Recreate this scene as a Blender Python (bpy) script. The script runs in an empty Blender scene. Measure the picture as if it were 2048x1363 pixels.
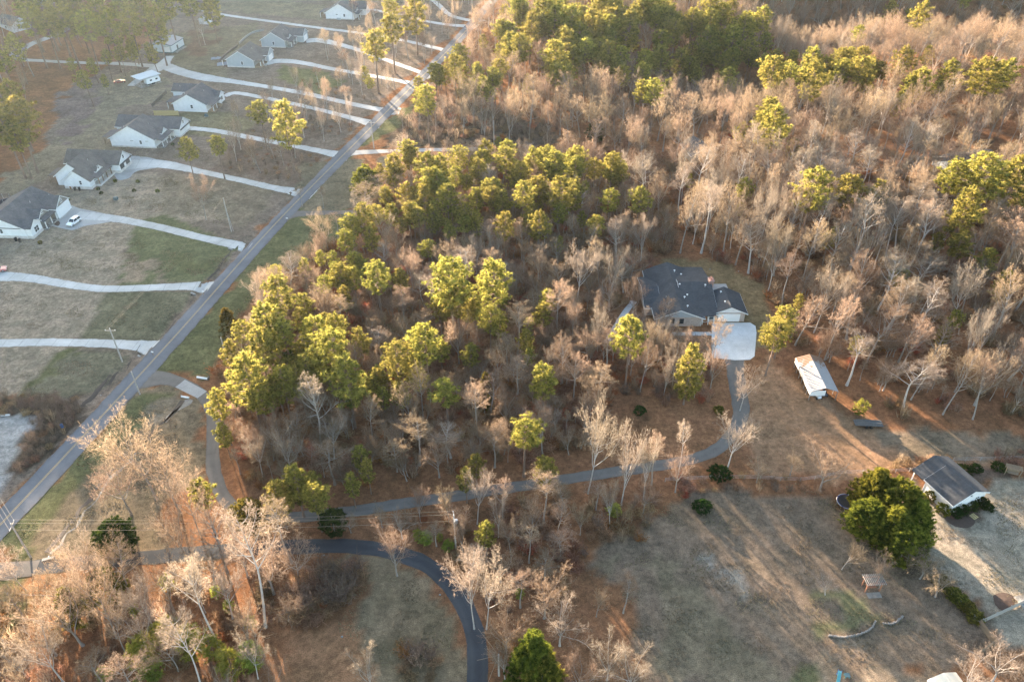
import bpy, bmesh, math, random
import numpy as np
from mathutils import Vector, Matrix

# ------------------------------------------------------------------ camera
CAM_H, PITCH, FPX, IMW, IMH = 115.0, math.radians(37.5), 1560.0, 2048.0, 1363.0
scene = bpy.context.scene
col = scene.collection
cam = bpy.data.cameras.new('camera')
cam.sensor_width = 36.0
cam.lens = 36.0 * FPX / IMW
cam.clip_start, cam.clip_end = 1.0, 9000.0
camo = bpy.data.objects.new('camera', cam)
camo.location = (0, 0, CAM_H)
camo.rotation_euler = (math.pi / 2 - PITCH, 0, 0)
col.objects.link(camo)
scene.camera = camo

# ------------------------------------------------------------------ light
SUN_AZ, SUN_EL = math.radians(-28.5), math.radians(8.8)     # azimuth clockwise from +Y
world = bpy.data.worlds.new('World')
scene.world = world
world.use_nodes = True
wn = world.node_tree
wn.nodes.clear()
w_out = wn.nodes.new('ShaderNodeOutputWorld')
w_bg = wn.nodes.new('ShaderNodeBackground')
sky = wn.nodes.new('ShaderNodeTexSky')
sky.sky_type = 'NISHITA'
sky.sun_disc = False
sky.sun_elevation = SUN_EL
sky.sun_rotation = SUN_AZ % (2 * math.pi)
sky.air_density, sky.dust_density, sky.ozone_density = 1.0, 1.6, 1.0
w_bg.inputs['Strength'].default_value = 0.085
wn.links.new(sky.outputs[0], w_bg.inputs['Color'])
wn.links.new(w_bg.outputs[0], w_out.inputs['Surface'])
sun = bpy.data.lights.new('sun', 'SUN')
sun.energy = 5.0
sun.angle = math.radians(0.55)
sun.color = (1.0, 0.79, 0.58)
suno = bpy.data.objects.new('sun', sun)
sdir = Vector((math.sin(SUN_AZ) * math.cos(SUN_EL), math.cos(SUN_AZ) * math.cos(SUN_EL), math.sin(SUN_EL)))
suno.rotation_euler = sdir.to_track_quat('Z', 'Y').to_euler()
suno.location = (-200, 300, 200)
col.objects.link(suno)

vs = scene.view_settings
vs.view_transform = 'Standard'
vs.look = 'None'
vs.gamma = 1.0
vs.exposure = 3.35
vs.use_curve_mapping = False
scene.cycles.use_denoising = True
scene.cycles.denoising_prefilter = 'ACCURATE'
scene.cycles.max_bounces = 4
scene.cycles.diffuse_bounces = 2
scene.cycles.volume_bounces = 0
scene.cycles.use_adaptive_sampling = True
scene.cycles.adaptive_threshold = 0.01

random.seed(7)
RNG = np.random.default_rng(11)

# ------------------------------------------------------------------ terrain
def sstep(a, b, x):
    t = np.clip((x - a) / (b - a), 0, 1)
    return t * t * (3 - 2 * t)

def terr(x, y):
    x = np.asarray(x, float); y = np.asarray(y, float)
    z = 20.0 * sstep(160, 330, -x) * sstep(150, 260, y)
    z = z + 31.0 * sstep(215, 330, -x) * sstep(400, 520, y)  # out-of-view ridge, raised to keep the low sun off the lots
    z = z + 16.0 * sstep(470, 640, y) * sstep(20, 140, -x)
    m = sstep(20, 110, x) * sstep(150, 240, y)
    z = z + 3.0 * np.exp(-((y - (262 - 0.15 * x)) / 40.0) ** 2) * m
    z = z + 7.0 * np.exp(-(((x - 38) / 45.0) ** 2 + ((y - 435) / 45.0) ** 2))
    z = z - 15.0 * np.exp(-(((x - 92) / 42.0) ** 2 + ((y - 338) / 42.0) ** 2))
    z = z + 7.0 * np.exp(-((y - 335) / 32.0) ** 2) * sstep(130, 190, x)
    z = z - 25.0 * np.exp(-((y - 435) / 42.0) ** 2) * sstep(90, 160, x)
    z = z + 1.6 * np.sin(x * 0.043 + 0.7) * np.sin(y * 0.037 + 1.1) * m
    d = (x + 94.0 - 0.2285 * (y - 97.0)) * 0.975      # roadside ditch, left shoulder
    z = z - 0.55 * np.exp(-((d + 5.2) / 1.1) ** 2) * sstep(88, 100, y) * (1 - sstep(240, 260, y))
    return z

SP, CP = math.sin(PITCH), math.cos(PITCH)
def ray(px, py):
    u = (px - IMW / 2) / FPX; v = (py - IMH / 2) / FPX
    return u, CP - v * SP, -(SP + v * CP)
def G(px, py, h=0.0):
    """ground (or h metres above ground) under a pixel of the photograph"""
    u, fy, dz = ray(px, py)
    z = h
    for _ in range(14):
        d = (z - CAM_H) / dz
        z = 0.5 * z + 0.5 * (float(terr(u * d, fy * d)) + h)
    d = (z - CAM_H) / dz
    return u * d, fy * d
def tz(x, y):
    return float(terr(x, y))
def proj(x, y, z):
    d = y * CP + (CAM_H - z) * SP
    return IMW / 2 + x / d * FPX, IMH / 2 + (-(y * SP) + (CAM_H - z) * CP) / d * FPX
def top_height(bx, by, tx, ty):
    X, Y = G(bx, by)
    v = (ty - IMH / 2) / FPX
    D = Y / (CP - v * SP)
    return CAM_H - D * (SP + v * CP) - tz(X, Y)
def poly(pts):
    return [G(x, y) for x, y in pts]

def inside(px, py, pg):
    px = np.asarray(px, float); py = np.asarray(py, float)
    r = np.zeros(px.shape, bool)
    n = len(pg)
    for i in range(n):
        x0, y0 = pg[i]; x1, y1 = pg[(i + 1) % n]
        if y0 == y1:
            continue
        c = ((y0 > py) != (y1 > py)) & (px < (x1 - x0) * (py - y0) / (y1 - y0) + x0)
        r ^= c
    return r

def catmull(pts, step=1.2):
    P = [np.array(p, float) for p in pts]
    P = [2 * P[0] - P[1]] + P + [2 * P[-1] - P[-2]]
    out = []
    for i in range(1, len(P) - 2):
        a, b, c, d = P[i - 1], P[i], P[i + 1], P[i + 2]
        n = max(2, int(np.linalg.norm((c - b)[:2]) / step))
        for k in range(n):
            t = k / n
            out.append(0.5 * ((2 * b) + (c - a) * t + (2 * a - 5 * b + 4 * c - d) * t * t + (3 * b - a - 3 * c + d) * t ** 3))
    out.append(P[-2])
    return np.array(out)

# ------------------------------------------------------------------ scene helpers
def tag(o, label=None, cat=None, group=None, kind=None):
    if label: o['label'] = label
    if cat: o['category'] = cat
    if group: o['group'] = group
    if kind: o['kind'] = kind
    return o
def empty(name, loc=(0, 0, 0), rz=0.0):
    o = bpy.data.objects.new(name, None)
    o.location = loc; o.rotation_euler = (0, 0, rz)
    o.empty_display_size = 0.5
    col.objects.link(o)
    return o
def link(name, mesh, parent=None):
    o = bpy.data.objects.new(name, mesh)
    col.objects.link(o)
    if parent: o.parent = parent
    return o
def mesh_np(name, verts, faces, mats, smooth=False, mi=None, attr=None):
    me = bpy.data.meshes.new(name)
    me.from_pydata([tuple(v) for v in verts], [], [tuple(f) for f in faces])
    for m in (mats if isinstance(mats, (list, tuple)) else [mats]):
        me.materials.append(m)
    if mi is not None:
        me.polygons.foreach_set('material_index', np.asarray(mi, np.int32))
    if smooth:
        me.polygons.foreach_set('use_smooth', np.ones(len(me.polygons), bool))
    if attr is not None:
        a = me.attributes.new('v', 'FLOAT', 'FACE')
        a.data.foreach_set('value', np.asarray(attr, np.float32))
    me.update()
    return me

class MB:
    """collects simple solids, links them as one mesh object"""
    def __init__(s): s.v = []; s.f = []
    def add(s, vs_, fs_):
        b = len(s.v); s.v += [tuple(v) for v in vs_]; s.f += [tuple(i + b for i in f) for f in fs_]
    def box(s, x0, x1, y0, y1, z0, z1):
        s.add([(x0, y0, z0), (x1, y0, z0), (x1, y1, z0), (x0, y1, z0), (x0, y0, z1), (x1, y0, z1), (x1, y1, z1), (x0, y1, z1)],
              [(3, 2, 1, 0), (4, 5, 6, 7), (0, 1, 5, 4), (1, 2, 6, 5), (2, 3, 7, 6), (3, 0, 4, 7)])
        return s
    def prism(s, pts, a, b, axis='y'):
        """polygon pts (2D) extruded a..b along axis"""
        n = len(pts)
        def mk(p, t):
            return (p[0], t, p[1]) if axis == 'y' else ((t, p[0], p[1]) if axis == 'x' else (p[0], p[1], t))
        s.add([mk(p, a) for p in pts] + [mk(p, b) for p in pts],
              [tuple(range(n))[::-1], tuple(range(n, 2 * n))] + [(i, (i + 1) % n, n + (i + 1) % n, n + i) for i in range(n)])
        return s
    def tube(s, pts, rads, n=6, cap=True):
        pts = [Vector(p) for p in pts]
        if not isinstance(rads, (list, tuple)): rads = [rads] * len(pts)
        vs_ = []; fs_ = []
        for i, p in enumerate(pts):
            d = (pts[min(i + 1, len(pts) - 1)] - pts[max(i - 1, 0)]).normalized()
            a = d.orthogonal().normalized(); b = d.cross(a)
            for k in range(n):
                t = 2 * math.pi * k / n
                vs_.append(p + (a * math.cos(t) + b * math.sin(t)) * rads[i])
        for i in range(len(pts) - 1):
            for k in range(n):
                fs_.append((i * n + k, i * n + (k + 1) % n, (i + 1) * n + (k + 1) % n, (i + 1) * n + k))
        if cap:
            fs_.append(tuple(range(n))[::-1]); fs_.append(tuple(range((len(pts) - 1) * n, len(pts) * n)))
        s.add(vs_, fs_)
        return s
    def lathe(s, prof, n=12, c=(0, 0, 0)):
        vs_ = []; fs_ = []
        for r, z in prof:
            for k in range(n):
                t = 2 * math.pi * k / n
                vs_.append((c[0] + r * math.cos(t), c[1] + r * math.sin(t), c[2] + z))
        for i in range(len(prof) - 1):
            for k in range(n):
                fs_.append((i * n + k, i * n + (k + 1) % n, (i + 1) * n + (k + 1) % n, (i + 1) * n + k))
        fs_.append(tuple(range(n))[::-1]); fs_.append(tuple(range((len(prof) - 1) * n, len(prof) * n)))
        s.add(vs_, fs_)
        return s
    def build(s, name, m, parent=None, smooth=False, bevel=0):
        me = mesh_np(name, s.v, s.f, m, smooth)
        if bevel:
            bm = bmesh.new(); bm.from_mesh(me)
            bmesh.ops.bevel(bm, geom=bm.edges[:], offset=bevel, segments=2, affect='EDGES')
            bm.to_mesh(me); bm.free()
        return link(name, me, parent)

# ------------------------------------------------------------------ materials
def new_mat(name):
    m = bpy.data.materials.new(name); m.use_nodes = True
    nt = m.node_tree; nt.nodes.clear()
    out = nt.nodes.new('ShaderNodeOutputMaterial')
    return m, nt, out
def nd(nt, t, **kw):
    n = nt.nodes.new(t)
    for k, v in kw.items(): setattr(n, k, v)
    return n
def noise(nt, co, scale, detail=4, rough=0.6):
    n = nd(nt, 'ShaderNodeTexNoise')
    n.inputs['Scale'].default_value = scale; n.inputs['Detail'].default_value = detail; n.inputs['Roughness'].default_value = rough
    nt.links.new(co, n.inputs['Vector'])
    return n.outputs['Fac']
def ramp(nt, fac, stops):
    r = nd(nt, 'ShaderNodeValToRGB')
    e = r.color_ramp.elements
    while len(e) < len(stops): e.new(0.5)
    for el, (p, c) in zip(e, stops):
        el.position = p; el.color = (*c, 1)
    nt.links.new(fac, r.inputs['Fac'])
    return r.outputs['Color']
def mixc(nt, fac, a, b, mode='MIX'):
    m = nd(nt, 'ShaderNodeMix', data_type='RGBA', blend_type=mode)
    if isinstance(fac, (int, float)): m.inputs[0].default_value = fac
    else: nt.links.new(fac, m.inputs[0])
    for sck, val in ((m.inputs[6], a), (m.inputs[7], b)):
        if isinstance(val, (tuple, list)): sck.default_value = (*val[:3], 1)
        else: nt.links.new(val, sck)
    return m.outputs[2]
def mult(c, k): return tuple(min(1, x * k) for x in c)

def surf(name, c, scale=2.0, var=0.25, rough=0.85, bump=0.0, scale2=None, metal=0.0, spec=0.3, c2=None):
    """weathered plain surface: two noise octaves around a base colour"""
    m, nt, out = new_mat(name)
    tc = nd(nt, 'ShaderNodeTexCoord')
    n1 = noise(nt, tc.outputs['Object'], scale, 5)
    cc = ramp(nt, n1, [(0.25, mult(c, 1 - var)), (0.75, mult(c if c2 is None else c2, 1 + var))])
    n2 = noise(nt, tc.outputs['Object'], (scale2 or scale * 9), 3)
    cc = mixc(nt, 0.35, cc, ramp(nt, n2, [(0.3, mult(c, 1 - var)), (0.7, mult(c, 1 + var))]))
    b = nd(nt, 'ShaderNodeBsdfPrincipled')
    nt.links.new(cc, b.inputs['Base Color'])
    b.inputs['Roughness'].default_value = rough
    b.inputs['Metallic'].default_value = metal
    b.inputs['Specular IOR Level'].default_value = spec
    if bump:
        bp = nd(nt, 'ShaderNodeBump'); bp.inputs['Strength'].default_value = bump; bp.inputs['Distance'].default_value = 0.05
        nt.links.new(n2, bp.inputs['Height']); nt.links.new(bp.outputs[0], b.inputs['Normal'])
    nt.links.new(b.outputs[0], out.inputs['Surface'])
    return m

def leafy(name, lo, hi, transl=0.3, hue=0.06, objvar=0.35):
    """foliage: colour per tuft (attribute v) and per tree, partly translucent"""
    m, nt, out = new_mat(name)
    at = nd(nt, 'ShaderNodeAttribute', attribute_name='v')
    cc = ramp(nt, at.outputs['Fac'], [(0.0, lo), (1.0, hi)])
    oi = nd(nt, 'ShaderNodeObjectInfo')
    hs = nd(nt, 'ShaderNodeHueSaturation')
    mr = nd(nt, 'ShaderNodeMapRange'); mr.inputs['To Min'].default_value = 0.5 - hue / 2; mr.inputs['To Max'].default_value = 0.5 + hue / 2
    nt.links.new(oi.outputs['Random'], mr.inputs['Value']); nt.links.new(mr.outputs[0], hs.inputs['Hue'])
    mv = nd(nt, 'ShaderNodeMath', operation='MULTIPLY_ADD'); mv.inputs[1].default_value = objvar; mv.inputs[2].default_value = 1 - objvar / 2
    ml = nd(nt, 'ShaderNodeMath', operation='FRACT'); mm = nd(nt, 'ShaderNodeMath', operation='MULTIPLY'); mm.inputs[1].default_value = 7.31
    nt.links.new(oi.outputs['Random'], mm.inputs[0]); nt.links.new(mm.outputs[0], ml.inputs[0]); nt.links.new(ml.outputs[0], mv.inputs[0])
    nt.links.new(mv.outputs[0], hs.inputs['Value']); nt.links.new(cc, hs.inputs['Color'])
    d = nd(nt, 'ShaderNodeBsdfDiffuse'); t = nd(nt, 'ShaderNodeBsdfTranslucent')
    nt.links.new(hs.outputs[0], d.inputs['Color'])
    nt.links.new(hs.outputs[0], t.inputs['Color'])
    mx = nd(nt, 'ShaderNodeMixShader'); mx.inputs[0].default_value = transl
    nt.links.new(d.outputs[0], mx.inputs[1]); nt.links.new(t.outputs[0], mx.inputs[2])
    nt.links.new(mx.outputs[0], out.inputs['Surface'])
    return m

M = {}
M['pine'] = leafy('pine_needles', (0.11, 0.12, 0.032), (0.46, 0.395, 0.10), 0.5, 0.03)
M['young_pine'] = leafy('young_pine_needles', (0.18, 0.22, 0.04), (0.42, 0.42, 0.09), 0.5)
M['cedar'] = leafy('cedar_foliage', (0.06, 0.065, 0.018), (0.30, 0.25, 0.05), 0.35)
M['dark_green'] = leafy('dark_evergreen_foliage', (0.018, 0.038, 0.012), (0.07, 0.10, 0.022), 0.2)
M['leyland'] = leafy('cypress_foliage', (0.04, 0.062, 0.014), (0.34, 0.32, 0.05), 0.4)
M['twig'] = leafy('winter_twigs', (0.155, 0.106, 0.073), (0.43, 0.33, 0.238), 0.45, 0.03, 0.5)
M['twig_pale'] = leafy('pale_winter_twigs', (0.20, 0.16, 0.125), (0.39, 0.325, 0.265), 0.45, 0.02, 0.35)
M['bark'] = surf('grey_bark', (0.30, 0.265, 0.235), 1.5, 0.3)
M['bark_pale'] = surf('pale_bark', (0.47, 0.43, 0.395), 1.5, 0.25)
M['bark_pine'] = surf('pine_bark', (0.22, 0.155, 0.12), 1.5, 0.3)
M['dry_grass'] = leafy('dry_grass', (0.17, 0.135, 0.085), (0.36, 0.29, 0.19), 0.3, 0.05, 0.3)
M['brush'] = leafy('brown_brush', (0.15, 0.09, 0.055), (0.42, 0.275, 0.175), 0.4, 0.05, 0.5)
M['brush_red'] = leafy('rust_leaves', (0.22, 0.075, 0.035), (0.40, 0.17, 0.08), 0.3, 0.05, 0.4)
M['brush_grey'] = leafy('grey_brush', (0.10, 0.075, 0.06), (0.26, 0.195, 0.155), 0.35, 0.03, 0.4)

# ------------------------------------------------------------------ the setting: ground
LITTER, LITTER_D = (0.225, 0.116, 0.063), (0.135, 0.08, 0.053)
TAN, BROWN, GREEN = (0.255, 0.212, 0.165), (0.18, 0.145, 0.118), (0.115, 0.118, 0.062)
GRAVEL, DIRT, DARK = (0.31, 0.305, 0.30), (0.30, 0.24, 0.195), (0.10, 0.078, 0.06)
GREY_LAWN = (0.175, 0.134, 0.10)

def vnoise(x, y, s, seed):
    """cheap smooth value noise"""
    r = np.random.default_rng(seed).random((257, 257))
    xi = np.asarray(x) / s + 1000.37; yi = np.asarray(y) / s + 1000.73
    x0 = np.floor(xi).astype(int); y0 = np.floor(yi).astype(int)
    fx = xi - x0; fy = yi - y0
    fx = fx * fx * (3 - 2 * fx); fy = fy * fy * (3 - 2 * fy)
    a = r[x0 % 257, y0 % 257]; b = r[(x0 + 1) % 257, y0 % 257]; c = r[x0 % 257, (y0 + 1) % 257]; d = r[(x0 + 1) % 257, (y0 + 1) % 257]
    return (a * (1 - fx) + b * fx) * (1 - fy) + (c * (1 - fx) + d * fx) * fy

def grow_axis(lo, hi, st, far):
    a = list(np.arange(lo, hi + 1e-6, st))
    s_ = st
    while a[-1] < far: s_ *= 1.45; a.append(a[-1] + s_)
    s_ = st
    while a[0] > -far: s_ *= 1.45; a.insert(0, a[0] - s_)
    return np.array(a)
gx = grow_axis(-310, 310, 1.5, 5000); gy = grow_axis(40, 600, 1.5, 5000)
GX, GY = np.meshgrid(gx, gy, indexing='ij')
GZ = terr(GX, GY)
wx = GX + (vnoise(GX, GY, 5, 1) - 0.5) * 4 + (vnoise(GX, GY, 2.2, 2) - 0.5) * 2
wy = GY + (vnoise(GX, GY, 5, 3) - 0.5) * 4 + (vnoise(GX, GY, 2.2, 4) - 0.5) * 2
C = np.zeros(GX.shape + (3,))
n_a = vnoise(GX, GY, 14, 5)[..., None]
C[:] = np.array(LITTER) * (1 - 0.45 * n_a) + np.array(LITTER_D) * 0.45 * n_a
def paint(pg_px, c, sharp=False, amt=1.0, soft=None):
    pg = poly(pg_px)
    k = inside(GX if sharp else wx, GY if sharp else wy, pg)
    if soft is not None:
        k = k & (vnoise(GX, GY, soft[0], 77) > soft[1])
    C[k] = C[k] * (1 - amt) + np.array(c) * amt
# west lots, left of the road
paint([(-400, 700), (-300, 1200), (0, 1020), (320, 690), (640, 330), (990, -20), (300, -20), (330, 70), (150, 170), (60, 330), (-50, 400)], BROWN)
paint([(160, 240), (230, 150), (330, 130), (350, 200), (240, 215), (250, 300), (130, 300), (110, 340), (0, 410), (0, 360)], (0.20, 0.17, 0.125))
paint([(0, 480), (90, 400), (140, 345), (300, 345), (460, 400), (460, 440), (320, 440), (260, 500), (235, 570), (160, 680), (20, 800), (-60, 800)], TAN)
paint([(330, 345), (560, 372), (500, 455), (445, 440), (400, 420), (320, 440)], (0.185, 0.155, 0.115), amt=0.8)
paint([(270, 440), (330, 430), (480, 490), (410, 565), (235, 570)], (0.13, 0.135, 0.075), sharp=True)
paint([(215, 582), (385, 582), (310, 690), (160, 680)], (0.13, 0.125, 0.085), sharp=True)
paint([(330, 460), (455, 500), (430, 540), (350, 545)], GREEN, soft=(6, 0.35))
paint([(245, 510), (300, 505), (330, 560), (240, 572)], (0.24, 0.19, 0.14), soft=(3, 0.4))
paint([(120, 700), (270, 710), (190, 790), (30, 800), (60, 770)], (0.15, 0.14, 0.10), sharp=True)
paint([(40, 790), (110, 740), (150, 700), (130, 700), (30, 780)], GREEN, soft=(4, 0.4))
paint([(280, 240), (400, 215), (520, 240), (500, 275), (340, 265)], (0.17, 0.15, 0.095))
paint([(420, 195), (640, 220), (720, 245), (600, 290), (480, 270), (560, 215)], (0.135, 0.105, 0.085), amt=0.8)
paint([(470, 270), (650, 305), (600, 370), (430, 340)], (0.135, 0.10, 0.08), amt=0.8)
paint([(560, 130), (640, 140), (690, 165), (640, 190), (560, 160)], (0.14, 0.14, 0.075))
paint([(330, 70), (520, 45), (520, 90), (440, 130), (470, 165), (350, 140)], (0.16, 0.14, 0.10))
paint([(380, 60), (440, 60), (430, 120), (370, 110)], (0.14, 0.10, 0.075), soft=(6, 0.45))
paint([(430, 20), (640, 40), (660, 10), (430, -10)], (0.19, 0.165, 0.12))
paint([(110, 190), (200, 150), (190, 240), (120, 300)], (0.165, 0.13, 0.12), soft=(5, 0.3))
paint([(-40, 790), (160, 800), (170, 815), (110, 900), (30, 960), (-40, 980)], DARK)
paint([(-80, 840), (55, 835), (70, 850), (20, 920), (35, 960), (-80, 1040)], GRAVEL)
# shoulders of the road
paint([(0, 1040), (60, 1020), (380, 660), (680, 310), (800, 220), (850, 200), (800, 255), (700, 305), (690, 430), (640, 520), (540, 560), (460, 640), (450, 700), (420, 760), (300, 745), (330, 690), (100, 1000), (0, 1130)], GREEN)
paint([(590, 430), (700, 425), (690, 470), (600, 540), (560, 520)], (0.125, 0.13, 0.07), soft=(7, 0.4))
paint([(600, 330), (720, 315), (800, 310), (770, 390), (690, 420), (590, 420)], (0.16, 0.14, 0.10), soft=(9, 0.3))
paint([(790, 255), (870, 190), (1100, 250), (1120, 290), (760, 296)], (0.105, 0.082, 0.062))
# lower left verge and lawn between road and lane
paint([(0, 1090), (290, 770), (330, 768), (400, 800), (412, 860), (410, 950), (340, 1000), (350, 1110), (60, 1130), (0, 1150)], (0.165, 0.135, 0.095))
paint([(0, 1070), (70, 1010), (270, 800), (300, 775), (350, 790), (300, 850), (200, 930), (100, 1030), (60, 1110), (0, 1120)], GREEN)
paint([(300, 810), (335, 790), (375, 800), (310, 860)], (0.20, 0.17, 0.13))
paint([(-40, 1150), (60, 1140), (40, 1200), (20, 1260), (-40, 1320)], GREEN)
paint([(640, 1112), (770, 1110), (860, 1150), (920, 1230), (935, 1400), (760, 1400), (710, 1310), (690, 1240), (730, 1180), (710, 1135), (640, 1122)], (0.19, 0.15, 0.10))
paint([(560, 1270), (690, 1235), (760, 1330), (770, 1400), (560, 1400)], (0.27, 0.15, 0.085))
paint([(730, 1200), (880, 1180), (920, 1260), (930, 1363), (800, 1363), (740, 1290)], (0.175, 0.14, 0.092), soft=(9, 0.5))
# large yard right of centre
paint([(1380, 985), (1640, 985), (1760, 1100), (1850, 1120), (1960, 1245), (1990, 1290), (1930, 1330), (1600, 1400), (1330, 1400), (1250, 1200), (1170, 1130), (1260, 1070)], GREY_LAWN)
paint([(1200, 1130), (1330, 1130), (1450, 1230), (1560, 1363), (1400, 1400), (1290, 1250)], (0.172, 0.14, 0.098), soft=(8, 0.45))
paint([(1390, 1110), (1440, 1110), (1520, 1190), (1480, 1210)], (0.245, 0.22, 0.19), soft=(5, 0.3))
paint([(1630, 1180), (1700, 1180), (1760, 1240), (1720, 1260), (1640, 1265)], (0.14, 0.135, 0.075), soft=(5, 0.5))
paint([(1640, 1285), (1930, 1320), (1800, 1400), (1560, 1400)], (0.21, 0.165, 0.12), soft=(6, 0.35))
paint([(1528, 1290), (1620, 1300), (1600, 1400), (1500, 1400)], (0.135, 0.13, 0.07), soft=(5, 0.5))
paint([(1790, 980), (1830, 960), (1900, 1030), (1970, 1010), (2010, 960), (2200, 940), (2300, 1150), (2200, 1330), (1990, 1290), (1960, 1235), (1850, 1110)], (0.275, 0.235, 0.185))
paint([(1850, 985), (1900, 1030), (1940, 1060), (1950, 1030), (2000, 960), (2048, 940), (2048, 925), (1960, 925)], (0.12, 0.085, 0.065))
# clearing round the brick house
paint([(1540, 700), (1600, 760), (1690, 830), (1800, 850), (2100, 880), (2100, 925), (1800, 940), (1640, 960), (1500, 930), (1490, 800)], (0.255, 0.16, 0.10))
paint([(1740, 850), (1850, 860), (2100, 885), (2100, 920), (1800, 920)], (0.185, 0.145, 0.105))
paint([(1300, 540), (1330, 520), (1450, 530), (1530, 570), (1560, 690), (1480, 700), (1400, 560)], (0.20, 0.15, 0.085))
paint([(1290, 760), (1450, 740), (1470, 830), (1430, 900), (1330, 925), (1290, 860)], (0.235, 0.125, 0.07))

gv = np.stack([GX, GY, GZ], -1).reshape(-1, 3)
nx, ny = GX.shape
ii = np.arange(nx * ny).reshape(nx, ny)
gf = np.stack([ii[:-1, :-1], ii[1:, :-1], ii[1:, 1:], ii[:-1, 1:]], -1).reshape(-1, 4)
gme = bpy.data.meshes.new('ground')
gme.vertices.add(len(gv)); gme.vertices.foreach_set('co', gv.astype(np.float32).ravel())
gme.loops.add(gf.size); gme.loops.foreach_set('vertex_index', gf.astype(np.int32).ravel())
gme.polygons.add(len(gf)); gme.polygons.foreach_set('loop_start', np.arange(0, gf.size, 4, dtype=np.int32))
gme.update(calc_edges=True)
gme.polygons.foreach_set('use_smooth', np.ones(len(gf), bool))
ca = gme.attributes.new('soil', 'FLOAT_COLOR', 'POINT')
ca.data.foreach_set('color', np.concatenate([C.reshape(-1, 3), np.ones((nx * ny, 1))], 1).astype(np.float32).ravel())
m, nt, out = new_mat('ground')
at = nd(nt, 'ShaderNodeAttribute', attribute_name='soil'); tc = nd(nt, 'ShaderNodeTexCoord')
n1 = noise(nt, tc.outputs['Object'], 0.12, 6, 0.65); n2 = noise(nt, tc.outputs['Object'], 1.1, 5, 0.75); n3 = noise(nt, tc.outputs['Object'], 6.0, 4, 0.8)
k = mixc(nt, 1.0, ramp(nt, n1, [(0.3, (0.68, 0.72, 0.70)), (0.7, (1.28, 1.22, 1.2))]), ramp(nt, n2, [(0.3, (0.55, 0.56, 0.56)), (0.72, (1.42, 1.38, 1.34))]), 'MULTIPLY')
k = mixc(nt, 1.0, k, ramp(nt, n3, [(0.3, (0.4, 0.4, 0.4)), (0.7, (1.6, 1.6, 1.6))]), 'MULTIPLY')
k = mixc(nt, 1.0, k, ramp(nt, noise(nt, tc.outputs['Object'], 0.4, 3, 0.6), [(0.35, (0.82, 0.82, 0.82)), (0.65, (1.18, 1.17, 1.15))]), 'MULTIPLY')
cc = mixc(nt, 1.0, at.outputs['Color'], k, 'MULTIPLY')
b = nd(nt, 'ShaderNodeBsdfPrincipled'); b.inputs['Roughness'].default_value = 1.0; b.inputs['Specular IOR Level'].default_value = 0.0
nt.links.new(cc, b.inputs['Base Color'])
bp = nd(nt, 'ShaderNodeBump'); bp.inputs['Strength'].default_value = 0.9; bp.inputs['Distance'].default_value = 0.12
nt.links.new(n3, bp.inputs['Height']); nt.links.new(bp.outputs[0], b.inputs['Normal'])
nt.links.new(b.outputs[0], out.inputs['Surface'])
gme.materials.append(m)
tag(link('ground', gme), 'winter ground of lawns, leaf litter and bare soil', kind='structure')

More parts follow.
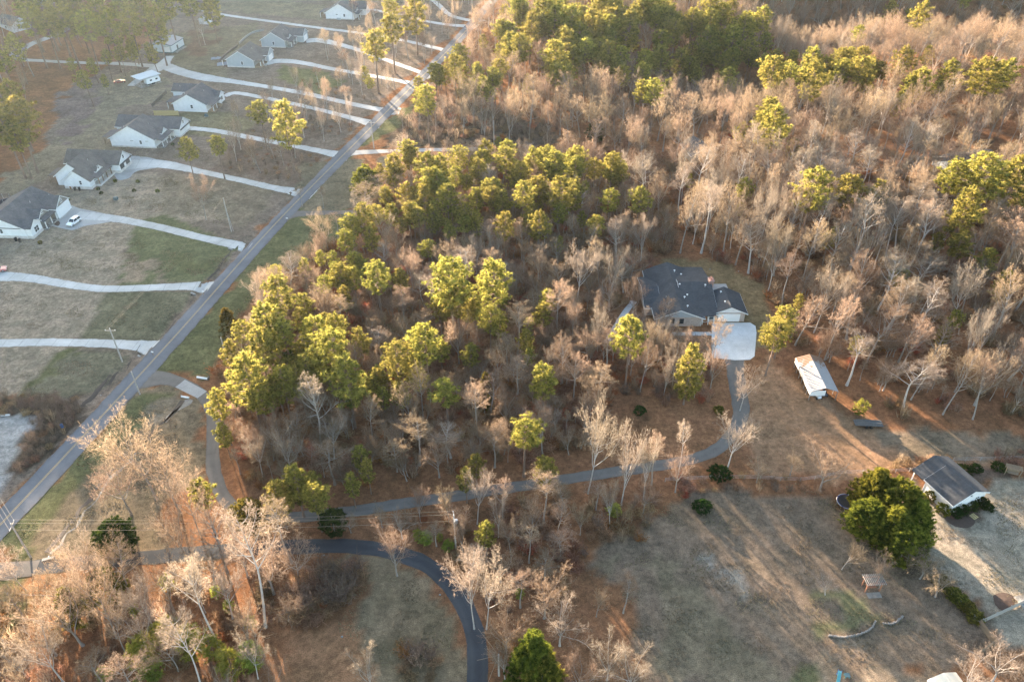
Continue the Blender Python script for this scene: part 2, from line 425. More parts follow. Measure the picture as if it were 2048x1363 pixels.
# ------------------------------------------------------------------ roads and drives
def road_mat(name, c, worn, scale=1.0, joints=False):
    m, nt, out = new_mat(name)
    uv = nd(nt, 'ShaderNodeAttribute', attribute_name='across')
    tc = nd(nt, 'ShaderNodeTexCoord')
    n1 = noise(nt, tc.outputs['Object'], 0.25 * scale, 5); n2 = noise(nt, tc.outputs['Object'], 7.0 * scale, 4, 0.8)
    cc = ramp(nt, n1, [(0.3, mult(c, 0.82)), (0.7, mult(c, 1.18))])
    cc = mixc(nt, 0.45, cc, ramp(nt, n2, [(0.3, mult(c, 0.7)), (0.7, mult(c, 1.3))]))
    wt = ramp(nt, uv.outputs['Fac'], [(0.0, (0, 0, 0)), (0.22, (1, 1, 1)), (0.40, (0.1, 0.1, 0.1)), (0.5, (0, 0, 0)), (0.6, (0.1, 0.1, 0.1)), (0.78, (1, 1, 1)), (1.0, (0, 0, 0))])
    mk = nd(nt, 'ShaderNodeMath', operation='MULTIPLY'); mk.inputs[1].default_value = 0.45
    nt.links.new(wt, mk.inputs[0])
    cc = mixc(nt, mk.outputs[0], cc, worn)
    ed = ramp(nt, uv.outputs['Fac'], [(0.0, (1, 1, 1)), (0.1, (0, 0, 0)), (0.9, (0, 0, 0)), (1.0, (1, 1, 1))])
    n4 = noise(nt, tc.outputs['Object'], 0.8, 5, 0.7); st = ramp(nt, n4, [(0.42, (0, 0, 0)), (0.62, (1, 1, 1))])
    ek = mixc(nt, 1.0, ed, st, 'MULTIPLY'); e2 = nd(nt, 'ShaderNodeMath', operation='MULTIPLY'); e2.inputs[1].default_value = 0.8; nt.links.new(ek, e2.inputs[0])
    cc = mixc(nt, e2.outputs[0], cc, (0.13, 0.105, 0.08))
    al = nd(nt, 'ShaderNodeAttribute', attribute_name='along'); fr = nd(nt, 'ShaderNodeMath', operation='FRACT'); dv = nd(nt, 'ShaderNodeMath', operation='DIVIDE'); dv.inputs[1].default_value = 4.0
    nt.links.new(al.outputs['Fac'], dv.inputs[0]); nt.links.new(dv.outputs[0], fr.inputs[0])
    if joints: cc = mixc(nt, 1.0, cc, ramp(nt, fr.outputs[0], [(0.0, (0.72, 0.72, 0.72)), (0.03, (0.72, 0.72, 0.72)), (0.05, (1, 1, 1)), (1.0, (1, 1, 1))]), 'MULTIPLY')
    stn = ramp(nt, noise(nt, tc.outputs['Object'], 0.09, 6, 0.7), [(0.35, (0.80, 0.80, 0.79)), (0.6, (1.06, 1.06, 1.06))])
    cc = mixc(nt, 1.0, cc, stn, 'MULTIPLY')
    vo = nd(nt, 'ShaderNodeTexVoronoi', feature='DISTANCE_TO_EDGE'); vo.inputs['Scale'].default_value = 0.22; vo.inputs['Randomness'].default_value = 1.0
    nt.links.new(tc.outputs['Object'], vo.inputs['Vector'])
    cc = mixc(nt, 1.0, cc, ramp(nt, vo.outputs['Distance'], [(0.0, (0.86, 0.86, 0.86)), (0.006, (0.92, 0.92, 0.92)), (0.012, (1, 1, 1))]), 'MULTIPLY')
    b = nd(nt, 'ShaderNodeBsdfPrincipled'); b.inputs['Roughness'].default_value = 0.95; b.inputs['Specular IOR Level'].default_value = 0.05
    nt.links.new(cc, b.inputs['Base Color'])
    bp = nd(nt, 'ShaderNodeBump'); bp.inputs['Strength'].default_value = 0.3; bp.inputs['Distance'].default_value = 0.02
    nt.links.new(n2, bp.inputs['Height']); nt.links.new(bp.outputs[0], b.inputs['Normal'])
    nt.links.new(b.outputs[0], out.inputs['Surface'])
    return m
M['asphalt'] = road_mat('aged_asphalt', (0.14, 0.148, 0.165), (0.165, 0.173, 0.19))
M['fresh'] = road_mat('dark_asphalt', (0.055, 0.06, 0.068), (0.085, 0.087, 0.09))
M['lane'] = road_mat('grey_lane', (0.15, 0.138, 0.126), (0.18, 0.165, 0.152))
M['concrete'] = road_mat('concrete', (0.48, 0.475, 0.46), (0.44, 0.435, 0.425), 0.6, True)
M['gravel'] = road_mat('gravel', (0.40, 0.385, 0.365), (0.46, 0.445, 0.43), 1.4)
M['yellow'] = surf('road_yellow', (0.42, 0.31, 0.15), 3.0, 0.3)
M['white_paint'] = surf('white_paint', (0.75, 0.76, 0.76), 2.0, 0.06)

STRIPS = []      # (centre line, half width), used to keep trees off
def strip(name, pts, w, mat, lift=0.04, world_pts=False, ends=None, label=None):
    """ribbon of given width (metre, or (start, end)) along pixels of the photograph"""
    wp = pts if world_pts else [G(x, y) for x, y in pts]
    wl = list(w) if isinstance(w, (list, tuple)) else [w] * len(wp)
    if name == 'driveway' and len(wp) > 2:      # run the mouth on under the road
        e = np.array(wp[-1]); nrm_ = np.array([-RD[1], RD[0]]); off_ = float(np.dot(e - r0, nrm_))
        if abs(off_) < 8:
            wp = wp[:-1] + [tuple(e - nrm_ * (off_ - (2.9 if off_ > 0 else -2.9))), tuple(e - nrm_ * off_)]; wl = wl[:-1] + [wl[-1], wl[-1] * 1.3]
    c = catmull([(x, y, q) for (x, y), q in zip(wp, wl)], 1.5)
    d = np.gradient(c[:, :2], axis=0); d /= np.linalg.norm(d, axis=1)[:, None] + 1e-9
    nrm = np.stack([-d[:, 1], d[:, 0]], 1)
    V = []; Fs = []; A = []
    NS = 6
    jit = 0.14
    for i in range(len(c)):
        hw = c[i, 2] / 2
        for k in range(NS + 1):
            t = k / NS * 2 - 1
            e = (random.uniform(-jit, jit) if k in (0, NS) else 0)
            p = c[i, :2] + nrm[i] * (hw * t + e)
            z = tz(*p) + lift - (0.0 if abs(t) < 0.99 else 0.012)
            V.append((p[0], p[1], z)); A.append(k / NS)
    for i in range(len(c) - 1):
        for k in range(NS):
            a = i * (NS + 1) + k
            Fs.append((a, a + NS + 1, a + NS + 2, a + 1))
    n0 = len(V)          # skirt so that the slab has an edge
    for i in range(len(c)):
        for k in (0, NS):
            v = V[i * (NS + 1) + k]
            V.append((v[0], v[1], v[2] - 0.25)); A.append(k / NS)
    for i in range(len(c) - 1):
        a, a2 = i * (NS + 1), (i + 1) * (NS + 1)
        Fs.append((a, n0 + 2 * i, n0 + 2 * i + 2, a2))
        Fs.append((a + NS, a2 + NS, n0 + 2 * i + 3, n0 + 2 * i + 1))
    me = mesh_np(name, V, Fs, mat)
    at = me.attributes.new('across', 'FLOAT', 'POINT'); at.data.foreach_set('value', np.array(A, np.float32))
    ds = np.concatenate([[0], np.cumsum(np.linalg.norm(np.diff(c[:, :2], axis=0), axis=1))])
    at = me.attributes.new('along', 'FLOAT', 'POINT'); at.data.foreach_set('value', np.concatenate([np.repeat(ds, NS + 1), np.repeat(ds, 2)]).astype(np.float32))
    bm = bmesh.new(); bm.from_mesh(me); bmesh.ops.recalc_face_normals(bm, faces=bm.faces[:]); bm.to_mesh(me); bm.free()
    o = link(name, me); tag(o, label, kind='structure')
    STRIPS.append((c[:, :2], c[:, 2].max() / 2))
    return o
def slab(name, pts, mat, lift=0.03, label=None, world_pts=False):
    wp = pts if world_pts else [G(x, y) for x, y in pts]
    c = catmull([(x, y, 0) for x, y in wp + [wp[0]]], 1.0)[:-1] if name == 'driveway_pad' else np.array([(x, y, 0) for x, y in wp])
    V = [(p[0], p[1], tz(p[0], p[1]) + lift) for p in c]; n = len(V)
    V += [(v[0], v[1], v[2] - 0.25) for v in V]
    me = mesh_np(name, V, [tuple(range(n))] + [(i, n + i, n + (i + 1) % n, (i + 1) % n) for i in range(n)], mat)
    at = me.attributes.new('across', 'FLOAT', 'POINT'); at.data.foreach_set('value', np.full(len(V), 0.5, np.float32))
    bm = bmesh.new(); bm.from_mesh(me); bmesh.ops.recalc_face_normals(bm, faces=bm.faces[:]); bm.to_mesh(me); bm.free()
    o = link(name, me); tag(o, label, kind='structure')
    SLABS.append([(x, y) for x, y in wp])
    return o
SLABS = []
# main road: straight county road
r0, r1 = np.array(G(30, 1018)), np.array(G(990, 0))
RD = (r1 - r0) / np.linalg.norm(r1 - r0)
mid = [G(30, 1018), G(345, 678), G(560, 438), G(775, 222), G(988, 0)]
rp = [tuple(np.array(mid[0]) - RD * 90)] + mid + [tuple(np.array(mid[-1]) + RD * 500)]
ROAD_C = rp
strip('road', rp, 5.6, M['asphalt'], 0.07, True, label='straight two-lane grey asphalt road with a yellow centre line')
for off in (-0.13, 0.13):
    nrm = np.array([-RD[1], RD[0]])
    c = catmull([(x, y, 0) for x, y in rp], 3.0)
    V = []
    for p in c:
        for t in (-0.055, 0.055):
            q = p[:2] + nrm * (off + t); V.append((q[0], q[1], tz(*p[:2]) + 0.076))
    me = mesh_np('centre_line', V, [(2 * i, 2 * i + 1, 2 * i + 3, 2 * i + 2) for i in range(len(c) - 1)], M['yellow'])
    o = link('centre_line', me, bpy.data.objects['road'])

DR = 'driveway'
strip(DR, [(-60, 688), (0, 686), (100, 684), (220, 687), (285, 692), (318, 696)], [3.1, 3.1, 3.0, 3.2, 4.2, 7.0], M['concrete'], label='pale concrete driveway nearest the gravel lot, left of the road')
strip(DR, [(-60, 548), (0, 552), (60, 556), (120, 566), (200, 577), (300, 575), (380, 572), (415, 574)], [5, 4.6, 3.6, 3.1, 3.0, 3.1, 3.8, 6.5], M['concrete'], label='pale concrete driveway curving in from the left edge above the nearest one')
strip(DR, [(150, 430), (220, 436), (300, 450), (400, 474), (475, 490), (492, 494)], [5.5, 3.9, 3.3, 3.3, 4.2, 6.5], M['concrete'], label='pale concrete driveway leading from the parked white car')
slab('driveway_pad', [(104, 452), (135, 412), (160, 417), (215, 429), (225, 442), (170, 452), (145, 460)], M['concrete'], 0.025, label='concrete parking pad under the white car')
strip(DR, [(250, 330), (320, 328), (400, 343), (480, 360), (560, 378), (592, 384)], [9, 6.0, 3.4, 3.2, 3.6, 6.5], M['concrete'], label='pale concrete driveway ending at the second white house')
slab('driveway_pad', [(228, 350), (246, 318), (270, 312), (310, 318), (330, 332), (275, 342), (258, 356), (238, 360)], M['concrete'], 0.025, label='wide concrete turning pad beside the second white house')
strip(DR, [(330, 268), (350, 257), (420, 260), (500, 275), (580, 290), (650, 304), (680, 310)], [3.2, 3.6, 3.3, 3.2, 3.2, 4.0, 6.5], M['concrete'], label='pale concrete driveway ending at the third white house')
strip(DR, [(448, 193), (470, 186), (520, 194), (620, 215), (700, 235), (755, 248)], [3.0, 3.4, 3.0, 3.0, 3.4, 6.0], M['concrete'], label='pale concrete driveway forking off toward the L-shaped white house')
strip(DR, [(330, 132), (370, 146), (420, 157), (480, 165), (600, 185), (700, 207), (760, 219), (790, 222)], [7, 6.5, 7.0, 4.2, 3.6, 3.5, 4.2, 6.5], M['concrete'], label='long pale driveway running back to the metal garage')
strip(DR, [(340, 112), (330, 124), (320, 133), (285, 155), (262, 172)], [4, 5.0, 8, 4.5, 3.5], M['concrete'], 0.032, label='concrete apron linking the metal garage and the camper shelter')
strip(DR, [(325, 133), (250, 128), (180, 126), (90, 122), (45, 119), (30, 110), (45, 98), (70, 85), (110, 70), (150, 50)], [5, 4, 3.4, 3.2, 3.6, 4.5, 3.6, 3.2, 3.2, 3.2], M['gravel'], 0.028, label='pale gravel track curling into the pines at upper left')
strip(DR, [(530, 128), (555, 122), (600, 125), (660, 137), (740, 151), (800, 162), (845, 172)], [5, 6, 4.6, 3.6, 3.3, 3.4, 6.0], M['concrete'], label='pale concrete driveway of the nearer grey house')
strip(DR, [(612, 82), (640, 81), (690, 92), (740, 108), (800, 130), (850, 148), (870, 154)], [7, 6.5, 4.0, 3.3, 3.2, 3.6, 6], M['concrete'], label='pale concrete driveway of the farther grey house')
strip(DR, [(345, 14), (400, 20), (450, 30), (520, 40), (640, 56), (760, 72), (830, 86), (890, 101), (912, 106)], [3.2, 3.2, 3.2, 3.2, 3.2, 3.2, 3.2, 4.0, 6], M['concrete'], label='long pale driveway passing behind the grey houses')
strip(DR, [(410, 46), (425, 38), (440, 28)], [5, 3.5, 3], M['concrete'], 0.03, label='short concrete spur to the small white shed')
strip(DR, [(725, 16), (790, 28), (850, 42), (900, 50), (955, 53)], [3.2, 3.2, 3.2, 3.6, 6], M['concrete'], label='pale driveway joining the road near the top edge')
strip(DR, [(850, -12), (875, 8), (900, 30), (935, 40), (960, 42)], [3, 3, 3.2, 3.6, 5], M['concrete'], 0.032, label='topmost pale driveway joining the road')
strip('gravel_lane', [(672, 312), (705, 306), (760, 303), (850, 300), (920, 299), (980, 297)], [8, 4.6, 3.0, 2.8, 2.8, 2.8], M['gravel'], label='pale two-track gravel lane leaving the road to the right')
strip('lane', [(560, 433), (590, 428), (630, 426), (705, 424), (760, 424)], [8, 4.5, 2.8, 2.5, 2.5], M['lane'], label='narrow dark lane crossing the grass strip toward the pines')
strip('lane', [(290, 757), (331, 757), (361, 766), (402, 788), (421, 816), (427, 850), (425, 915), (432, 960), (452, 1000), (485, 1022), (560, 1034), (650, 1028), (750, 1015), (850, 1000), (950, 985), (1050, 970), (1150, 955), (1250, 940), (1350, 925), (1420, 905), (1465, 868), (1482, 828), (1476, 780), (1470, 735), (1468, 705)],
      [7, 4.2, 3.4] + [2.7] * 18 + [3.5, 3.8, 4.2, 5], M['lane'], label='long grey lane curving from the road to the brick house')
slab('concrete_panel', [(351, 774), (370, 759), (414, 782), (395, 796)], M['concrete'], 0.055, label='pale square concrete panel in the lane near the road')
strip('dark_lane', [(-80, 1146), (0, 1141), (100, 1131), (200, 1122), (330, 1111), (400, 1105), (500, 1097), (600, 1092), (700, 1092), (780, 1102), (850, 1127), (900, 1168), (935, 1222), (953, 1285), (955, 1363), (945, 1440)],
      [3.6, 3.4] + [3.2] * 12 + [3.2, 3.2], M['fresh'], label='dark asphalt lane sweeping along the bottom and off the lower edge')
strip('dark_lane_apron', [(-80, 1147), (0, 1142), (75, 1134)], [4.2, 3.8, 3.3], M['lane'], 0.06, label='grey apron of the dark lane at the left edge')
M['lit_concrete'] = road_mat('lit_concrete', (0.62, 0.61, 0.59), (0.58, 0.57, 0.55), 0.6)  # lighter copy of the concrete: sunlight on the pad put into its colour
slab('parking_pad', [(1424, 646), (1423, 690), (1424, 715), (1470, 720), (1500, 719), (1509, 712), (1511, 690), (1513, 665), (1511, 652), (1500, 645)], M['lit_concrete'], 0.06, label='pale concrete parking pad in front of the brick house garage')
strip('walkway', [(1424, 667), (1390, 667), (1340, 668)], 1.3, M['concrete'], 0.045, label='narrow concrete walk along the front of the brick house')
slab('patio', [(1412, 589), (1416, 568), (1452, 568), (1460, 586), (1452, 592)], M['concrete'], 0.09, label='pale concrete patio behind the brick house')
strip('boardwalk', [(1268, 602), (1248, 628), (1212, 686)], 1.7, M['concrete'], 0.05, label='straight pale concrete walk running down-left from the brick house')
# small stream and drainage ditches
def ditch(pts, w, mat, label):
    c = catmull([(*G(*p), q) for p, q in zip(pts, w)], 2.0)
    q = [(p[0] + random.gauss(0, 0.22), p[1] + random.gauss(0, 0.22)) for p in c]
    strip('ditch', q, [max(0.12, p[2] * random.uniform(0.35, 1.25)) for p in c], mat, 0.02, True, label=label)
    STRIPS.pop()
M['mud'] = surf('wet_mud', (0.07, 0.055, 0.045), 1.0, 0.4)
M['rubble'] = surf('pale_stone_bed', (0.22, 0.20, 0.175), 1.2, 0.4, bump=0.6)
ditch([(95, 1105), (150, 1035), (215, 950), (265, 900), (330, 838), (368, 800)], [1.0, 0.8, 0.8, 0.6, 0.9, 1.4], M['mud'], 'dark drainage ditch through the lower left lawn')
ditch([(104, 1106), (135, 1070), (160, 1040), (190, 1000), (222, 955), (275, 903)], [0.8, 0.35, 0.7, 0.3, 0.8, 0.3], M['rubble'], 'pale stony bed beside the lower left ditch')
ditch([(330, 842), (362, 815), (382, 798)], [0.8, 1.6, 2.2], M['rubble'], 'grey stone apron below the lane culvert')
ditch([(736, 400), (752, 376), (762, 355), (790, 330), (810, 312)], [1.0, 1.2, 1.4, 1.2, 0.8], M['rubble'], 'pale stony creek bed beside the round tree')
ditch([(300, 690), (240, 745), (180, 800)], [1.0, 1.2, 1.0], M['mud'], 'muddy roadside ditch beside the nearest driveway')
ditch([(405, 580), (360, 630), (330, 668)], [0.7, 0.8, 0.7], M['mud'], 'muddy roadside ditch between the two nearest driveways')
ditch([(465, 498), (440, 530), (418, 560)], [0.7, 0.8, 0.7], M['mud'], 'muddy roadside ditch above the second driveway')
ditch([(160, 815), (185, 795), (218, 748)], [0.7, 0.8, 0.6], M['mud'], 'short dark trench left of the road')

# ------------------------------------------------------------------ buildings
def siding(name, c, period=0.18, var=0.05):
    """painted lap siding: thin darker line at each lap, in colour only"""
    m, nt, out = new_mat(name)
    tc = nd(nt, 'ShaderNodeTexCoord'); sx = nd(nt, 'ShaderNodeSeparateXYZ'); nt.links.new(tc.outputs['Object'], sx.inputs[0])
    dv = nd(nt, 'ShaderNodeMath', operation='DIVIDE'); dv.inputs[1].default_value = period; nt.links.new(sx.outputs['Z'], dv.inputs[0])
    fr = nd(nt, 'ShaderNodeMath', operation='FRACT'); nt.links.new(dv.outputs[0], fr.inputs[0])
    n1 = noise(nt, tc.outputs['Object'], 0.8, 5)
    cc = ramp(nt, n1, [(0.3, mult(c, 1 - var * 2)), (0.7, mult(c, 1 + var))])
    cc = mixc(nt, 1.0, cc, ramp(nt, fr.outputs[0], [(0.0, (0.8, 0.8, 0.8)), (0.12, (1, 1, 1)), (1.0, (0.97, 0.97, 0.97))]), 'MULTIPLY')
    b = nd(nt, 'ShaderNodeBsdfPrincipled'); b.inputs['Roughness'].default_value = 0.6; b.inputs['Specular IOR Level'].default_value = 0.3
    nt.links.new(cc, b.inputs['Base Color']); nt.links.new(b.outputs[0], out.inputs['Surface'])
    return m
def shingles(name, c):
    m, nt, out = new_mat(name)
    tc = nd(nt, 'ShaderNodeTexCoord')
    n1 = noise(nt, tc.outputs['Object'], 0.45, 5, 0.6); n2 = noise(nt, tc.outputs['Object'], 9.0, 3, 0.8)
    bk = nd(nt, 'ShaderNodeTexBrick'); bk.inputs['Scale'].default_value = 1.0; bk.inputs['Brick Width'].default_value = 0.5; bk.inputs['Row Height'].default_value = 0.16
    bk.inputs['Mortar Size'].default_value = 0.012; bk.inputs['Color1'].default_value = (*mult(c, 0.85), 1); bk.inputs['Color2'].default_value = (*mult(c, 1.2), 1); bk.inputs['Mortar'].default_value = (*mult(c, 0.6), 1)
    nt.links.new(tc.outputs['Object'], bk.inputs['Vector'])
    cc = mixc(nt, 1.0, bk.outputs['Color'], ramp(nt, n1, [(0.3, (0.75, 0.76, 0.78)), (0.7, (1.25, 1.22, 1.2))]), 'MULTIPLY')
    cc = mixc(nt, 1.0, cc, ramp(nt, n2, [(0.3, (0.75, 0.75, 0.75)), (0.7, (1.25, 1.25, 1.25))]), 'MULTIPLY')
    b = nd(nt, 'ShaderNodeBsdfPrincipled'); b.inputs['Roughness'].default_value = 0.9; b.inputs['Specular IOR Level'].default_value = 0.2
    nt.links.new(cc, b.inputs['Base Color']); nt.links.new(b.outputs[0], out.inputs['Surface'])
    return m
def brickmat(name, c1, c2, mort):
    m, nt, out = new_mat(name)
    tc = nd(nt, 'ShaderNodeTexCoord'); mp = nd(nt, 'ShaderNodeMapping'); mp.inputs['Rotation'].default_value = (math.pi / 2, 0, 0)
    nt.links.new(tc.outputs['Object'], mp.inputs['Vector'])
    bk = nd(nt, 'ShaderNodeTexBrick'); bk.inputs['Scale'].default_value = 1.0; bk.inputs['Brick Width'].default_value = 0.24; bk.inputs['Row Height'].default_value = 0.09; bk.inputs['Mortar Size'].default_value = 0.012
    for k, v in (('Color1', c1), ('Color2', c2), ('Mortar', mort)): bk.inputs[k].default_value = (*v, 1)
    nt.links.new(mp.outputs[0], bk.inputs['Vector'])
    cc = mixc(nt, 1.0, bk.outputs['Color'], ramp(nt, noise(nt, tc.outputs['Object'], 0.9, 4), [(0.3, (0.8, 0.8, 0.8)), (0.7, (1.2, 1.2, 1.2))]), 'MULTIPLY')
    b = nd(nt, 'ShaderNodeBsdfPrincipled'); b.inputs['Roughness'].default_value = 0.9
    nt.links.new(cc, b.inputs['Base Color']); nt.links.new(b.outputs[0], out.inputs['Surface'])
    return m
def glass(name, c=(0.03, 0.04, 0.05)):
    m, nt, out = new_mat(name)
    b = nd(nt, 'ShaderNodeBsdfPrincipled'); b.inputs['Base Color'].default_value = (*c, 1); b.inputs['Roughness'].default_value = 0.08; b.inputs['Specular IOR Level'].default_value = 0.6
    nt.links.new(b.outputs[0], out.inputs['Surface'])
    return m
M['white_siding'] = siding('white_siding', (0.80, 0.81, 0.82)); M['grey_siding'] = siding('grey_siding', (0.40, 0.44, 0.47)); M['tan_siding'] = siding('brown_shingle_gable', (0.27, 0.25, 0.23))
M['trim'] = surf('white_trim', (0.80, 0.80, 0.79), 1.0, 0.05, 0.5); M['roof_grey'] = shingles('grey_shingles', (0.105, 0.105, 0.11)); M['roof_dark'] = shingles('charcoal_shingles', (0.058, 0.063, 0.07))
M['pale_brick'] = brickmat('pale_brick', (0.52, 0.48, 0.45), (0.60, 0.56, 0.53), (0.62, 0.6, 0.58)); M['brick'] = brickmat('weathered_brick', (0.36, 0.27, 0.225), (0.46, 0.37, 0.32), (0.45, 0.42, 0.39))
M['red_brick'] = brickmat('red_brick', (0.30, 0.12, 0.08), (0.36, 0.16, 0.11), (0.4, 0.36, 0.33))
M['glass'] = glass('window_glass'); M['wood'] = surf('weathered_wood', (0.26, 0.19, 0.13), 2.0, 0.3); M['new_wood'] = surf('pale_new_wood', (0.52, 0.40, 0.19), 2.0, 0.15)
M['brown_door'] = surf('brown_door', (0.26, 0.13, 0.06), 2.0, 0.2, 0.5); M['dark_metal'] = surf('dark_metal', (0.05, 0.055, 0.06), 3.0, 0.2, 0.5)
M['metal_roof'] = surf('galvalume_roof', (0.27, 0.285, 0.31), 0.7, 0.12, 0.75); M['metal_wall'] = surf('pale_metal_siding', (0.60, 0.64, 0.66), 0.8, 0.06, 0.45)
M['teal_metal'] = surf('dark_teal_trim', (0.06, 0.11, 0.13), 2.0, 0.1, 0.5); M['steel'] = surf('galvanised_steel', (0.45, 0.46, 0.47), 3.0, 0.15, 0.4, metal=0.7)
M['plastic_black'] = surf('black_plastic', (0.025, 0.025, 0.028), 3.0, 0.2, 0.5); M['pole_wood'] = surf('utility_pole_wood', (0.42, 0.39, 0.355), 2.0, 0.25); M['stone'] = surf('field_stone', (0.24, 0.22, 0.20), 2.0, 0.3, bump=0.4)
M['white_car'] = surf('white_car_paint', (0.78, 0.80, 0.82), 1.0, 0.03, 0.18, spec=0.5); M['red_car'] = surf('dark_red_car_paint', (0.22, 0.05, 0.05), 1.0, 0.05, 0.2, spec=0.5); M['pink_car'] = surf('faded_red_car_paint', (0.50, 0.20, 0.19), 1.0, 0.05, 0.25, spec=0.5)
M['grey_car'] = surf('dark_car_paint', (0.06, 0.065, 0.075), 1.0, 0.05, 0.2, spec=0.5); M['rubber'] = surf('tyre_rubber', (0.02, 0.02, 0.02), 3.0, 0.2); M['rim'] = surf('alloy_rim', (0.5, 0.5, 0.52), 3.0, 0.1, 0.3, metal=0.8)
M['mulch'] = surf('dark_mulch', (0.075, 0.05, 0.038), 2.0, 0.4); M['blue'] = surf('blue_plastic', (0.03, 0.12, 0.33), 2.0, 0.1, 0.4); M['teal'] = surf('teal_plastic', (0.10, 0.30, 0.32), 2.0, 0.1, 0.4); M['net'] = surf('dark_blue_net', (0.03, 0.035, 0.09), 3.0, 0.2)
M['black_mat'] = surf('trampoline_mat', (0.012, 0.013, 0.016), 2.0, 0.2); M['grey_wood'] = surf('silvered_fence_wood', (0.33, 0.31, 0.29), 2.0, 0.25); M['tarp'] = surf('grey_blue_tarp', (0.20, 0.24, 0.30), 1.0, 0.2)
M['trailer_wood'] = surf('dark_weathered_boards', (0.13, 0.125, 0.12), 2.0, 0.3)
M['lamp_red'] = surf('tail_lamp', (0.35, 0.02, 0.02), 3.0, 0.1, 0.3); M['lamp_clear'] = surf('head_lamp', (0.7, 0.72, 0.72), 3.0, 0.05, 0.15); M['cream'] = surf('cream_roof', (0.62, 0.57, 0.47), 1.0, 0.1)

def gable(par, x0, x1, y0, y1, h, pitch, axis, wall, roof, skirt=None, z0=0.0, over=0.45, trim='trim', skirt_h=0.9, gable_mat=None):
    """block with a gable roof; axis = ridge direction"""
    if axis == 'y': a0, a1, b0, b1 = x0, x1, y0, y1
    else: a0, a1, b0, b1 = y0, y1, x0, x1
    c = (a0 + a1) / 2; hw = (a1 - a0) / 2; k = math.tan(math.radians(pitch)); top = h + hw * k
    ax = axis
    w = MB().prism([(a0, z0), (a1, z0), (a1, h), (c, top - 0.02), (a0, h)], b0, b1, ax).build('wall', M[wall], par)
    if skirt:
        e = 0.05
        s = MB()
        s.box(x0 - e, x1 + e, y0 - e, y1 + e, z0 - 0.4, z0 + skirt_h)
        s.build('brick_skirt', M[skirt], par)
    t = 0.16; ov = over
    r = MB()
    el, er = a0 - ov, a1 + ov; zl = h - ov * k
    r.prism([(el, zl + 0.03), (c, top + 0.03), (c, top + 0.03 + t), (el, zl + 0.03 + t)], b0 - ov, b1 + ov, ax)
    r.prism([(c, top + 0.03), (er, zl + 0.03), (er, zl + 0.03 + t), (c, top + 0.03 + t)], b0 - ov, b1 + ov, ax)
    ro = r.build('roof', M[roof], par)
    f = MB()
    for e0, e1 in ((b0 - ov - 0.05, b0 - ov - 0.003), (b1 + ov + 0.003, b1 + ov + 0.05)):
        f.prism([(el, zl - 0.12), (c, top - 0.12), (c, top + 0.12), (el, zl + 0.12)], e0, e1, ax)
        f.prism([(c, top - 0.12), (er, zl - 0.12), (er, zl + 0.12), (c, top + 0.12)], e0, e1, ax)
    for q0, q1 in ((el - 0.08, el - 0.003), (er + 0.003, er + 0.08)):
        if ax == 'y': f.box(q0, q1, b0 - ov, b1 + ov, zl - 0.1, zl + 0.1)
        else: f.box(b0 - ov, b1 + ov, q0, q1, zl - 0.1, zl + 0.1)
    f.build('trim', M[trim], ro)
    if b1 - b0 > 9:
        for q in (0.3, 0.62):
            u, w_ = c - hw * 0.45 * (1 if q < 0.5 else -1), b0 + (b1 - b0) * q
            p_ = (u, w_) if ax == 'y' else (w_, u)
            MB().lathe([(0.06, -0.2), (0.06, 0.5), (0.09, 0.5), (0.09, 0.56)], 7, (p_[0], p_[1], top - abs(u - c) * k + 0.15)).build('vent_pipe', M['steel'], ro)
        for q0 in (a0 + 0.12, a1 - 0.12):
            p_ = (q0, b0 - 0.06) if ax == 'y' else (b0 - 0.06, q0)
            MB().tube([(p_[0], p_[1], 0.1), (p_[0], p_[1], h - 0.1)], 0.05, 5).build('downspout', M[trim], par)
    return top
def opening(par, face, at, z0, z1, w, pos, kind='window', mat=None, frame='trim', mull=1):
    """window or door on a wall; face: 'S','N','E','W' ; at = coordinate of the wall plane, pos = centre along it"""
    sgn = {'S': -1, 'W': -1, 'N': 1, 'E': 1}[face]
    def bx(m, u0, u1, d0, d1, a, b):
        lo, hi = sorted((at + sgn * d0, at + sgn * d1))
        if face in 'SN': m.box(u0, u1, lo, hi, a, b)
        else: m.box(lo, hi, u0, u1, a, b)
    f = MB(); t = 0.1
    bx(f, pos - w / 2 - t, pos + w / 2 + t, -0.02, 0.07, z1, z1 + t); bx(f, pos - w / 2 - t, pos + w / 2 + t, -0.02, 0.09, z0 - t, z0)
    bx(f, pos - w / 2 - t, pos - w / 2, -0.02, 0.07, z0, z1); bx(f, pos + w / 2, pos + w / 2 + t, -0.02, 0.07, z0, z1)
    if kind == 'window':
        bx(f, pos - w / 2, pos + w / 2, -0.02, 0.05, (z0 + z1) / 2 - 0.03, (z0 + z1) / 2 + 0.03)
        for k in range(1, mull): 
            u = pos - w / 2 + w * k / mull
            bx(f, u - 0.04, u + 0.04, -0.02, 0.06, z0, z1)
    o = f.build(kind, M[frame], par)
    p = MB(); bx(p, pos - w / 2, pos + w / 2, -0.03, 0.02, z0, z1)
    if kind == 'garage_door':
        for k in range(1, 4): bx(p, pos - w / 2, pos + w / 2, 0.02, 0.035, z0 + (z1 - z0) * k / 4 - 0.015, z0 + (z1 - z0) * k / 4 + 0.015)
    p.build({'window': 'pane', 'door': 'door_leaf', 'garage_door': 'door_panel'}[kind], M[mat or ('glass' if kind == 'window' else 'brown_door')], o)
    return o
def posts(par, pts, h, w=0.2, mat='trim', z0=0):
    for x, y in pts: MB().box(x - w / 2, x + w / 2, y - w / 2, y + w / 2, z0, h).build('post', M[mat], par)
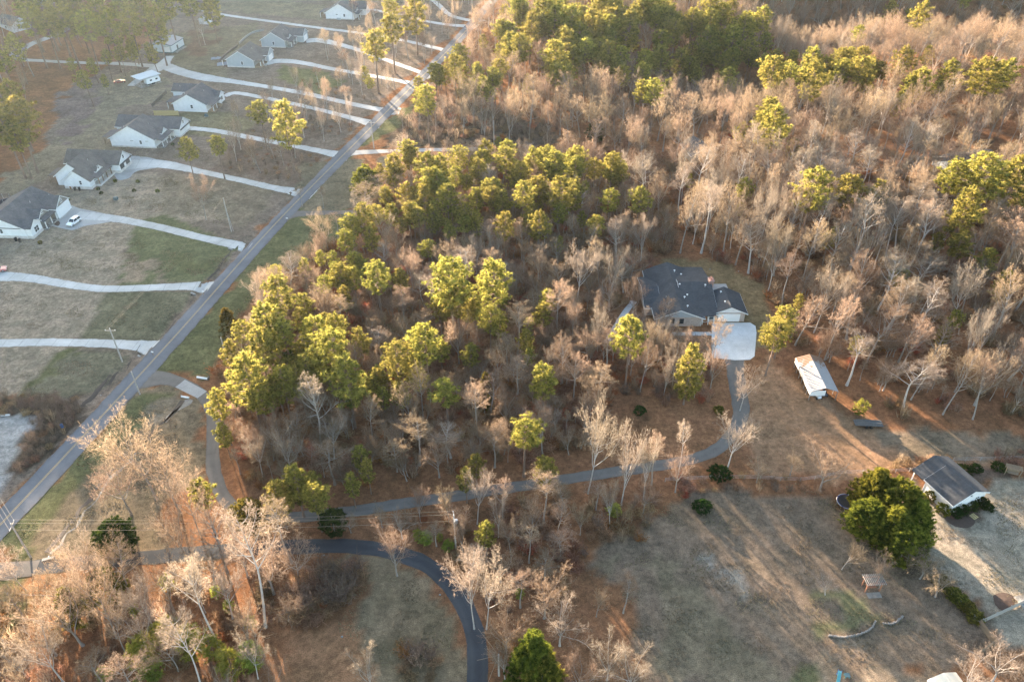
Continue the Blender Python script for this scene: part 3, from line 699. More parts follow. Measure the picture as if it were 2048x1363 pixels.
def shed_roof(par, x0, x1, y0, y1, za, zb, mat, axis='x', name='porch_roof'):
    """single slope, za at low coordinate, zb at high"""
    if axis == 'x': MB().prism([(x0, za), (x1, zb), (x1, zb + 0.15), (x0, za + 0.15)], y0, y1, 'y').build(name, M[mat], par)
    else: MB().prism([(y0, za), (y1, zb), (y1, zb + 0.15), (y0, za + 0.15)], x0, x1, 'x').build(name, M[mat], par)
def house(name, px, yaw, label, keep, cat='house'):
    x, y = G(*px)
    h = empty(name, (x, y, tz(x, y)), math.radians(yaw))
    tag(h, label, cat)
    ca_, sa_ = math.cos(math.radians(yaw)), math.sin(math.radians(yaw))
    a, b, c, d = keep
    BLOCK.append([(x + u * ca_ - v * sa_, y + u * sa_ + v * ca_) for u, v in ((a - 2, c - 2), (b + 2, c - 2), (b + 2, d + 2), (a - 2, d + 2))])
    return h
BLOCK = []
HG = 'new houses along the left of the road'
# nearest white house with the parked car
h = house('white_house', (68, 478), -4, 'nearest white house with grey roof and two brown-shingled front gables', (-18, 3, 0, 20)); h['group'] = HG
gable(h, -17, -1.6, 0, 19, 3.3, 25, 'y', 'white_siding', 'roof_grey', 'pale_brick')
gable(h, -9, 0, 0.15, 5.2, 3.3, 33, 'x', 'white_siding', 'roof_grey', 'pale_brick', over=0.3)
gable(h, -8, -0.9, 6.2, 10.8, 3.5, 36, 'x', 'tan_siding', 'roof_grey', over=0.3)
gable(h, -10, 1.0, 12.2, 19.3, 3.4, 36, 'x', 'tan_siding', 'roof_grey', over=0.3)
MB().box(0.2, 1.08, 12.15, 19.35, -0.3, 3.3).build('garage_front', M['white_siding'], h)
opening(h, 'E', 1.08, 0.05, 2.35, 4.8, 15.8, 'garage_door', 'trim')
opening(h, 'E', 0.0, 1.2, 2.8, 1.9, 2.7, mull=2); opening(h, 'E', 1.0, 3.9, 4.9, 0.8, 15.8, mull=2); opening(h, 'E', -0.9, 3.9, 4.8, 0.8, 8.5, mull=2)
opening(h, 'S', 0, 1.6, 2.9, 0.8, -9.0); opening(h, 'S', 0, 1.6, 2.7, 0.7, -14.5); opening(h, 'S', -0.06, -0.2, 0.85, 0.9, -11.2, 'door', 'brown_door')
shed_roof(h, -1.7, 1.0, 5.4, 12.0, 3.2, 2.6, 'roof_grey'); posts(h, [(0.8, 6), (0.8, 9), (0.8, 11.6)], 2.6); MB().box(-1.5, 1.2, 5.4, 12.1, -0.2, 0.35).build('porch_floor', M['concrete'], h)
opening(h, 'E', -1.6, 0.5, 2.5, 1.0, 8.5, 'door', 'brown_door')
shed_roof(h, -21, -17, 6, 14, 2.5, 3.2, 'roof_grey'); posts(h, [(-20.6, 6.4), (-20.6, 13.6)], 2.5)
# second
h = house('white_house', (187, 379), -5, 'second white house with stepped south gables beside the wide turning pad', (-17, 4, 0, 20)); h['group'] = HG
gable(h, -13, -1.5, 2.2, 13, 3.4, 36, 'y', 'white_siding', 'roof_grey')
gable(h, -9.4, -0.4, 0, 2.4, 3.0, 36, 'y', 'white_siding', 'roof_grey', 'pale_brick')
gable(h, -15.5, 3.0, 12.4, 20.4, 3.2, 36, 'x', 'white_siding', 'roof_grey', 'pale_brick')
gable(h, -6, -0.9, 5.6, 9.0, 3.7, 38, 'x', 'white_siding', 'roof_grey', over=0.25)
MB().box(3.5, 3.9, 12.2, 20.6, 2.75, 3.0).build('awning', M['dark_metal'], h)
for u in (14.4, 18.2): opening(h, 'E', 3.0, 0.05, 2.4, 2.6, u, 'garage_door', 'dark_metal')
opening(h, 'E', 3.0, 3.7, 4.8, 0.9, 16.4); opening(h, 'E', -0.9, 4.0, 4.9, 0.8, 7.3); opening(h, 'S', 0, 1.6, 2.9, 0.75, -3.6); opening(h, 'S', -0.06, -0.3, 0.85, 0.8, -7.6, 'door', 'brown_door')
shed_roof(h, -1.6, 1.2, 2.4, 12.2, 3.3, 2.7, 'roof_grey'); posts(h, [(1.0, 2.8), (1.0, 5.2), (1.0, 7.8), (1.0, 10.6)], 2.7, 0.25, 'wood'); MB().box(-1.5, 1.3, 2.5, 12.3, -0.2, 0.6).build('porch_floor', M['pale_brick'], h)
opening(h, 'E', -1.5, 0.7, 2.7, 1.1, 7.3, 'door', 'brown_door'); opening(h, 'E', -1.5, 1.1, 2.6, 1.4, 4.2, mull=2); opening(h, 'E', -1.5, 1.1, 2.6, 1.4, 10.2, mull=2)
shed_roof(h, -16.5, -13, 3, 9, 2.6, 3.3, 'roof_grey'); posts(h, [(-16.2, 3.3), (-16.2, 8.7)], 2.6, 0.2, 'wood')
# third
h = house('white_house', (318, 297), -6, 'third white house with one broad white south gable wall', (-20, 4, 0, 19)); h['group'] = HG
gable(h, -17.5, -1, 0, 11, 3.3, 29, 'y', 'white_siding', 'roof_grey', 'pale_brick', skirt_h=0.5)
gable(h, -20.5, 3.4, 10.4, 18.6, 3.3, 33, 'x', 'white_siding', 'roof_grey', 'pale_brick', skirt_h=0.5)
gable(h, -6.5, -0.4, 5.0, 8.6, 3.6, 38, 'x', 'white_siding', 'roof_grey', over=0.25)
MB().box(3.9, 4.25, 10.2, 18.8, 2.7, 2.95).build('awning', M['dark_metal'], h)
opening(h, 'S', 0, 1.4, 2.7, 0.8, -6.2); opening(h, 'S', 0, 2.4, 2.65, 1.2, -9.4); opening(h, 'S', 0, 2.4, 2.65, 1.2, -3.8); opening(h, 'E', 3.4, 3.8, 4.9, 0.9, 14.5)
for u in (12.6, 16.4): opening(h, 'E', 3.4, 0.05, 2.4, 2.5, u, 'garage_door', 'trim')
shed_roof(h, -1.1, 1.6, 0.6, 10, 3.2, 2.6, 'roof_grey'); posts(h, [(1.4, 1), (1.4, 4), (1.4, 7), (1.4, 9.6)], 2.6); MB().box(-1, 1.8, 0.5, 10.2, -0.2, 0.4).build('porch_floor', M['concrete'], h)
opening(h, 'E', -1, 0.4, 2.5, 1.0, 5.6, 'door', 'brown_door')
shed_roof(h, -21.4, -17.5, 1.5, 8, 2.6, 3.2, 'roof_grey'); posts(h, [(-21, 2), (-21, 7.6)], 2.6, 0.2, 'wood')
# L-shaped white house
h = house('white_house', (418, 225), -6, 'L-shaped white house with a detached-looking rear wing and dark yard fence', (-20, 3, 0, 20)); h['group'] = HG
gable(h, -14, -0.6, 0, 13, 3.2, 28, 'y', 'white_siding', 'roof_grey')
gable(h, -20.5, -11, 13.6, 19.6, 3.0, 33, 'x', 'white_siding', 'roof_grey')
gable(h, -6, 0.8, 9, 14, 3.0, 30, 'x', 'white_siding', 'roof_grey', over=0.3)
opening(h, 'S', 0, 1.4, 2.7, 0.9, -6.5); opening(h, 'S', 13.6, 1.0, 2.2, 0.9, -16); opening(h, 'E', 0.8, 1, 2.4, 1.4, 11.5, mull=2); opening(h, 'E', -11, 1.2, 2.4, 0.9, 18)
shed_roof(h, -0.7, 2.0, 0.4, 9, 3.1, 2.5, 'roof_grey'); posts(h, [(1.8, 0.8), (1.8, 4), (1.8, 8.6)], 2.5); MB().box(-0.6, 2.2, 0.3, 9, -0.2, 0.4).build('porch_floor', M['wood'], h)
opening(h, 'E', -0.6, 0.4, 2.5, 1.0, 4.5, 'door', 'brown_door')
shed_roof(h, -18, -14, 2, 9, 2.5, 3.0, 'roof_grey'); posts(h, [(-17.6, 2.4), (-17.6, 8.6)], 2.5)
# grey houses
h = house('grey_house', (512, 136), -6, 'nearer grey-sided house with white trim and a fenced yard behind', (-14, 4, 0, 16)); h['group'] = HG
gable(h, -13, -0.6, 0, 14, 3.4, 30, 'y', 'grey_siding', 'roof_grey', skirt='pale_brick', skirt_h=0.5)
gable(h, -6, 2.8, 8, 15.5, 3.2, 30, 'x', 'grey_siding', 'roof_grey', over=0.35)
opening(h, 'S', 0, 1.2, 2.6, 0.9, -6); opening(h, 'E', 2.8, 0.05, 2.4, 4.6, 11.7, 'garage_door', 'trim')
shed_roof(h, -0.7, 2.3, 0.4, 7.8, 3.3, 2.6, 'roof_grey'); posts(h, [(2.1, 0.8), (2.1, 4), (2.1, 7.4)], 2.6, 0.25); MB().box(-0.6, 2.4, 0.3, 7.9, -0.2, 0.7).build('porch_floor', M['wood'], h)
for k in range(4): MB().box(2.4 + 0.3 * k, 2.7 + 0.3 * k, 3, 5, -0.2, 0.6 - 0.15 * k).build('step', M['grey_wood'], h)
shed_roof(h, -16, -13, 1, 7, 2.5, 3.1, 'roof_grey'); posts(h, [(-15.7, 1.4), (-15.7, 6.6)], 2.5)
h = house('grey_house', (577, 96), -6, 'farther grey-sided house with white-trimmed gable', (-14, 5, 0, 17)); h['group'] = HG
gable(h, -13, -1.4, 0, 14, 3.4, 31, 'y', 'grey_siding', 'roof_grey', skirt='pale_brick', skirt_h=0.4)
gable(h, -7, 4.4, 9, 16.5, 3.2, 31, 'x', 'grey_siding', 'roof_grey', over=0.35)
gable(h, -6, -0.6, 3.6, 6.8, 3.7, 36, 'x', 'grey_siding', 'roof_grey', over=0.25)
opening(h, 'S', 0, 1.2, 2.6, 0.9, -7); opening(h, 'E', 4.4, 0.05, 2.4, 4.6, 12.7, 'garage_door', 'trim'); opening(h, 'E', 4.4, 3.4, 4.4, 0.8, 12.7)
shed_roof(h, -1.5, 1.6, 0.4, 8.8, 3.3, 2.6, 'roof_grey'); posts(h, [(1.4, 0.8), (1.4, 4.5), (1.4, 8.4)], 2.6, 0.25); MB().box(-1.4, 1.8, 0.3, 8.8, -0.2, 0.4).build('porch_floor', M['concrete'], h)
h = house('white_house', (712, 40), -6, 'farthest white house, cut by the top edge', (-17, 4, 0, 18)); h['group'] = HG
gable(h, -16, -1, 0, 13, 3.3, 30, 'y', 'white_siding', 'roof_grey', 'pale_brick', skirt_h=0.4)
gable(h, -8, 3.2, 9, 17, 3.3, 33, 'x', 'white_siding', 'roof_grey')
gable(h, -6, -0.4, 3, 6.5, 3.6, 36, 'x', 'white_siding', 'roof_grey', over=0.25)
opening(h, 'S', 0, 1.4, 2.7, 0.9, -6); opening(h, 'S', 0, 2.2, 2.6, 1.0, -10); MB().box(-10, -8, -0.9, -0.05, 0.0, 0.8).build('air_unit', M['grey_siding'], h)
shed_roof(h, -1.1, 1.6, 0.4, 8.8, 3.2, 2.6, 'roof_grey'); posts(h, [(1.4, 0.8), (1.4, 4.5), (1.4, 8.4)], 2.6)
shed_roof(h, -20, -16, 2, 9, 2.5, 3.2, 'roof_grey'); posts(h, [(-19.6, 2.4), (-19.6, 8.6)], 2.5)
# far buildings at upper left
h = house('far_house', (92, 14), -10, 'pale long-roofed building at the top left corner behind the pines', (-18, 0, 0, 10))
gable(h, -18, 0, 0, 9, 3.2, 24, 'x', 'white_siding', 'metal_wall'); opening(h, 'S', 0, 1.2, 2.4, 1.2, -6, mull=2); opening(h, 'S', 0, 1.2, 2.4, 1.2, -12, mull=2)
h = house('far_house', (28, 66), -30, 'grey-roofed house at the left edge near the top', (-12, 0, 0, 10))
gable(h, -12, 0, 0, 9, 3.2, 30, 'x', 'white_siding', 'roof_grey'); opening(h, 'E', 0, 1.2, 2.4, 1.0, 3); opening(h, 'E', 0, 1.2, 2.4, 1.0, 6.5); opening(h, 'S', 0, 1.2, 2.4, 1.0, -5)
# metal garage, camper shelter, small shed
h = house('metal_garage', (345, 107), -8, 'pale metal garage with white roller door at the end of the long driveway', (-10, 0, 0, 12), 'garage')
gable(h, -9.4, 0, 0, 12, 3.5, 13, 'y', 'metal_wall', 'metal_roof', over=0.25, trim='teal_metal'); MB().box(-9.46, 0.06, -0.06, 12.06, -0.2, 0.45).build('base_trim', M['teal_metal'], h)
opening(h, 'S', 0, 0.05, 3.0, 3.0, -2.2, 'garage_door', 'trim', 'teal_metal'); opening(h, 'E', 0, 0.1, 2.2, 1.0, 5.5, 'door', 'dark_metal', 'teal_metal')
MB().box(0.3, 1.8, 1, 10.5, -0.1, 0.12).build('side_slab', M['concrete'], h)
h = house('camper_shelter', (284, 176), 52, 'open shelter with pale roof over a parked camper trailer', (-2, 9, -1, 6), 'shelter')
posts(h, [(0.2, 0.2), (0.2, 5.2), (8.8, 0.2), (8.8, 5.2), (4.5, 0.2), (4.5, 5.2)], 3.6, 0.16, 'steel'); shed_roof(h, -0.5, 9.5, -0.6, 6.0, 3.5, 3.7, 'metal_wall', 'y', 'roof'); MB().box(-0.4, 9.4, -0.3, 5.8, -0.1, 0.1).build('floor_slab', M['concrete'], h)
h = house('small_shed', (418, 49), -4, 'small white shed beside the top driveway bend', (-5, 0, 0, 7), 'shed')
gable(h, -5, 0, 0, 6.5, 2.6, 28, 'y', 'white_siding', 'roof_grey', over=0.25); opening(h, 'S', 0, 0.1, 2.1, 1.4, -2.5, 'door', 'trim')

# brick house in the woods (ridge runs straight away from the camera)
h = house('brick_house', (1321, 655), 0, 'low brick ranch house with charcoal roof and three joined gables', (-2, 22, 0, 24))
X0, Y0 = h.location.x, h.location.y
def bx(x): return x - X0
def by(y): return y - Y0
yS = 155.9
gable(h, bx(35.6), bx(46.9), by(yS), by(177), 2.75, 22, 'y', 'brick', 'roof_dark', over=0.6)
gable(h, bx(43), bx(50.6), by(157.6), by(178.4), 2.75, 12.5, 'x', 'brick', 'roof_dark', over=0.5)
gable(h, bx(50.3), bx(58.0), by(157.9), by(166.2), 2.7, 24, 'y', 'brick', 'roof_dark', over=0.5)
gable(h, bx(33.6), bx(37), by(160.5), by(174), 2.5, 14, 'x', 'brick', 'roof_dark', over=0.4)
MB().prism([(bx(34.9), 2.76), (bx(47.4), 2.76), (bx(41.25), 4.95)], by(yS) - 0.06, by(yS) - 0.01, 'y').build('gable_face', M['grey_siding'], h)
for u in (39.6, 41.9): opening(h, 'S', by(yS), 0.9, 2.2, 0.9, bx(u), frame='dark_metal')
opening(h, 'S', by(157.6), 0.1, 2.2, 1.0, bx(48.2), 'door', 'brown_door'); opening(h, 'S', by(157.6), 0.9, 2.2, 1.1, bx(49.6), frame='trim')
opening(h, 'S', by(157.9), 0.05, 2.2, 5.2, bx(54.1), 'garage_door', 'trim'); MB().prism([(bx(50.0), 2.72), (bx(58.3), 2.72), (bx(54.15), 4.5)], by(157.9) - 0.05, by(157.9) - 0.01, 'y').build('gable_face', M['white_siding'], h)
posts(h, [(bx(47.3), by(156.6)), (bx(48.7), by(156.6)), (bx(50.1), by(156.6))], 2.7, 0.16); shed_roof(h, bx(46.6), bx(50.5), by(156.4), by(157.8), 2.62, 2.75, 'roof_dark', 'y')
ch = MB().box(bx(50.4), bx(51.6), by(167.2), by(169.0), -0.2, 6.0).box(bx(50.3), bx(51.7), by(167.1), by(169.1), 5.75, 5.95).build('chimney', M['red_brick'], h)
MB().lathe([(0.16, 6.0), (0.16, 6.5)], 8, (bx(51.0), by(167.7), 0)).lathe([(0.16, 6.0), (0.16, 6.5)], 8, (bx(51.0), by(168.5), 0)).build('flue', M['red_brick'], ch)
def vent(x, y, z):
    MB().lathe([(0.05, -0.4), (0.05, 0.35), (0.24, 0.36), (0.24, 0.46), (0.05, 0.55)], 8, (bx(x), by(y), z)).build('roof_vent', M['white_paint'], h)
for (x, y) in ((42.6, 173.5), (44.3, 172.8), (42.9, 167.2), (44.2, 163.2), (43.2, 161.6), (43.3, 157.8)): vent(x, y, 2.75 + (46.9 - x) * 0.404 + 0.3)
for (x, y) in ((49.2, 166.2),): vent(x, y, 5.1)
for (x, y) in ((53.0, 164.6), (53.1, 160.2)): vent(x, y, 4.1)
# carport
h = empty('metal_carport', (65.3, 128.4, 0)); tag(h, 'white metal carport with ribbed roof and rust-brown leaves on top, at the wood edge', 'carport')
BLOCK.append([(63.5, 126), (73.5, 126), (73.5, 142), (63.5, 142)])
for u in (0.06, 5.94):
    for k in range(7): MB().box(u - 0.06, u + 0.06, 0.1 + 1.86 * k, 0.22 + 1.86 * k, -0.1, 2.5).build('leg', M['steel'], h)
r = MB(); prof = [(-0.15, 2.25), (0.1, 2.62), (3.0, 3.65), (5.9, 2.62), (6.15, 2.25), (6.15, 2.31), (5.92, 2.68), (3.0, 3.71), (0.08, 2.68), (-0.15, 2.31)]
r.prism(prof, -0.2, 11.7, 'y')
m, nt, out = new_mat('white_ribbed_metal')          # fallen leaves have drifted over the rear half
tc = nd(nt, 'ShaderNodeTexCoord'); sx = nd(nt, 'ShaderNodeSeparateXYZ'); nt.links.new(tc.outputs['Object'], sx.inputs[0])
n1 = noise(nt, tc.outputs['Object'], 0.7, 6, 0.75); ad = nd(nt, 'ShaderNodeMath', operation='MULTIPLY_ADD'); ad.inputs[1].default_value = 0.055; nt.links.new(sx.outputs['Y'], ad.inputs[0]); nt.links.new(n1, ad.inputs[2])
cc = mixc(nt, ramp(nt, ad.outputs[0], [(0.97, (0, 0, 0)), (1.1, (1, 1, 1))]), ramp(nt, n1, [(0.3, (0.30, 0.30, 0.31)), (0.7, (0.38, 0.37, 0.37))]), (0.24, 0.15, 0.10))
b = nd(nt, 'ShaderNodeBsdfPrincipled'); b.inputs['Roughness'].default_value = 0.6; b.inputs['Specular IOR Level'].default_value = 0.3
nt.links.new(cc, b.inputs['Base Color']); nt.links.new(b.outputs[0], out.inputs['Surface'])
ro = r.build('roof', m, h)
for k in range(24):
    y = -0.1 + 0.5 * k
    MB().prism([(-0.17, 2.3), (0.08, 2.69), (3.0, 3.72), (5.92, 2.69), (6.17, 2.3), (6.17, 2.34), (5.94, 2.73), (3.0, 3.76), (0.06, 2.73), (-0.17, 2.34)], y, y + 0.06, 'y').build('rib', ro.data.materials[0], ro)
MB().box(0.0, 3.3, 0.05, 0.12, 1.3, 2.75).build('front_panel', M['trim'], h)
MB().box(-0.02, 0.05, 0.2, 11.5, 1.5, 2.6).build('side_panel', M['trim'], h)
# white garage near the lower right
gx0, gy0 = 81.9, 96.4
h = empty('white_garage', (gx0, gy0, 0), math.radians(22)); tag(h, 'white garage with dark shingle roof and open porch end, lower right', 'garage')
ca_, sa_ = math.cos(math.radians(22)), math.sin(math.radians(22))
BLOCK.append([(gx0 + u * ca_ - v * sa_, gy0 + u * sa_ + v * ca_) for u, v in ((-2, -3), (11, -3), (11, 11), (-2, 11))])
gable(h, 0, 8.4, 0, 6.4, 2.9, 24, 'y', 'white_siding', 'roof_dark', over=0.35)
t = 0.16; k_ = math.tan(math.radians(24)); pr = MB()
pr.prism([(-0.5, 2.9 - 0.5 * k_ - 0.06), (4.2, 2.9 + 4.2 * k_ - 0.06), (4.2, 2.9 + 4.2 * k_ + t - 0.06), (-0.5, 2.9 - 0.5 * k_ + t - 0.06)], 6.76, 9.7, 'y')
pr.prism([(4.2, 2.9 + 4.2 * k_ - 0.06), (8.9, 2.9 - 0.5 * k_ - 0.06), (8.9, 2.9 - 0.5 * k_ + t - 0.06), (4.2, 2.9 + 4.2 * k_ + t - 0.06)], 6.76, 9.7, 'y')
pr.build('porch_roof', M['roof_dark'], h); posts(h, [(0.1, 9.3), (8.3, 9.3), (4.2, 9.3)], 2.9, 0.18)
for u in (2.0, 6.3): opening(h, 'S', 0, 1.2, 2.3, 0.9, u, mull=2)
opening(h, 'S', 0, 3.2, 4.0, 0.6, 4.2); opening(h, 'W', 0, 0.05, 2.3, 2.7, 1.9, 'garage_door', 'trim'); opening(h, 'W', 0, 0.05, 2.3, 2.7, 5.0, 'garage_door', 'trim')
# houses deep in the right-hand woods
h = house('hidden_house', (1432, 322), 10, 'small brown house half hidden by bare trees in the right-hand woods', (-9, -1, 2, 9))
gable(h, -9, -1, 0, 10, 2.7, 30, 'y', 'tan_siding', 'roof_grey'); opening(h, 'S', 0, 1.2, 2.6, 1.0, -6.5); opening(h, 'S', 0, 1.2, 2.6, 1.0, -3); opening(h, 'S', 0, 3.4, 4.2, 0.8, -5)
h = house('dark_roof_house', (1985, 345), 18, 'dark-roofed house at the right edge among bare trees', (-16, 4, 0, 12))
gable(h, -15, 2, 0, 11, 3.0, 22, 'x', 'grey_siding', 'roof_dark'); opening(h, 'S', 0, 1.2, 2.4, 1.2, -10, mull=2); opening(h, 'S', 0, 0.1, 2.2, 1.0, -5, 'door')
# shed corner at the bottom edge
h = house('cream_shed', (1886, 1385), 14, 'cream-roofed shed corner showing at the bottom edge', (-3, 3, -3, 3), 'shed')
gable(h, -2.2, 2.2, -4, 1.2, 2.3, 20, 'y', 'white_siding', 'cream', over=0.25); opening(h, 'W', -2.2, 0.1, 2.0, 1.0, -1.5, 'door', 'trim')
# pale gabled wall/pool corner at the right edge
h = empty('pool_wall', (*G(2048, 1205), 0), math.radians(12)); tag(h, 'pale concrete pool coping corner at the right edge', 'pool')
MB().box(-1.0, 6, 0.2, 1.3, -0.1, 0.35).build('coping', M['concrete'], h); MB().box(-1.0, 0.2, -7, 0.2, -0.1, 0.35).build('coping', M['concrete'], h); MB().box(0.2, 6, -7, 0.2, -0.05, 0.12).build('planting_bed', M['mulch'], h)

# ------------------------------------------------------------------ vehicles
def car(px, yaw, paint, label, L=4.7, W=1.86, H=1.68, suv=True, name='parked_car'):
    x, y = G(*px)
    c = empty(name, (x, y, tz(x, y) + 0.05), math.radians(yaw)); tag(c, label, 'car')
    hL = L / 2
    lower = [(-hL, 0.42), (-hL + 0.08, 0.28), (hL - 0.1, 0.28), (hL, 0.45), (hL - 0.02, 0.78), (hL - 0.9, 0.98), (-hL + 0.1, 1.0), (-hL, 0.85)]
    MB().prism(lower, -W / 2, W / 2, 'y').build('body', paint, c, bevel=0.06)
    if suv: cab = [(-hL + 0.12, 0.98), (hL - 1.25, 0.98), (hL - 2.0, H), (-hL + 0.45, H)]
    else: cab = [(-hL + 0.7, 0.98), (hL - 1.3, 0.98), (hL - 2.1, H - 0.25), (-hL + 1.5, H - 0.25)]
    m_ = MB(); n = len(cab)
    v = [(p[0], -W / 2 + (0.06 if p[1] < 1.1 else 0.2), p[1]) for p in cab] + [(p[0], W / 2 - (0.06 if p[1] < 1.1 else 0.2), p[1]) for p in cab]
    m_.add(v, [tuple(range(n))[::-1], tuple(range(n, 2 * n))] + [(i, (i + 1) % n, n + (i + 1) % n, n + i) for i in range(n)])
    cb = m_.build('cabin', M['glass'], c, bevel=0.03)
    zt = cab[2][1]
    MB().box(cab[3][0] - 0.02, cab[2][0] + 0.04, -W / 2 + 0.19, W / 2 - 0.19, zt - 0.03, zt + 0.05).build('roof_panel', paint, c, bevel=0.02)
    pil = MB()
    for s in (-1, 1):
        for a, b in ((cab[0], cab[3]), (cab[1], cab[2]), (((cab[0][0] + cab[1][0]) / 2 - 0.1, 0.98), ((cab[3][0] + cab[2][0]) / 2 - 0.05, zt))):
            pil.tube([(a[0], s * (W / 2 - 0.055), a[1]), (b[0], s * (W / 2 - 0.195), b[1])], 0.05, 5)
    pil.build('pillars', paint, c)
    for u in (-hL + 0.85, hL - 0.9):
        for s in (-1, 1):
            w = empty('wheel', (u, s * (W / 2 - 0.1), 0.33)); w.parent = c
            bpy.data.objects.remove(w)
            ty = MB(); ty.tube([(u, s * (W / 2 - 0.23), 0.33), (u, s * (W / 2 + 0.01), 0.33)], 0.34, 16); t_ = ty.build('wheel', M['rubber'], c)
            MB().tube([(u, s * (W / 2 + 0.005), 0.33), (u, s * (W / 2 + 0.03), 0.33)], 0.21, 12).build('rim', M['rim'], t_)
    for s in (-1, 1):
        MB().box(hL - 0.12, hL + 0.01, s * (W / 2 - 0.3) - 0.2, s * (W / 2 - 0.3) + 0.2, 0.6, 0.75).build('headlight', M['lamp_clear'], c)
        MB().box(-hL - 0.015, -hL + 0.1, s * (W / 2 - 0.2) - 0.12, s * (W / 2 - 0.2) + 0.12, 0.65, 0.9).build('tail_light', M['lamp_red'], c)
        MB().box(cab[1][0] - 0.35, cab[1][0] - 0.15, s * (W / 2 + 0.08) - 0.09, s * (W / 2 + 0.08) + 0.09, 1.0, 1.14).build('mirror', paint, c)
    MB().box(-hL - 0.02, hL + 0.02, -W / 2 + 0.15, W / 2 - 0.15, 0.3, 0.45).build('bumper', M['dark_metal'], c)
    return c
car((149, 447), -105, M['white_car'], 'white SUV parked on the concrete pad of the nearest white house')
car((-4, 543), 20, M['pink_car'], 'faded red car cut by the left edge on the second driveway', suv=False)
car((240, 166), 25, M['red_car'], 'dark red car parked left of the camper shelter', suv=False, H=1.6)
car((302, 152), 52, M['red_car'], 'dark red pickup-sized car parked right of the camper shelter')
# camper trailer under the shelter
sx_, sy_ = G(284, 176)
c = empty('camper_trailer', (sx_ + 1.0, sy_ + 1.9, tz(sx_, sy_) + 0.12), math.radians(52)); tag(c, 'white camper trailer parked under the open shelter', 'camper')
MB().prism([(0.5, 0.6), (6.6, 0.6), (6.9, 1.4), (6.4, 2.9), (0.6, 2.9), (0.4, 1.4)], -0.6, 1.7, 'y').build('body', M['white_car'], c, bevel=0.1)
for u in (2.0, 4.6): MB().box(u, u + 1.0, -0.64, -0.59, 1.6, 2.2).build('window', M['glass'], c)
for u in (2.9, 3.7): MB().tube([(u, -0.55, 0.35), (u, 1.65, 0.35)], 0.35, 14).build('wheel', M['rubber'], c)
MB().tube([(6.5, 0.5, 0.5), (8.0, 0.5, 0.45)], 0.06, 6).build('tow_bar', M['dark_metal'], c)
# flat trailer with boards
tx_, ty_ = G(1735, 850)
c = empty('flat_trailer', (tx_, ty_, tz(tx_, ty_)), math.radians(-4)); tag(c, 'long grey flat trailer stacked with boards at the wood edge', 'trailer')
MB().box(-2.9, 2.9, -0.9, 0.9, 0.55, 0.68).build('deck', M['trailer_wood'], c)
for i in range(6): MB().box(-2.7 + 0.1 * (i % 3), 2.8 - 0.15 * (i % 2), -0.8 + 0.28 * i, -0.6 + 0.28 * i, 0.685, 0.8 + 0.05 * (i % 3)).build('board', M['trailer_wood'], c)
for u in (-0.5, 0.4):
    for s in (-1, 1): MB().tube([(u, s * 0.95, 0.34), (u, s * 1.12, 0.34)], 0.34, 14).build('wheel', M['rubber'], c)
MB().tube([(2.9, -0.5, 0.55), (4.3, 0, 0.5), (2.9, 0.5, 0.55)], 0.05, 6).build('tow_bar', M['dark_metal'], c)
# things under the carport
def bin_(px, label, mat=None, h=1.05, w=0.6, name='trash_bin'):
    x, y = G(*px); o = empty(name, (x, y, tz(x, y) + 0.02), random.uniform(-0.4, 0.4)); tag(o, label, 'bin')
    MB().add([(-w / 2.4, -w / 2.4, 0), (w / 2.4, -w / 2.4, 0), (w / 2.4, w / 2.4, 0), (-w / 2.4, w / 2.4, 0), (-w / 2, -w / 2, h), (w / 2, -w / 2, h), (w / 2, w / 2, h), (-w / 2, w / 2, h)],
             [(3, 2, 1, 0), (4, 5, 6, 7), (0, 1, 5, 4), (1, 2, 6, 5), (2, 3, 7, 6), (3, 0, 4, 7)])
    b_ = MB(); b_.add([(-w / 2.4, -w / 2.4, 0), (w / 2.4, -w / 2.4, 0), (w / 2.4, w / 2.4, 0), (-w / 2.4, w / 2.4, 0), (-w / 2, -w / 2, h), (w / 2, -w / 2, h), (w / 2, w / 2, h), (-w / 2, w / 2, h)],
             [(3, 2, 1, 0), (4, 5, 6, 7), (0, 1, 5, 4), (1, 2, 6, 5), (2, 3, 7, 6), (3, 0, 4, 7)])
    b_.build('bin_body', mat or M['plastic_black'], o); MB().prism([(-w / 2 - 0.03, h), (w / 2 + 0.03, h), (w / 2 + 0.03, h + 0.06), (0, h + 0.14), (-w / 2 - 0.03, h + 0.06)], -w / 2 - 0.03, w / 2 + 0.03, 'y').build('lid', mat or M['plastic_black'], o)
    for s in (-1, 1): MB().tube([(s * w * 0.3, w / 2.2, 0.1), (s * w * 0.42, w / 2.2, 0.1)], 0.1, 8).build('wheel', M['rubber'], o)
bin_((33, 482), 'left black bin against the brick skirt of the nearest white house'); bin_((41, 484), 'right black bin against the brick skirt of the nearest white house')
bin_((151, 381), 'left black bin by the south wall of the second white house'); bin_((160, 381), 'right black bin by the south wall of the second white house')
bin_((540, 93), 'left black bin by the farther grey house'); bin_((547, 94), 'right black bin by the farther grey house')
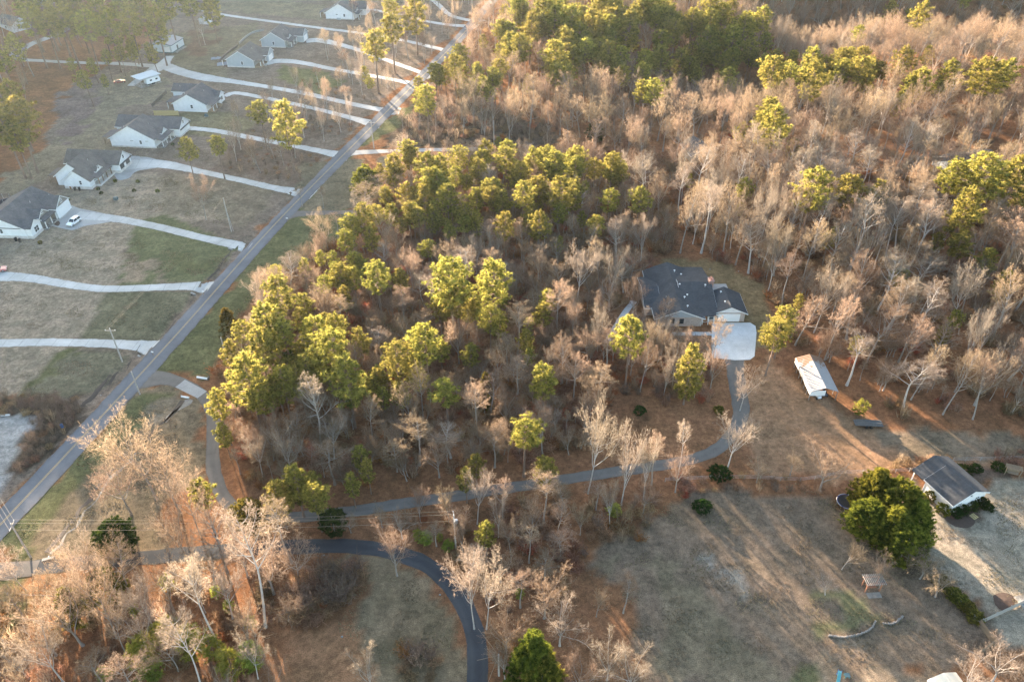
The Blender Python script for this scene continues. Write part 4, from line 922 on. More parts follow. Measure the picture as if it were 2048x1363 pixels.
def mower(x, y, rz, label, c):
    o = empty('riding_mower', (x, y, tz(x, y)), rz); tag(o, label, 'mower')
    MB().prism([(-0.9, 0.35), (0.9, 0.35), (0.95, 0.6), (0.7, 0.9), (0.1, 0.85), (0.0, 0.55), (-0.9, 0.55)], -0.4, 0.4, 'y').build('body', c, o, bevel=0.04)
    MB().box(-0.7, -0.2, -0.25, 0.25, 0.55, 0.75).box(-0.75, -0.65, -0.25, 0.25, 0.7, 1.15).build('seat', M['plastic_black'], o)
    MB().tube([(0.1, 0, 0.85), (-0.1, 0, 1.15)], 0.03, 5).tube([(-0.1, -0.2, 1.15), (-0.1, 0.2, 1.15)], 0.03, 5).build('steering', M['plastic_black'], o)
    for u, r_ in ((-0.55, 0.32), (0.65, 0.22)):
        for s in (-1, 1): MB().tube([(u, s * 0.42, r_), (u, s * 0.62, r_)], r_, 12).build('wheel', M['rubber'], o)
mower(67.6, 129.4, math.radians(-80), 'pale riding mower under the front of the carport', M['white_car'])
mower(69.3, 130.2, math.radians(-95), 'dark riding mower at the right under the carport', M['grey_car'])

# ------------------------------------------------------------------ yard things
def trampoline(px, r, label, net=True):
    x, y = G(*px); o = empty('trampoline', (x, y, tz(x, y))); tag(o, label, 'trampoline')
    n = 20; ring = [(r * math.cos(2 * math.pi * k / n), r * math.sin(2 * math.pi * k / n), 0.85) for k in range(n + 1)]
    MB().tube(ring, 0.05, 6).build('frame', M['steel'], o)
    MB().lathe([(r * 0.86, 0.83), (r * 0.86, 0.85)], 20).build('jump_mat', M['black_mat'], o)
    pad = MB(); v = [(q * math.cos(2 * math.pi * k / n), q * math.sin(2 * math.pi * k / n), 0.88) for q in (r * 0.86, r * 1.02) for k in range(n)]
    pad.add(v, [(k, (k + 1) % n, n + (k + 1) % n, n + k) for k in range(n)]); pad.build('edge_pad', M['net'], o)
    for k in range(6):
        t = math.pi / 3 * k; MB().tube([(r * math.cos(t), r * math.sin(t), 0), (r * math.cos(t), r * math.sin(t), 2.6 if net else 0.85)], 0.04, 5).build('leg', M['steel'], o)
    if net:
        nt_ = MB()
        for z in np.linspace(1.0, 2.55, 7): nt_.tube([(p[0], p[1], z) for p in ring], 0.016, 3, False)
        for k in range(0, 60): 
            t = 2 * math.pi * k / 60; nt_.tube([(r * math.cos(t), r * math.sin(t), 0.9), (r * math.cos(t), r * math.sin(t), 2.55)], 0.014, 3, False)
        nt_.build('safety_net', M['net'], o)
trampoline((10, 408), 2.2, 'dark blue netted trampoline behind the nearest white house')
trampoline((1692, 1008), 1.9, 'black trampoline beside the big dark evergreens', False)
# pergola swing
px_, py_ = G(1741, 1176)
o = empty('swing_pergola', (px_, py_, 0), math.radians(4)); tag(o, 'small red-brown wooden pergola with a bench swing in the big yard', 'pergola')
M['redwood'] = surf('red_brown_wood', (0.36, 0.17, 0.10), 3.0, 0.2)
for u in (-1.25, 1.25):
    for v in (-0.6, 0.7): MB().box(u - 0.08, u + 0.08, v - 0.08, v + 0.08, 0, 2.2).build('post', M['redwood'], o)
for v in (-0.6, 0.7): MB().box(-1.7, 1.7, v - 0.06, v + 0.06, 2.2, 2.38).build('beam', M['redwood'], o)
for k in range(11): MB().box(-1.6 + 0.32 * k - 0.035, -1.6 + 0.32 * k + 0.035, -1.1, 1.2, 2.385, 2.52).build('rafter', M['grey_wood'], o)
MB().box(-0.85, 0.85, -0.25, 0.25, 0.5, 0.58).box(-0.85, 0.85, 0.25, 0.33, 0.58, 1.1).build('swing_seat', M['redwood'], o)
for u in (-0.8, 0.8): MB().tube([(u, 0, 0.55), (u, 0, 2.25)], 0.015, 4).build('chain', M['steel'], o)
MB().box(-1.2, 1.2, -1.9, -0.8, -0.05, 0.05).build('stone_slab', M['rubble'], o)
# garden bench swing by the garage
px_, py_ = G(2022, 948)
o = empty('garden_arbor', (px_, py_, 0), math.radians(-20)); tag(o, 'dark wooden arbor bench at the right edge behind the white garage', 'arbor')
for u in (-1.3, 1.3):
    for v in (-0.5, 0.6): MB().box(u - 0.07, u + 0.07, v - 0.07, v + 0.07, 0, 1.9).build('post', M['wood'], o)
for k in range(5): MB().box(-1.5, 1.5, -0.5 + 0.28 * k - 0.05, -0.5 + 0.28 * k + 0.05, 1.9, 2.0).build('slat', M['wood'], o)
MB().box(-1.1, 1.1, -0.3, 0.3, 0.42, 0.5).box(-1.1, 1.1, 0.3, 0.38, 0.5, 1.1).build('bench', M['wood'], o)
# low stone walls in the yard
def stone_wall(pts, label):
    c = catmull([(*G(x, y), 0) for x, y in pts], 0.34)
    o = empty('stone_edging', (c[0][0], c[0][1], 0)); tag(o, label, 'stone wall')
    st = MB(); st.box(-0.17, 0.17, -0.15, 0.15, 0, 0.22); me = st.build('stone', M['stone'], None, bevel=0.045).data
    bpy.data.objects.remove(bpy.data.objects[[q.name for q in bpy.data.objects if q.data == me][0]])
    for k, p in enumerate(c):
        for lv in range(2):
            s = link('stone', me, o); s.location = (p[0] - c[0][0] + random.uniform(-.05, .05), p[1] - c[0][1] + random.uniform(-.05, .05), lv * 0.18 - 0.02); s.rotation_euler = (random.uniform(-.1, .1), random.uniform(-.1, .1), random.uniform(0, 6.28)); q = random.uniform(0.75, 1.15); s.scale = (q, q, random.uniform(.8, 1.1))
stone_wall([(1658, 1271), (1690, 1274), (1720, 1268), (1742, 1256), (1750, 1243)], 'longer curved dry-stone edging on the slope of the big yard')
stone_wall([(1766, 1247), (1785, 1247), (1797, 1240), (1804, 1233)], 'shorter curved dry-stone edging right of the longer one')
# fences
def board_fence(pts, label, mat, h=1.5, bw=0.14, gap=0.0, name='board_fence', rails=True):
    a, b_ = [np.array(G(*p)) for p in pts]
    d = b_ - a; L = np.linalg.norm(d); o = empty(name, (a[0], a[1], tz(*a)), math.atan2(d[1], d[0])); tag(o, label, 'fence')
    me = MB().box(0, bw, -0.012, 0.012, 0.04, h).build('board', mat, o); first = me
    k = 1
    while k * (bw + gap) < L:
        if k < 300:
            q = link('board', first.data, o); q.location = (k * (bw + gap), random.uniform(-.004, .004), random.uniform(-.02, .02))
        k += 1
    n = max(2, int(L / 2.4) + 1)
    for i in range(n): MB().box(L * i / (n - 1) - 0.05, L * i / (n - 1) + 0.05, 0.02, 0.12, 0, h + 0.05).build('post', mat, o)
    if rails:
        for z in (0.35, h - 0.3): MB().box(0, L, 0.013, 0.05, z - 0.05, z + 0.05).build('rail', mat, o)
    return o
board_fence(((1956, 1249), (1986, 1288)), 'weathered brown board fence at the right of the big yard', M['wood'], 1.5, 0.16, 0.02)
board_fence(((1986, 1288), (1950, 1312)), 'brown board fence turning the corner toward the bottom', M['wood'], 1.4, 0.16, 0.02)
board_fence(((1962, 1246), (2046, 1207)), 'grey silvered fence from the corner to the pool', M['grey_wood'], 1.3, 0.14, 0.012)
board_fence(((1918, 1205), (1956, 1247)), 'thin grey fence along the lower yard hedge', M['grey_wood'], 1.1, 0.05, 0.16)
board_fence(((309, 231), (358, 231)), 'new yellow wooden privacy fence beside the L-shaped white house', M['new_wood'], 1.9, 0.16, 0.005)
board_fence(((305, 214), (334, 187)), 'black open fence behind the L-shaped white house', M['dark_metal'], 1.3, 0.07, 0.13)
def rail_fence(pts, label, h=1.1):
    wp = [G(*p) for p in pts]; o = empty('wire_fence', (*wp[0], tz(*wp[0]))); tag(o, label, 'fence')
    c = catmull([(x, y, 0) for x, y in wp], 3.0)
    for p in c: MB().box(p[0] - wp[0][0] - 0.04, p[0] - wp[0][0] + 0.04, p[1] - wp[0][1] - 0.04, p[1] - wp[0][1] + 0.04, -0.1, h).build('post', M['grey_wood'], o)
    for z in (0.35, 0.7, 1.05): MB().tube([(p[0] - wp[0][0], p[1] - wp[0][1], z) for p in c], 0.018, 4).build('wire', M['steel'], o)
rail_fence([(1330, 963), (1420, 958), (1520, 958), (1600, 962), (1690, 948), (1790, 945), (1840, 940)], 'thin wire fence along the upper border of the big yard')
rail_fence([(1905, 922), (1960, 921), (2048, 918), (2110, 916)], 'pale wire fence behind the white garage')
def retaining(pts, label, mat, h=0.9, name='retaining_wall'):
    c = catmull([(*G(*p), 0) for p in pts], 2.0); o = empty(name, (c[0][0], c[0][1], tz(*c[0][:2]))); tag(o, label, 'wall')
    for i in range(len(c) - 1):
        a, b_ = c[i][:2] - c[0][:2], c[i + 1][:2] - c[0][:2]; d = b_ - a; n_ = np.array([-d[1], d[0]]) / np.linalg.norm(d) * 0.15
        m_ = MB(); m_.add([(*(a - n_), -.2), (*(b_ - n_), -.2), (*(b_ + n_), -.2), (*(a + n_), -.2), (*(a - n_), h), (*(b_ - n_), h), (*(b_ + n_), h), (*(a + n_), h)], [(3, 2, 1, 0), (4, 5, 6, 7), (0, 1, 5, 4), (1, 2, 6, 5), (2, 3, 7, 6), (3, 0, 4, 7)])
        m_.build('wall_panel', mat, o)
retaining([(436, 126), (455, 108), (475, 93)], 'dark retaining wall behind the nearer grey house', M['dark_metal'])
retaining([(479, 88), (492, 76), (508, 66), (528, 62)], 'grey retaining wall behind the farther grey house', M['grey_wood'])
# planting beds
def bed(pts, label):
    wp = [G(*p) for p in pts]; c = catmull([(x, y, 0) for x, y in wp + [wp[0]]], 0.7)[:-1]
    V = [(p[0], p[1], tz(p[0], p[1]) + 0.05) for p in c]; n = len(V); ctr = np.mean(np.array(V), 0); V += [tuple(v + np.array((0, 0, 0.1 if i == 0 else 0))) for i, v in enumerate([ctr])]
    me = mesh_np('planting_bed', V, [(i, (i + 1) % n, n) for i in range(n)], M['mulch']); tag(link('planting_bed', me), label, kind='structure')
bed([(1884, 1020), (1920, 1028), (1945, 1030), (1950, 1045), (1935, 1055), (1910, 1052), (1890, 1038)], 'dark mulch bed in front of the white garage')
bed([(1986, 1190), (2005, 1184), (2028, 1192), (2028, 1208), (2008, 1222), (1990, 1208)], 'round rust-brown mulch bed beside the pool')
bed([(104, 447), (112, 440), (120, 445), (116, 452)], 'small dark mulch bed by the nearest white house porch')
# litter and small props
def prop(name, px, label, cat, parts, rz=0.0):
    x, y = G(*px); o = empty(name, (x, y, tz(x, y)), rz); tag(o, label, cat)
    for nm, mb, mt in parts: mb.build(nm, mt, o)
prop('utility_box', (232, 399), 'small green utility box on the lawn below the second white house', 'utility box', [('cabinet', MB().prism([(-0.5, 0), (0.5, 0), (0.5, 0.7), (0.3, 0.95), (-0.5, 0.95)], -0.5, 0.5, 'y'), M['teal_metal']), ('pad', MB().box(-0.7, 0.7, -0.7, 0.7, -0.1, 0.08), M['concrete'])])
prop('utility_box', (413, 233), 'small green utility box right of the new wooden fence', 'utility box', [('cabinet', MB().prism([(-0.5, 0), (0.5, 0), (0.5, 0.7), (0.3, 0.95), (-0.5, 0.95)], -0.5, 0.5, 'y'), M['teal_metal']), ('pad', MB().box(-0.7, 0.7, -0.7, 0.7, -0.1, 0.08), M['concrete'])])
prop('barrel', (125, 854), 'bright blue barrel in the brush left of the road', 'barrel', [('drum', MB().lathe([(0.28, 0), (0.3, 0.05), (0.3, 0.3), (0.32, 0.32), (0.3, 0.34), (0.3, 0.6), (0.32, 0.62), (0.3, 0.64), (0.3, 0.88), (0.26, 0.9)], 14), M['blue']), ('lid', MB().lathe([(0.24, 0.9), (0.24, 0.93)], 14), M['blue'])])
prop('play_slide', (1676, 1355), 'turquoise toy slide at the bottom edge of the yard', 'slide', [('slide', MB().prism([(-0.9, 0.1), (0.3, 1.0), (0.6, 1.0), (0.6, 1.1), (0.25, 1.12), (-0.95, 0.22)], -0.25, 0.25, 'y'), M['teal']), ('ladder', MB().box(0.5, 0.62, -0.28, -0.2, 0, 1.3).box(0.5, 0.62, 0.2, 0.28, 0, 1.3).box(0.5, 0.6, -0.2, 0.2, 0.3, 0.36).box(0.5, 0.6, -0.2, 0.2, 0.65, 0.71), M['blue'])], 1.2)
prop('toy_table', (1693, 1352), 'dark teal toy table right of the turquoise slide', 'table', [('top', MB().box(-0.4, 0.4, -0.35, 0.35, 0.42, 0.5), M['teal_metal'])] + [('leg', MB().box(u - 0.05, u + 0.05, v - 0.05, v + 0.05, 0, 0.42), M['teal']) for u in (-0.3, 0.3) for v in (-0.25, 0.25)])
prop('pallet', (1948, 1033), 'small pale wooden pallet beside the garage bed', 'pallet', [('slat', MB().box(-0.6, 0.6, -0.5 + 0.24 * k, -0.36 + 0.24 * k, 0.1, 0.13), M['new_wood']) for k in range(5)] + [('runner', MB().box(u, u + 0.08, -0.5, 0.6, 0.01, 0.1), M['new_wood']) for u in (-0.6, -0.04, 0.52)], 0.5)
prop('culvert_pipe', (371, 794), 'white culvert pipe end below the concrete panel', 'pipe', [('pipe', MB().tube([(-0.9, 0.15, 0.1), (0.9, -0.25, 0.1)], 0.22, 12), M['white_paint']), ('headwall', MB().box(-1.1, -0.92, -0.2, 0.5, -0.1, 0.3), M['rubble'])])
prop('culvert_pipe', (405, 757), 'white culvert pipe on the far side of the lane', 'pipe', [('pipe', MB().tube([(-1.3, 0.3, 0.25), (1.3, -0.3, 0.25)], 0.25, 12), M['white_paint']), ('headwall', MB().box(1.3, 1.5, -0.6, 0.4, 0, 0.5), M['concrete'])])
prop('culvert_headwall', (97, 1117), 'pale culvert headwall above the dark lane at lower left', 'headwall', [('wall', MB().prism([(-1.1, 0), (1.1, 0), (0.9, 0.16), (-0.9, 0.16)], -0.3, 0.3, 'y'), M['concrete']), ('pipe', MB().tube([(0, 0.25, 0.02), (0, 0.6, 0.02)], 0.16, 10), M['steel'])], 0.25)
prop('culvert_headwall', (276, 711), 'culvert mouth beside the nearest driveway', 'headwall', [('wall', MB().prism([(-1.0, -0.3), (1.0, -0.3), (0.8, 0.15), (-0.8, 0.15)], -0.25, 0.25, 'y'), M['concrete']), ('pipe', MB().tube([(0, -0.3, -0.15), (0, -0.8, -0.2)], 0.28, 10), M['plastic_black'])], -0.6)
prop('culvert_headwall', (461, 498), 'culvert mouth beside the third driveway', 'headwall', [('wall', MB().prism([(-1.0, -0.3), (1.0, -0.3), (0.8, 0.15), (-0.8, 0.15)], -0.25, 0.25, 'y'), M['concrete']), ('pipe', MB().tube([(0, -0.3, -0.15), (0, -0.8, -0.2)], 0.28, 10), M['plastic_black'])], -0.6)
prop('culvert_headwall', (386, 587), 'culvert mouth beside the second driveway', 'headwall', [('wall', MB().prism([(-1.0, -0.3), (1.0, -0.3), (0.8, 0.15), (-0.8, 0.15)], -0.25, 0.25, 'y'), M['concrete']), ('pipe', MB().tube([(0, -0.3, -0.15), (0, -0.8, -0.2)], 0.28, 10), M['plastic_black'])], -0.6)
def bags(px, label): prop('litter_bag', px, label, 'litter', [('bag', MB().lathe([(0.06, 0), (0.17, 0.03), (0.2, 0.1), (0.13, 0.2), (0.04, 0.24), (0.06, 0.28)], 9), M['concrete']), ('knot', MB().lathe([(0.03, 0.27), (0.05, 0.31)], 7), M['concrete'])])
bags((202, 791), 'crumpled white litter in the roadside ditch'); bags((648, 1110), 'pale object on the grass under the dark lane'); bags((880, 1189), 'pale object beside the dark lane curve'); bags((684, 1273), 'pale stone-like object on the leaf-strewn slope')
bags((1420, 707 - 168), 'small white object on the grass behind the brick house'); bags((1477, 543), 'small white object at the wood edge behind the brick house')
def tarp(px, label, a=2.2, b_=1.6, rz=0.3):
    prop('tarpaulin', px, label, 'tarp', [('sheet', MB().prism([(-a, 0.02), (-a * 0.5, 0.25), (0, 0.12), (a * 0.4, 0.3), (a, 0.02)], -b_, b_, 'y'), M['tarp']), ('weight', MB().box(-0.3, 0.3, -0.2, 0.2, 0.28, 0.45), M['stone'])], rz)
tarp((432, 117), 'grey tarpaulin on the dirt left of the nearer grey house'); tarp((448, 128), 'blue-grey tarpaulin beside the nearer grey house wall', 3.0, 2.2)
prop('fallen_sign', (8, 830), 'white plank lying at the edge of the gravel lot', 'plank', [('plank', MB().box(-1.3, 1.3, -0.3, 0.3, 0.03, 0.12), M['white_paint']), ('batten', MB().box(-1.0, -0.9, -0.35, 0.35, 0.121, 0.17), M['grey_wood'])], 0.1)

# ------------------------------------------------------------------ utility poles and wires
def pole(px, h, label, arm=None, transformer=False, lean=0.0, rad=0.18):
    x, y = G(*px); o = empty('utility_pole', (x, y, tz(x, y))); o.rotation_euler = (0, lean, 0); tag(o, label, 'utility pole', 'utility poles')
    MB().tube([(0, 0, -0.3), (0, 0, h * 0.5), (0, 0, h)], [rad, rad * 0.85, rad * 0.68], 8).build('pole_shaft', M['pole_wood'], o)
    tops = [(x, y, tz(x, y) + h - 0.15)]
    if arm is not None:
        a = math.radians(arm); dx, dy = math.cos(a), math.sin(a)
        MB().tube([(-1.2 * dx, -1.2 * dy, h - 0.5), (1.2 * dx, 1.2 * dy, h - 0.5)], 0.07, 4).build('crossarm', M['pole_wood'], o)
        for t in (-1.1, 0.0, 1.1):
            zz = h - 0.43 if t else h
            MB().lathe([(0.03, 0), (0.07, 0.06), (0.05, 0.12), (0.07, 0.18), (0.03, 0.24)], 8, (t * dx, t * dy, zz)).build('insulator', M['white_paint'], o)
        tops = [(x + t * dx, y + t * dy, tz(x, y) + (h - 0.2 if t else h + 0.22)) for t in (-1.1, 0.0, 1.1)]
    if transformer:
        MB().lathe([(0.05, 0), (0.26, 0.04), (0.28, 0.1), (0.28, 0.85), (0.2, 0.95)], 12, (0.4, -0.1, h - 2.0)).build('transformer', M['steel'], o)
    return tops
tA = pole((62, 1114), 9.2, 'leaning-looking pole with crossarm at the left end of the three wires', 100)
tB = pole((245, 723), 9.6, 'pole with crossarm standing beside the nearest driveway', 0)
tC = pole((280, 788), 6.6, 'short plain dark pole on the right verge of the road')
tD = pole((463, 463), 11.0, 'tall pale pole beside the mouth of the third driveway', None); MB().tube([(0.5, 0.2, 0), (0.15, 0.05, 6)], 0.06, 5).build('conduit', M['steel'], bpy.data.objects['utility_pole.003'])
tE = pole((748, 297), 10.0, 'pale pole at the corner of the gravel lane', 0)
tF = pole((912, 1095), 9.0, 'pole carrying the grey transformer above the dark lane', 100, True)
tG = pole((988, 288), 8.5, 'pole standing along the gravel lane in front of the pines', 90)
tH = pole((936, 99), 10.0, 'dark pole right of the road near the top edge', 0)
tI = pole((998, 1350), 6.0, 'short pale pole with guy wires right of the dark lane, bottom edge')
tJ = pole((455, 722), 7.0, 'short pole at the edge of the west pines')
def wires(name, a, b_, label, sag=1.2, r=0.015, n=14):
    o = empty(name, (0, 0, 0)); tag(o, label, 'wires')
    for p, q in zip(a, b_):
        pts = []
        for k in range(n + 1):
            t = k / n; pts.append((p[0] + (q[0] - p[0]) * t, p[1] + (q[1] - p[1]) * t, p[2] + (q[2] - p[2]) * t - sag * 4 * t * (1 - t)))
        MB().tube(pts, r, 4, False).build('wire', M['wire'], o)
M['wire'] = surf('aluminium_wire', (0.36, 0.30, 0.22), 2.0, 0.1, 0.5)
wires('overhead_wires', tA, tF, 'three overhead wires strung across the lower left above the dark lane', 1.0)
off = np.array((-60, 60, 6.0)); wires('overhead_wires', tA, [tuple(np.array(p) + off) for p in tA], 'overhead wires leaving the left pole toward the upper left', 0.8)
wires('overhead_wires', tB[:2], [tD[0], tD[0]], 'overhead wires from the driveway pole up to the tall pale pole', 0.8, 0.006)
wires('overhead_wires', tE, tG, 'overhead wires along the gravel lane', 0.8, 0.008)
wires('overhead_wires', tD * 2, tE[:2], 'overhead wires beside the road toward the gravel lane pole', 1.2, 0.006)
gx_, gy_, gz_ = tI[0]
wires('guy_wires', [(gx_, gy_, gz_)] * 3, [(gx_ - 3.5, gy_ + 2.5, 0.1), (gx_ - 2.5, gy_ - 3.5, 0.1), (gx_ - 3.5, gy_ + 8, 0.1)], 'guy wires fanning from the short pale pole at the bottom', 0.05, 0.02)

def mailbox(px, label):
    prop('mailbox', px, label, 'mailbox', [('post', MB().box(-0.05, 0.05, -0.05, 0.05, 0, 1.05), M['wood']), ('box', MB().prism([(-0.12, 1.05), (0.12, 1.05), (0.12, 1.2), (0.06, 1.29), (-0.06, 1.29), (-0.12, 1.2)], -0.26, 0.26, 'y'), M['white_paint']), ('flag', MB().box(0.121, 0.135, 0.0, 0.05, 1.15, 1.35), M['lamp_red'])], 1.3)
for px, lb in (((307, 711), 'mailbox at the mouth of the nearest driveway'), ((408, 590), 'mailbox at the mouth of the second driveway'), ((481, 505), 'mailbox at the mouth of the third driveway'), ((579, 394), 'mailbox at the mouth of the fourth driveway'), ((668, 318), 'mailbox opposite the gravel lane'), ((575, 443), 'mailbox at the narrow lane across the grass')):
    mailbox(px, lb)
M['roof_brown'] = shingles('brown_grey_shingles', (0.125, 0.115, 0.108)); M['roof_slate'] = shingles('slate_shingles', (0.085, 0.09, 0.10))
for nm, mt in (('white_house.001', 'roof_brown'), ('white_house.003', 'roof_slate'), ('grey_house', 'roof_brown'), ('white_house.004', 'roof_slate')):
    for ch in bpy.data.objects[nm].children:
        if ch.name.split('.')[0] in ('roof', 'porch_roof'): ch.data.materials[0] = M[mt]

# ------------------------------------------------------------------ vegetation prototypes
def tube_np(Vs, Fs, At, pts, rads, n, a):
    base = len(Vs)
    m = len(pts)
    for i in range(m):
        d = (pts[min(i + 1, m - 1)] - pts[max(i - 1, 0)])
        if d.length < 1e-6: d = Vector((0, 0, 1))
        d.normalize()
        p = d.orthogonal().normalized(); q = d.cross(p)
        if i == m - 1 and rads[i] <= 0.0021:
            Vs.append(pts[i]); break
        for k in range(n):
            t = 2 * math.pi * k / n
            Vs.append(pts[i] + (p * math.cos(t) + q * math.sin(t)) * rads[i])
    for i in range(m - 1):
        last = (i == m - 2 and rads[m - 1] <= 0.0021)
        for k in range(n):
            k2 = (k + 1) % n
            if last: Fs.append((base + i * n + k, base + i * n + k2, base + (i + 1) * n))
            else: Fs.append((base + i * n + k, base + i * n + k2, base + (i + 1) * n + k2, base + (i + 1) * n + k))
            At.append(a)

def ribbon(Vs, Fs, At, pts, rads, rng):
    """flat twig: thin enough to be seen through against the light"""
    base = len(Vs); m = len(pts)
    d = pts[-1] - pts[0]
    w = d.cross(Vector((rng.gauss(0, 1), rng.gauss(0, 1), rng.gauss(0, 1)))).normalized()
    a = rng.random()
    for i in range(m - 1):
        Vs.append(pts[i] + w * rads[i]); Vs.append(pts[i] - w * rads[i])
    Vs.append(pts[-1])
    for i in range(m - 2):
        Fs.append((base + 2 * i, base + 2 * i + 1, base + 2 * i + 3, base + 2 * i + 2)); At.append(a)
    Fs.append((base + 2 * (m - 2), base + 2 * (m - 2) + 1, base + 2 * (m - 1))); At.append(a)

def rot_dir(d, ang, az, rng):
    a = d.orthogonal().normalized(); b = d.cross(a)
    return (d * math.cos(ang) + (a * math.cos(az) + b * math.sin(az)) * math.sin(ang)).normalized()

def bare_tree(seed, H, style, pale=False, twig_r=0.020, dense=1.0):
    rng = random.Random(seed)
    T = ([], [], []); K = ([], [], [])
    def grow(p, d, L, r, lev, cfg):
        nseg = (9, 6, 4, 2, 1)[lev]
        wig = (0.05, 0.13, 0.2, 0.26, 0.3)[lev] * cfg.get('wig', 1)
        up = (0.05, cfg.get('up', 0.1), 0.09, 0.05, 0.05)[lev]
        pts = [p.copy()]; ds = [d.copy()]
        for i in range(nseg):
            d = (d + Vector((rng.gauss(0, wig), rng.gauss(0, wig), rng.gauss(0, wig) + up))).normalized()
            p = p + d * (L / nseg); pts.append(p.copy()); ds.append(d.copy())
        end = (0.22, 0.2, 0.25, 0.4, 0.0)[lev] * r
        rads = [r + (end - r) * i / nseg for i in range(nseg + 1)]
        if lev == 4: rads[-1] = 0.002
        if lev == 0: rads[0] *= 1.35
        tgt = T if lev <= 1 else K
        if lev <= 2: tube_np(*tgt, pts, rads, (7, 5, 4)[lev], rng.random())
        else: ribbon(*tgt, pts, rads, rng)
        if lev == 4: return
        nch = cfg['n'][lev]
        az0 = rng.uniform(0, 6.28)
        for k in range(nch):
            t0 = cfg['t0'][lev]
            t = t0 + (1 - t0) * ((k + rng.uniform(0.1, 0.9)) / nch)
            f = t * nseg; i = min(int(f), nseg - 1); u = f - i
            q = pts[i].lerp(pts[i + 1], u); dd = ds[i + 1]
            ang = math.radians(rng.uniform(*cfg['ang'][lev]))
            az = az0 + k * 2.4 + rng.uniform(-0.5, 0.5)
            nd_ = rot_dir(dd, ang, az, rng)
            env = cfg['env'](t) if lev == 0 else (1.15 - 0.55 * t)
            Lc = L * cfg['ratio'][lev] * env * rng.uniform(0.75, 1.2)
            rr = (rads[i] * (1 - u) + rads[i + 1] * u)
            rc = (min(rr * 0.7, 0.035 + Lc * 0.023), min(rr * 0.75, 0.03 + Lc * 0.02), min(rr * 0.9, twig_r * 1.45), twig_r)[lev]
            grow(q, nd_, Lc, rc, lev + 1, cfg)
    q = dense
    if style == 'spread':
        cfg = dict(n=(10, int(10 * q), int(8 * q), 6), t0=(0.5, 0.25, 0.15, 0.1), ang=((28, 62), (25, 55), (25, 60), (20, 65)), ratio=(1.05, 0.5, 0.46, 0.5), env=lambda t: 1.12 - 0.35 * t, up=0.07)
        grow(Vector((0, 0, 0)), Vector((rng.gauss(0, 0.05), rng.gauss(0, 0.05), 1)).normalized(), H * 0.5, H * 0.0145, 0, cfg)
    elif style == 'vase':
        cfg = dict(n=(9, int(10 * q), int(8 * q), 6), t0=(0.4, 0.2, 0.12, 0.1), ang=((14, 36), (18, 42), (20, 48), (20, 55)), ratio=(1.35, 0.42, 0.42, 0.46), env=lambda t: 1.12 - 0.25 * t, up=0.10)
        grow(Vector((0, 0, 0)), Vector((0, 0, 1)), H * 0.42, H * 0.0135, 0, cfg)
    elif style == 'tall':
        cfg = dict(n=(22, int(8 * q), int(6 * q), 6), t0=(0.42, 0.25, 0.15, 0.1), ang=((38, 62), (25, 50), (25, 55), (20, 60)), ratio=(0.32, 0.45, 0.5, 0.62), env=lambda t: 1.15 - 0.75 * ((t - 0.42) / 0.58), up=0.12)
        grow(Vector((0, 0, 0)), Vector((rng.gauss(0, 0.02), rng.gauss(0, 0.02), 1)).normalized(), H * 0.97, H * 0.012, 0, cfg)
    elif style == 'thin':
        cfg = dict(n=(15, int(7 * q), int(6 * q), 6), t0=(0.55, 0.3, 0.2, 0.1), ang=((30, 55), (25, 50), (25, 55), (20, 60)), ratio=(0.22, 0.5, 0.55, 0.7), env=lambda t: 1.2 - 0.7 * ((t - 0.55) / 0.45), up=0.14)
        grow(Vector((0, 0, 0)), Vector((rng.gauss(0, 0.03), rng.gauss(0, 0.03), 1)).normalized(), H * 0.97, H * 0.0095, 0, cfg)
    allv = np.array([tuple(v) for v in K[0]])
    H0 = np.percentile(allv[:, 2], 99.8); W0 = 2 * np.percentile(np.hypot(allv[:, 0], allv[:, 1]), 96)
    bark, tw = (M['bark_pale'], M['twig_pale']) if pale else (M['bark'], M['twig'])
    return dict(trunk=mesh_np('trunk', T[0], T[1], bark, True), crown=mesh_np('bare_crown', K[0], K[1], tw, False, attr=K[2]), H=H0, W=W0,
                raw=(T, K, bark, tw))

def blades(centres, n, L, w, rng, up=0.5, out=None, vbase=None):
    """n leaf blades (thin triangles) round each centre; returns verts, faces, attr"""
    c = np.repeat(centres, n, 0); N = len(c)
    d = rng.normal(size=(N, 3)); d[:, 2] += up
    if out is not None: d += np.repeat(out, n, 0)
    d /= np.linalg.norm(d, axis=1)[:, None]
    p = np.cross(d, rng.normal(size=(N, 3))); p /= np.linalg.norm(p, axis=1)[:, None] + 1e-9
    l = L * rng.uniform(0.6, 1.2, (N, 1)); ww = w * rng.uniform(0.7, 1.3, (N, 1))
    v = np.stack([c - p * ww / 2, c + p * ww / 2, c + d * l], 1).reshape(-1, 3)
    f = np.arange(N * 3).reshape(-1, 3)
    vb = rng.random(len(centres)) if vbase is None else vbase
    a = np.clip(np.repeat(vb, n) + rng.normal(0, 0.12, N), 0, 1)
    return v, f, a

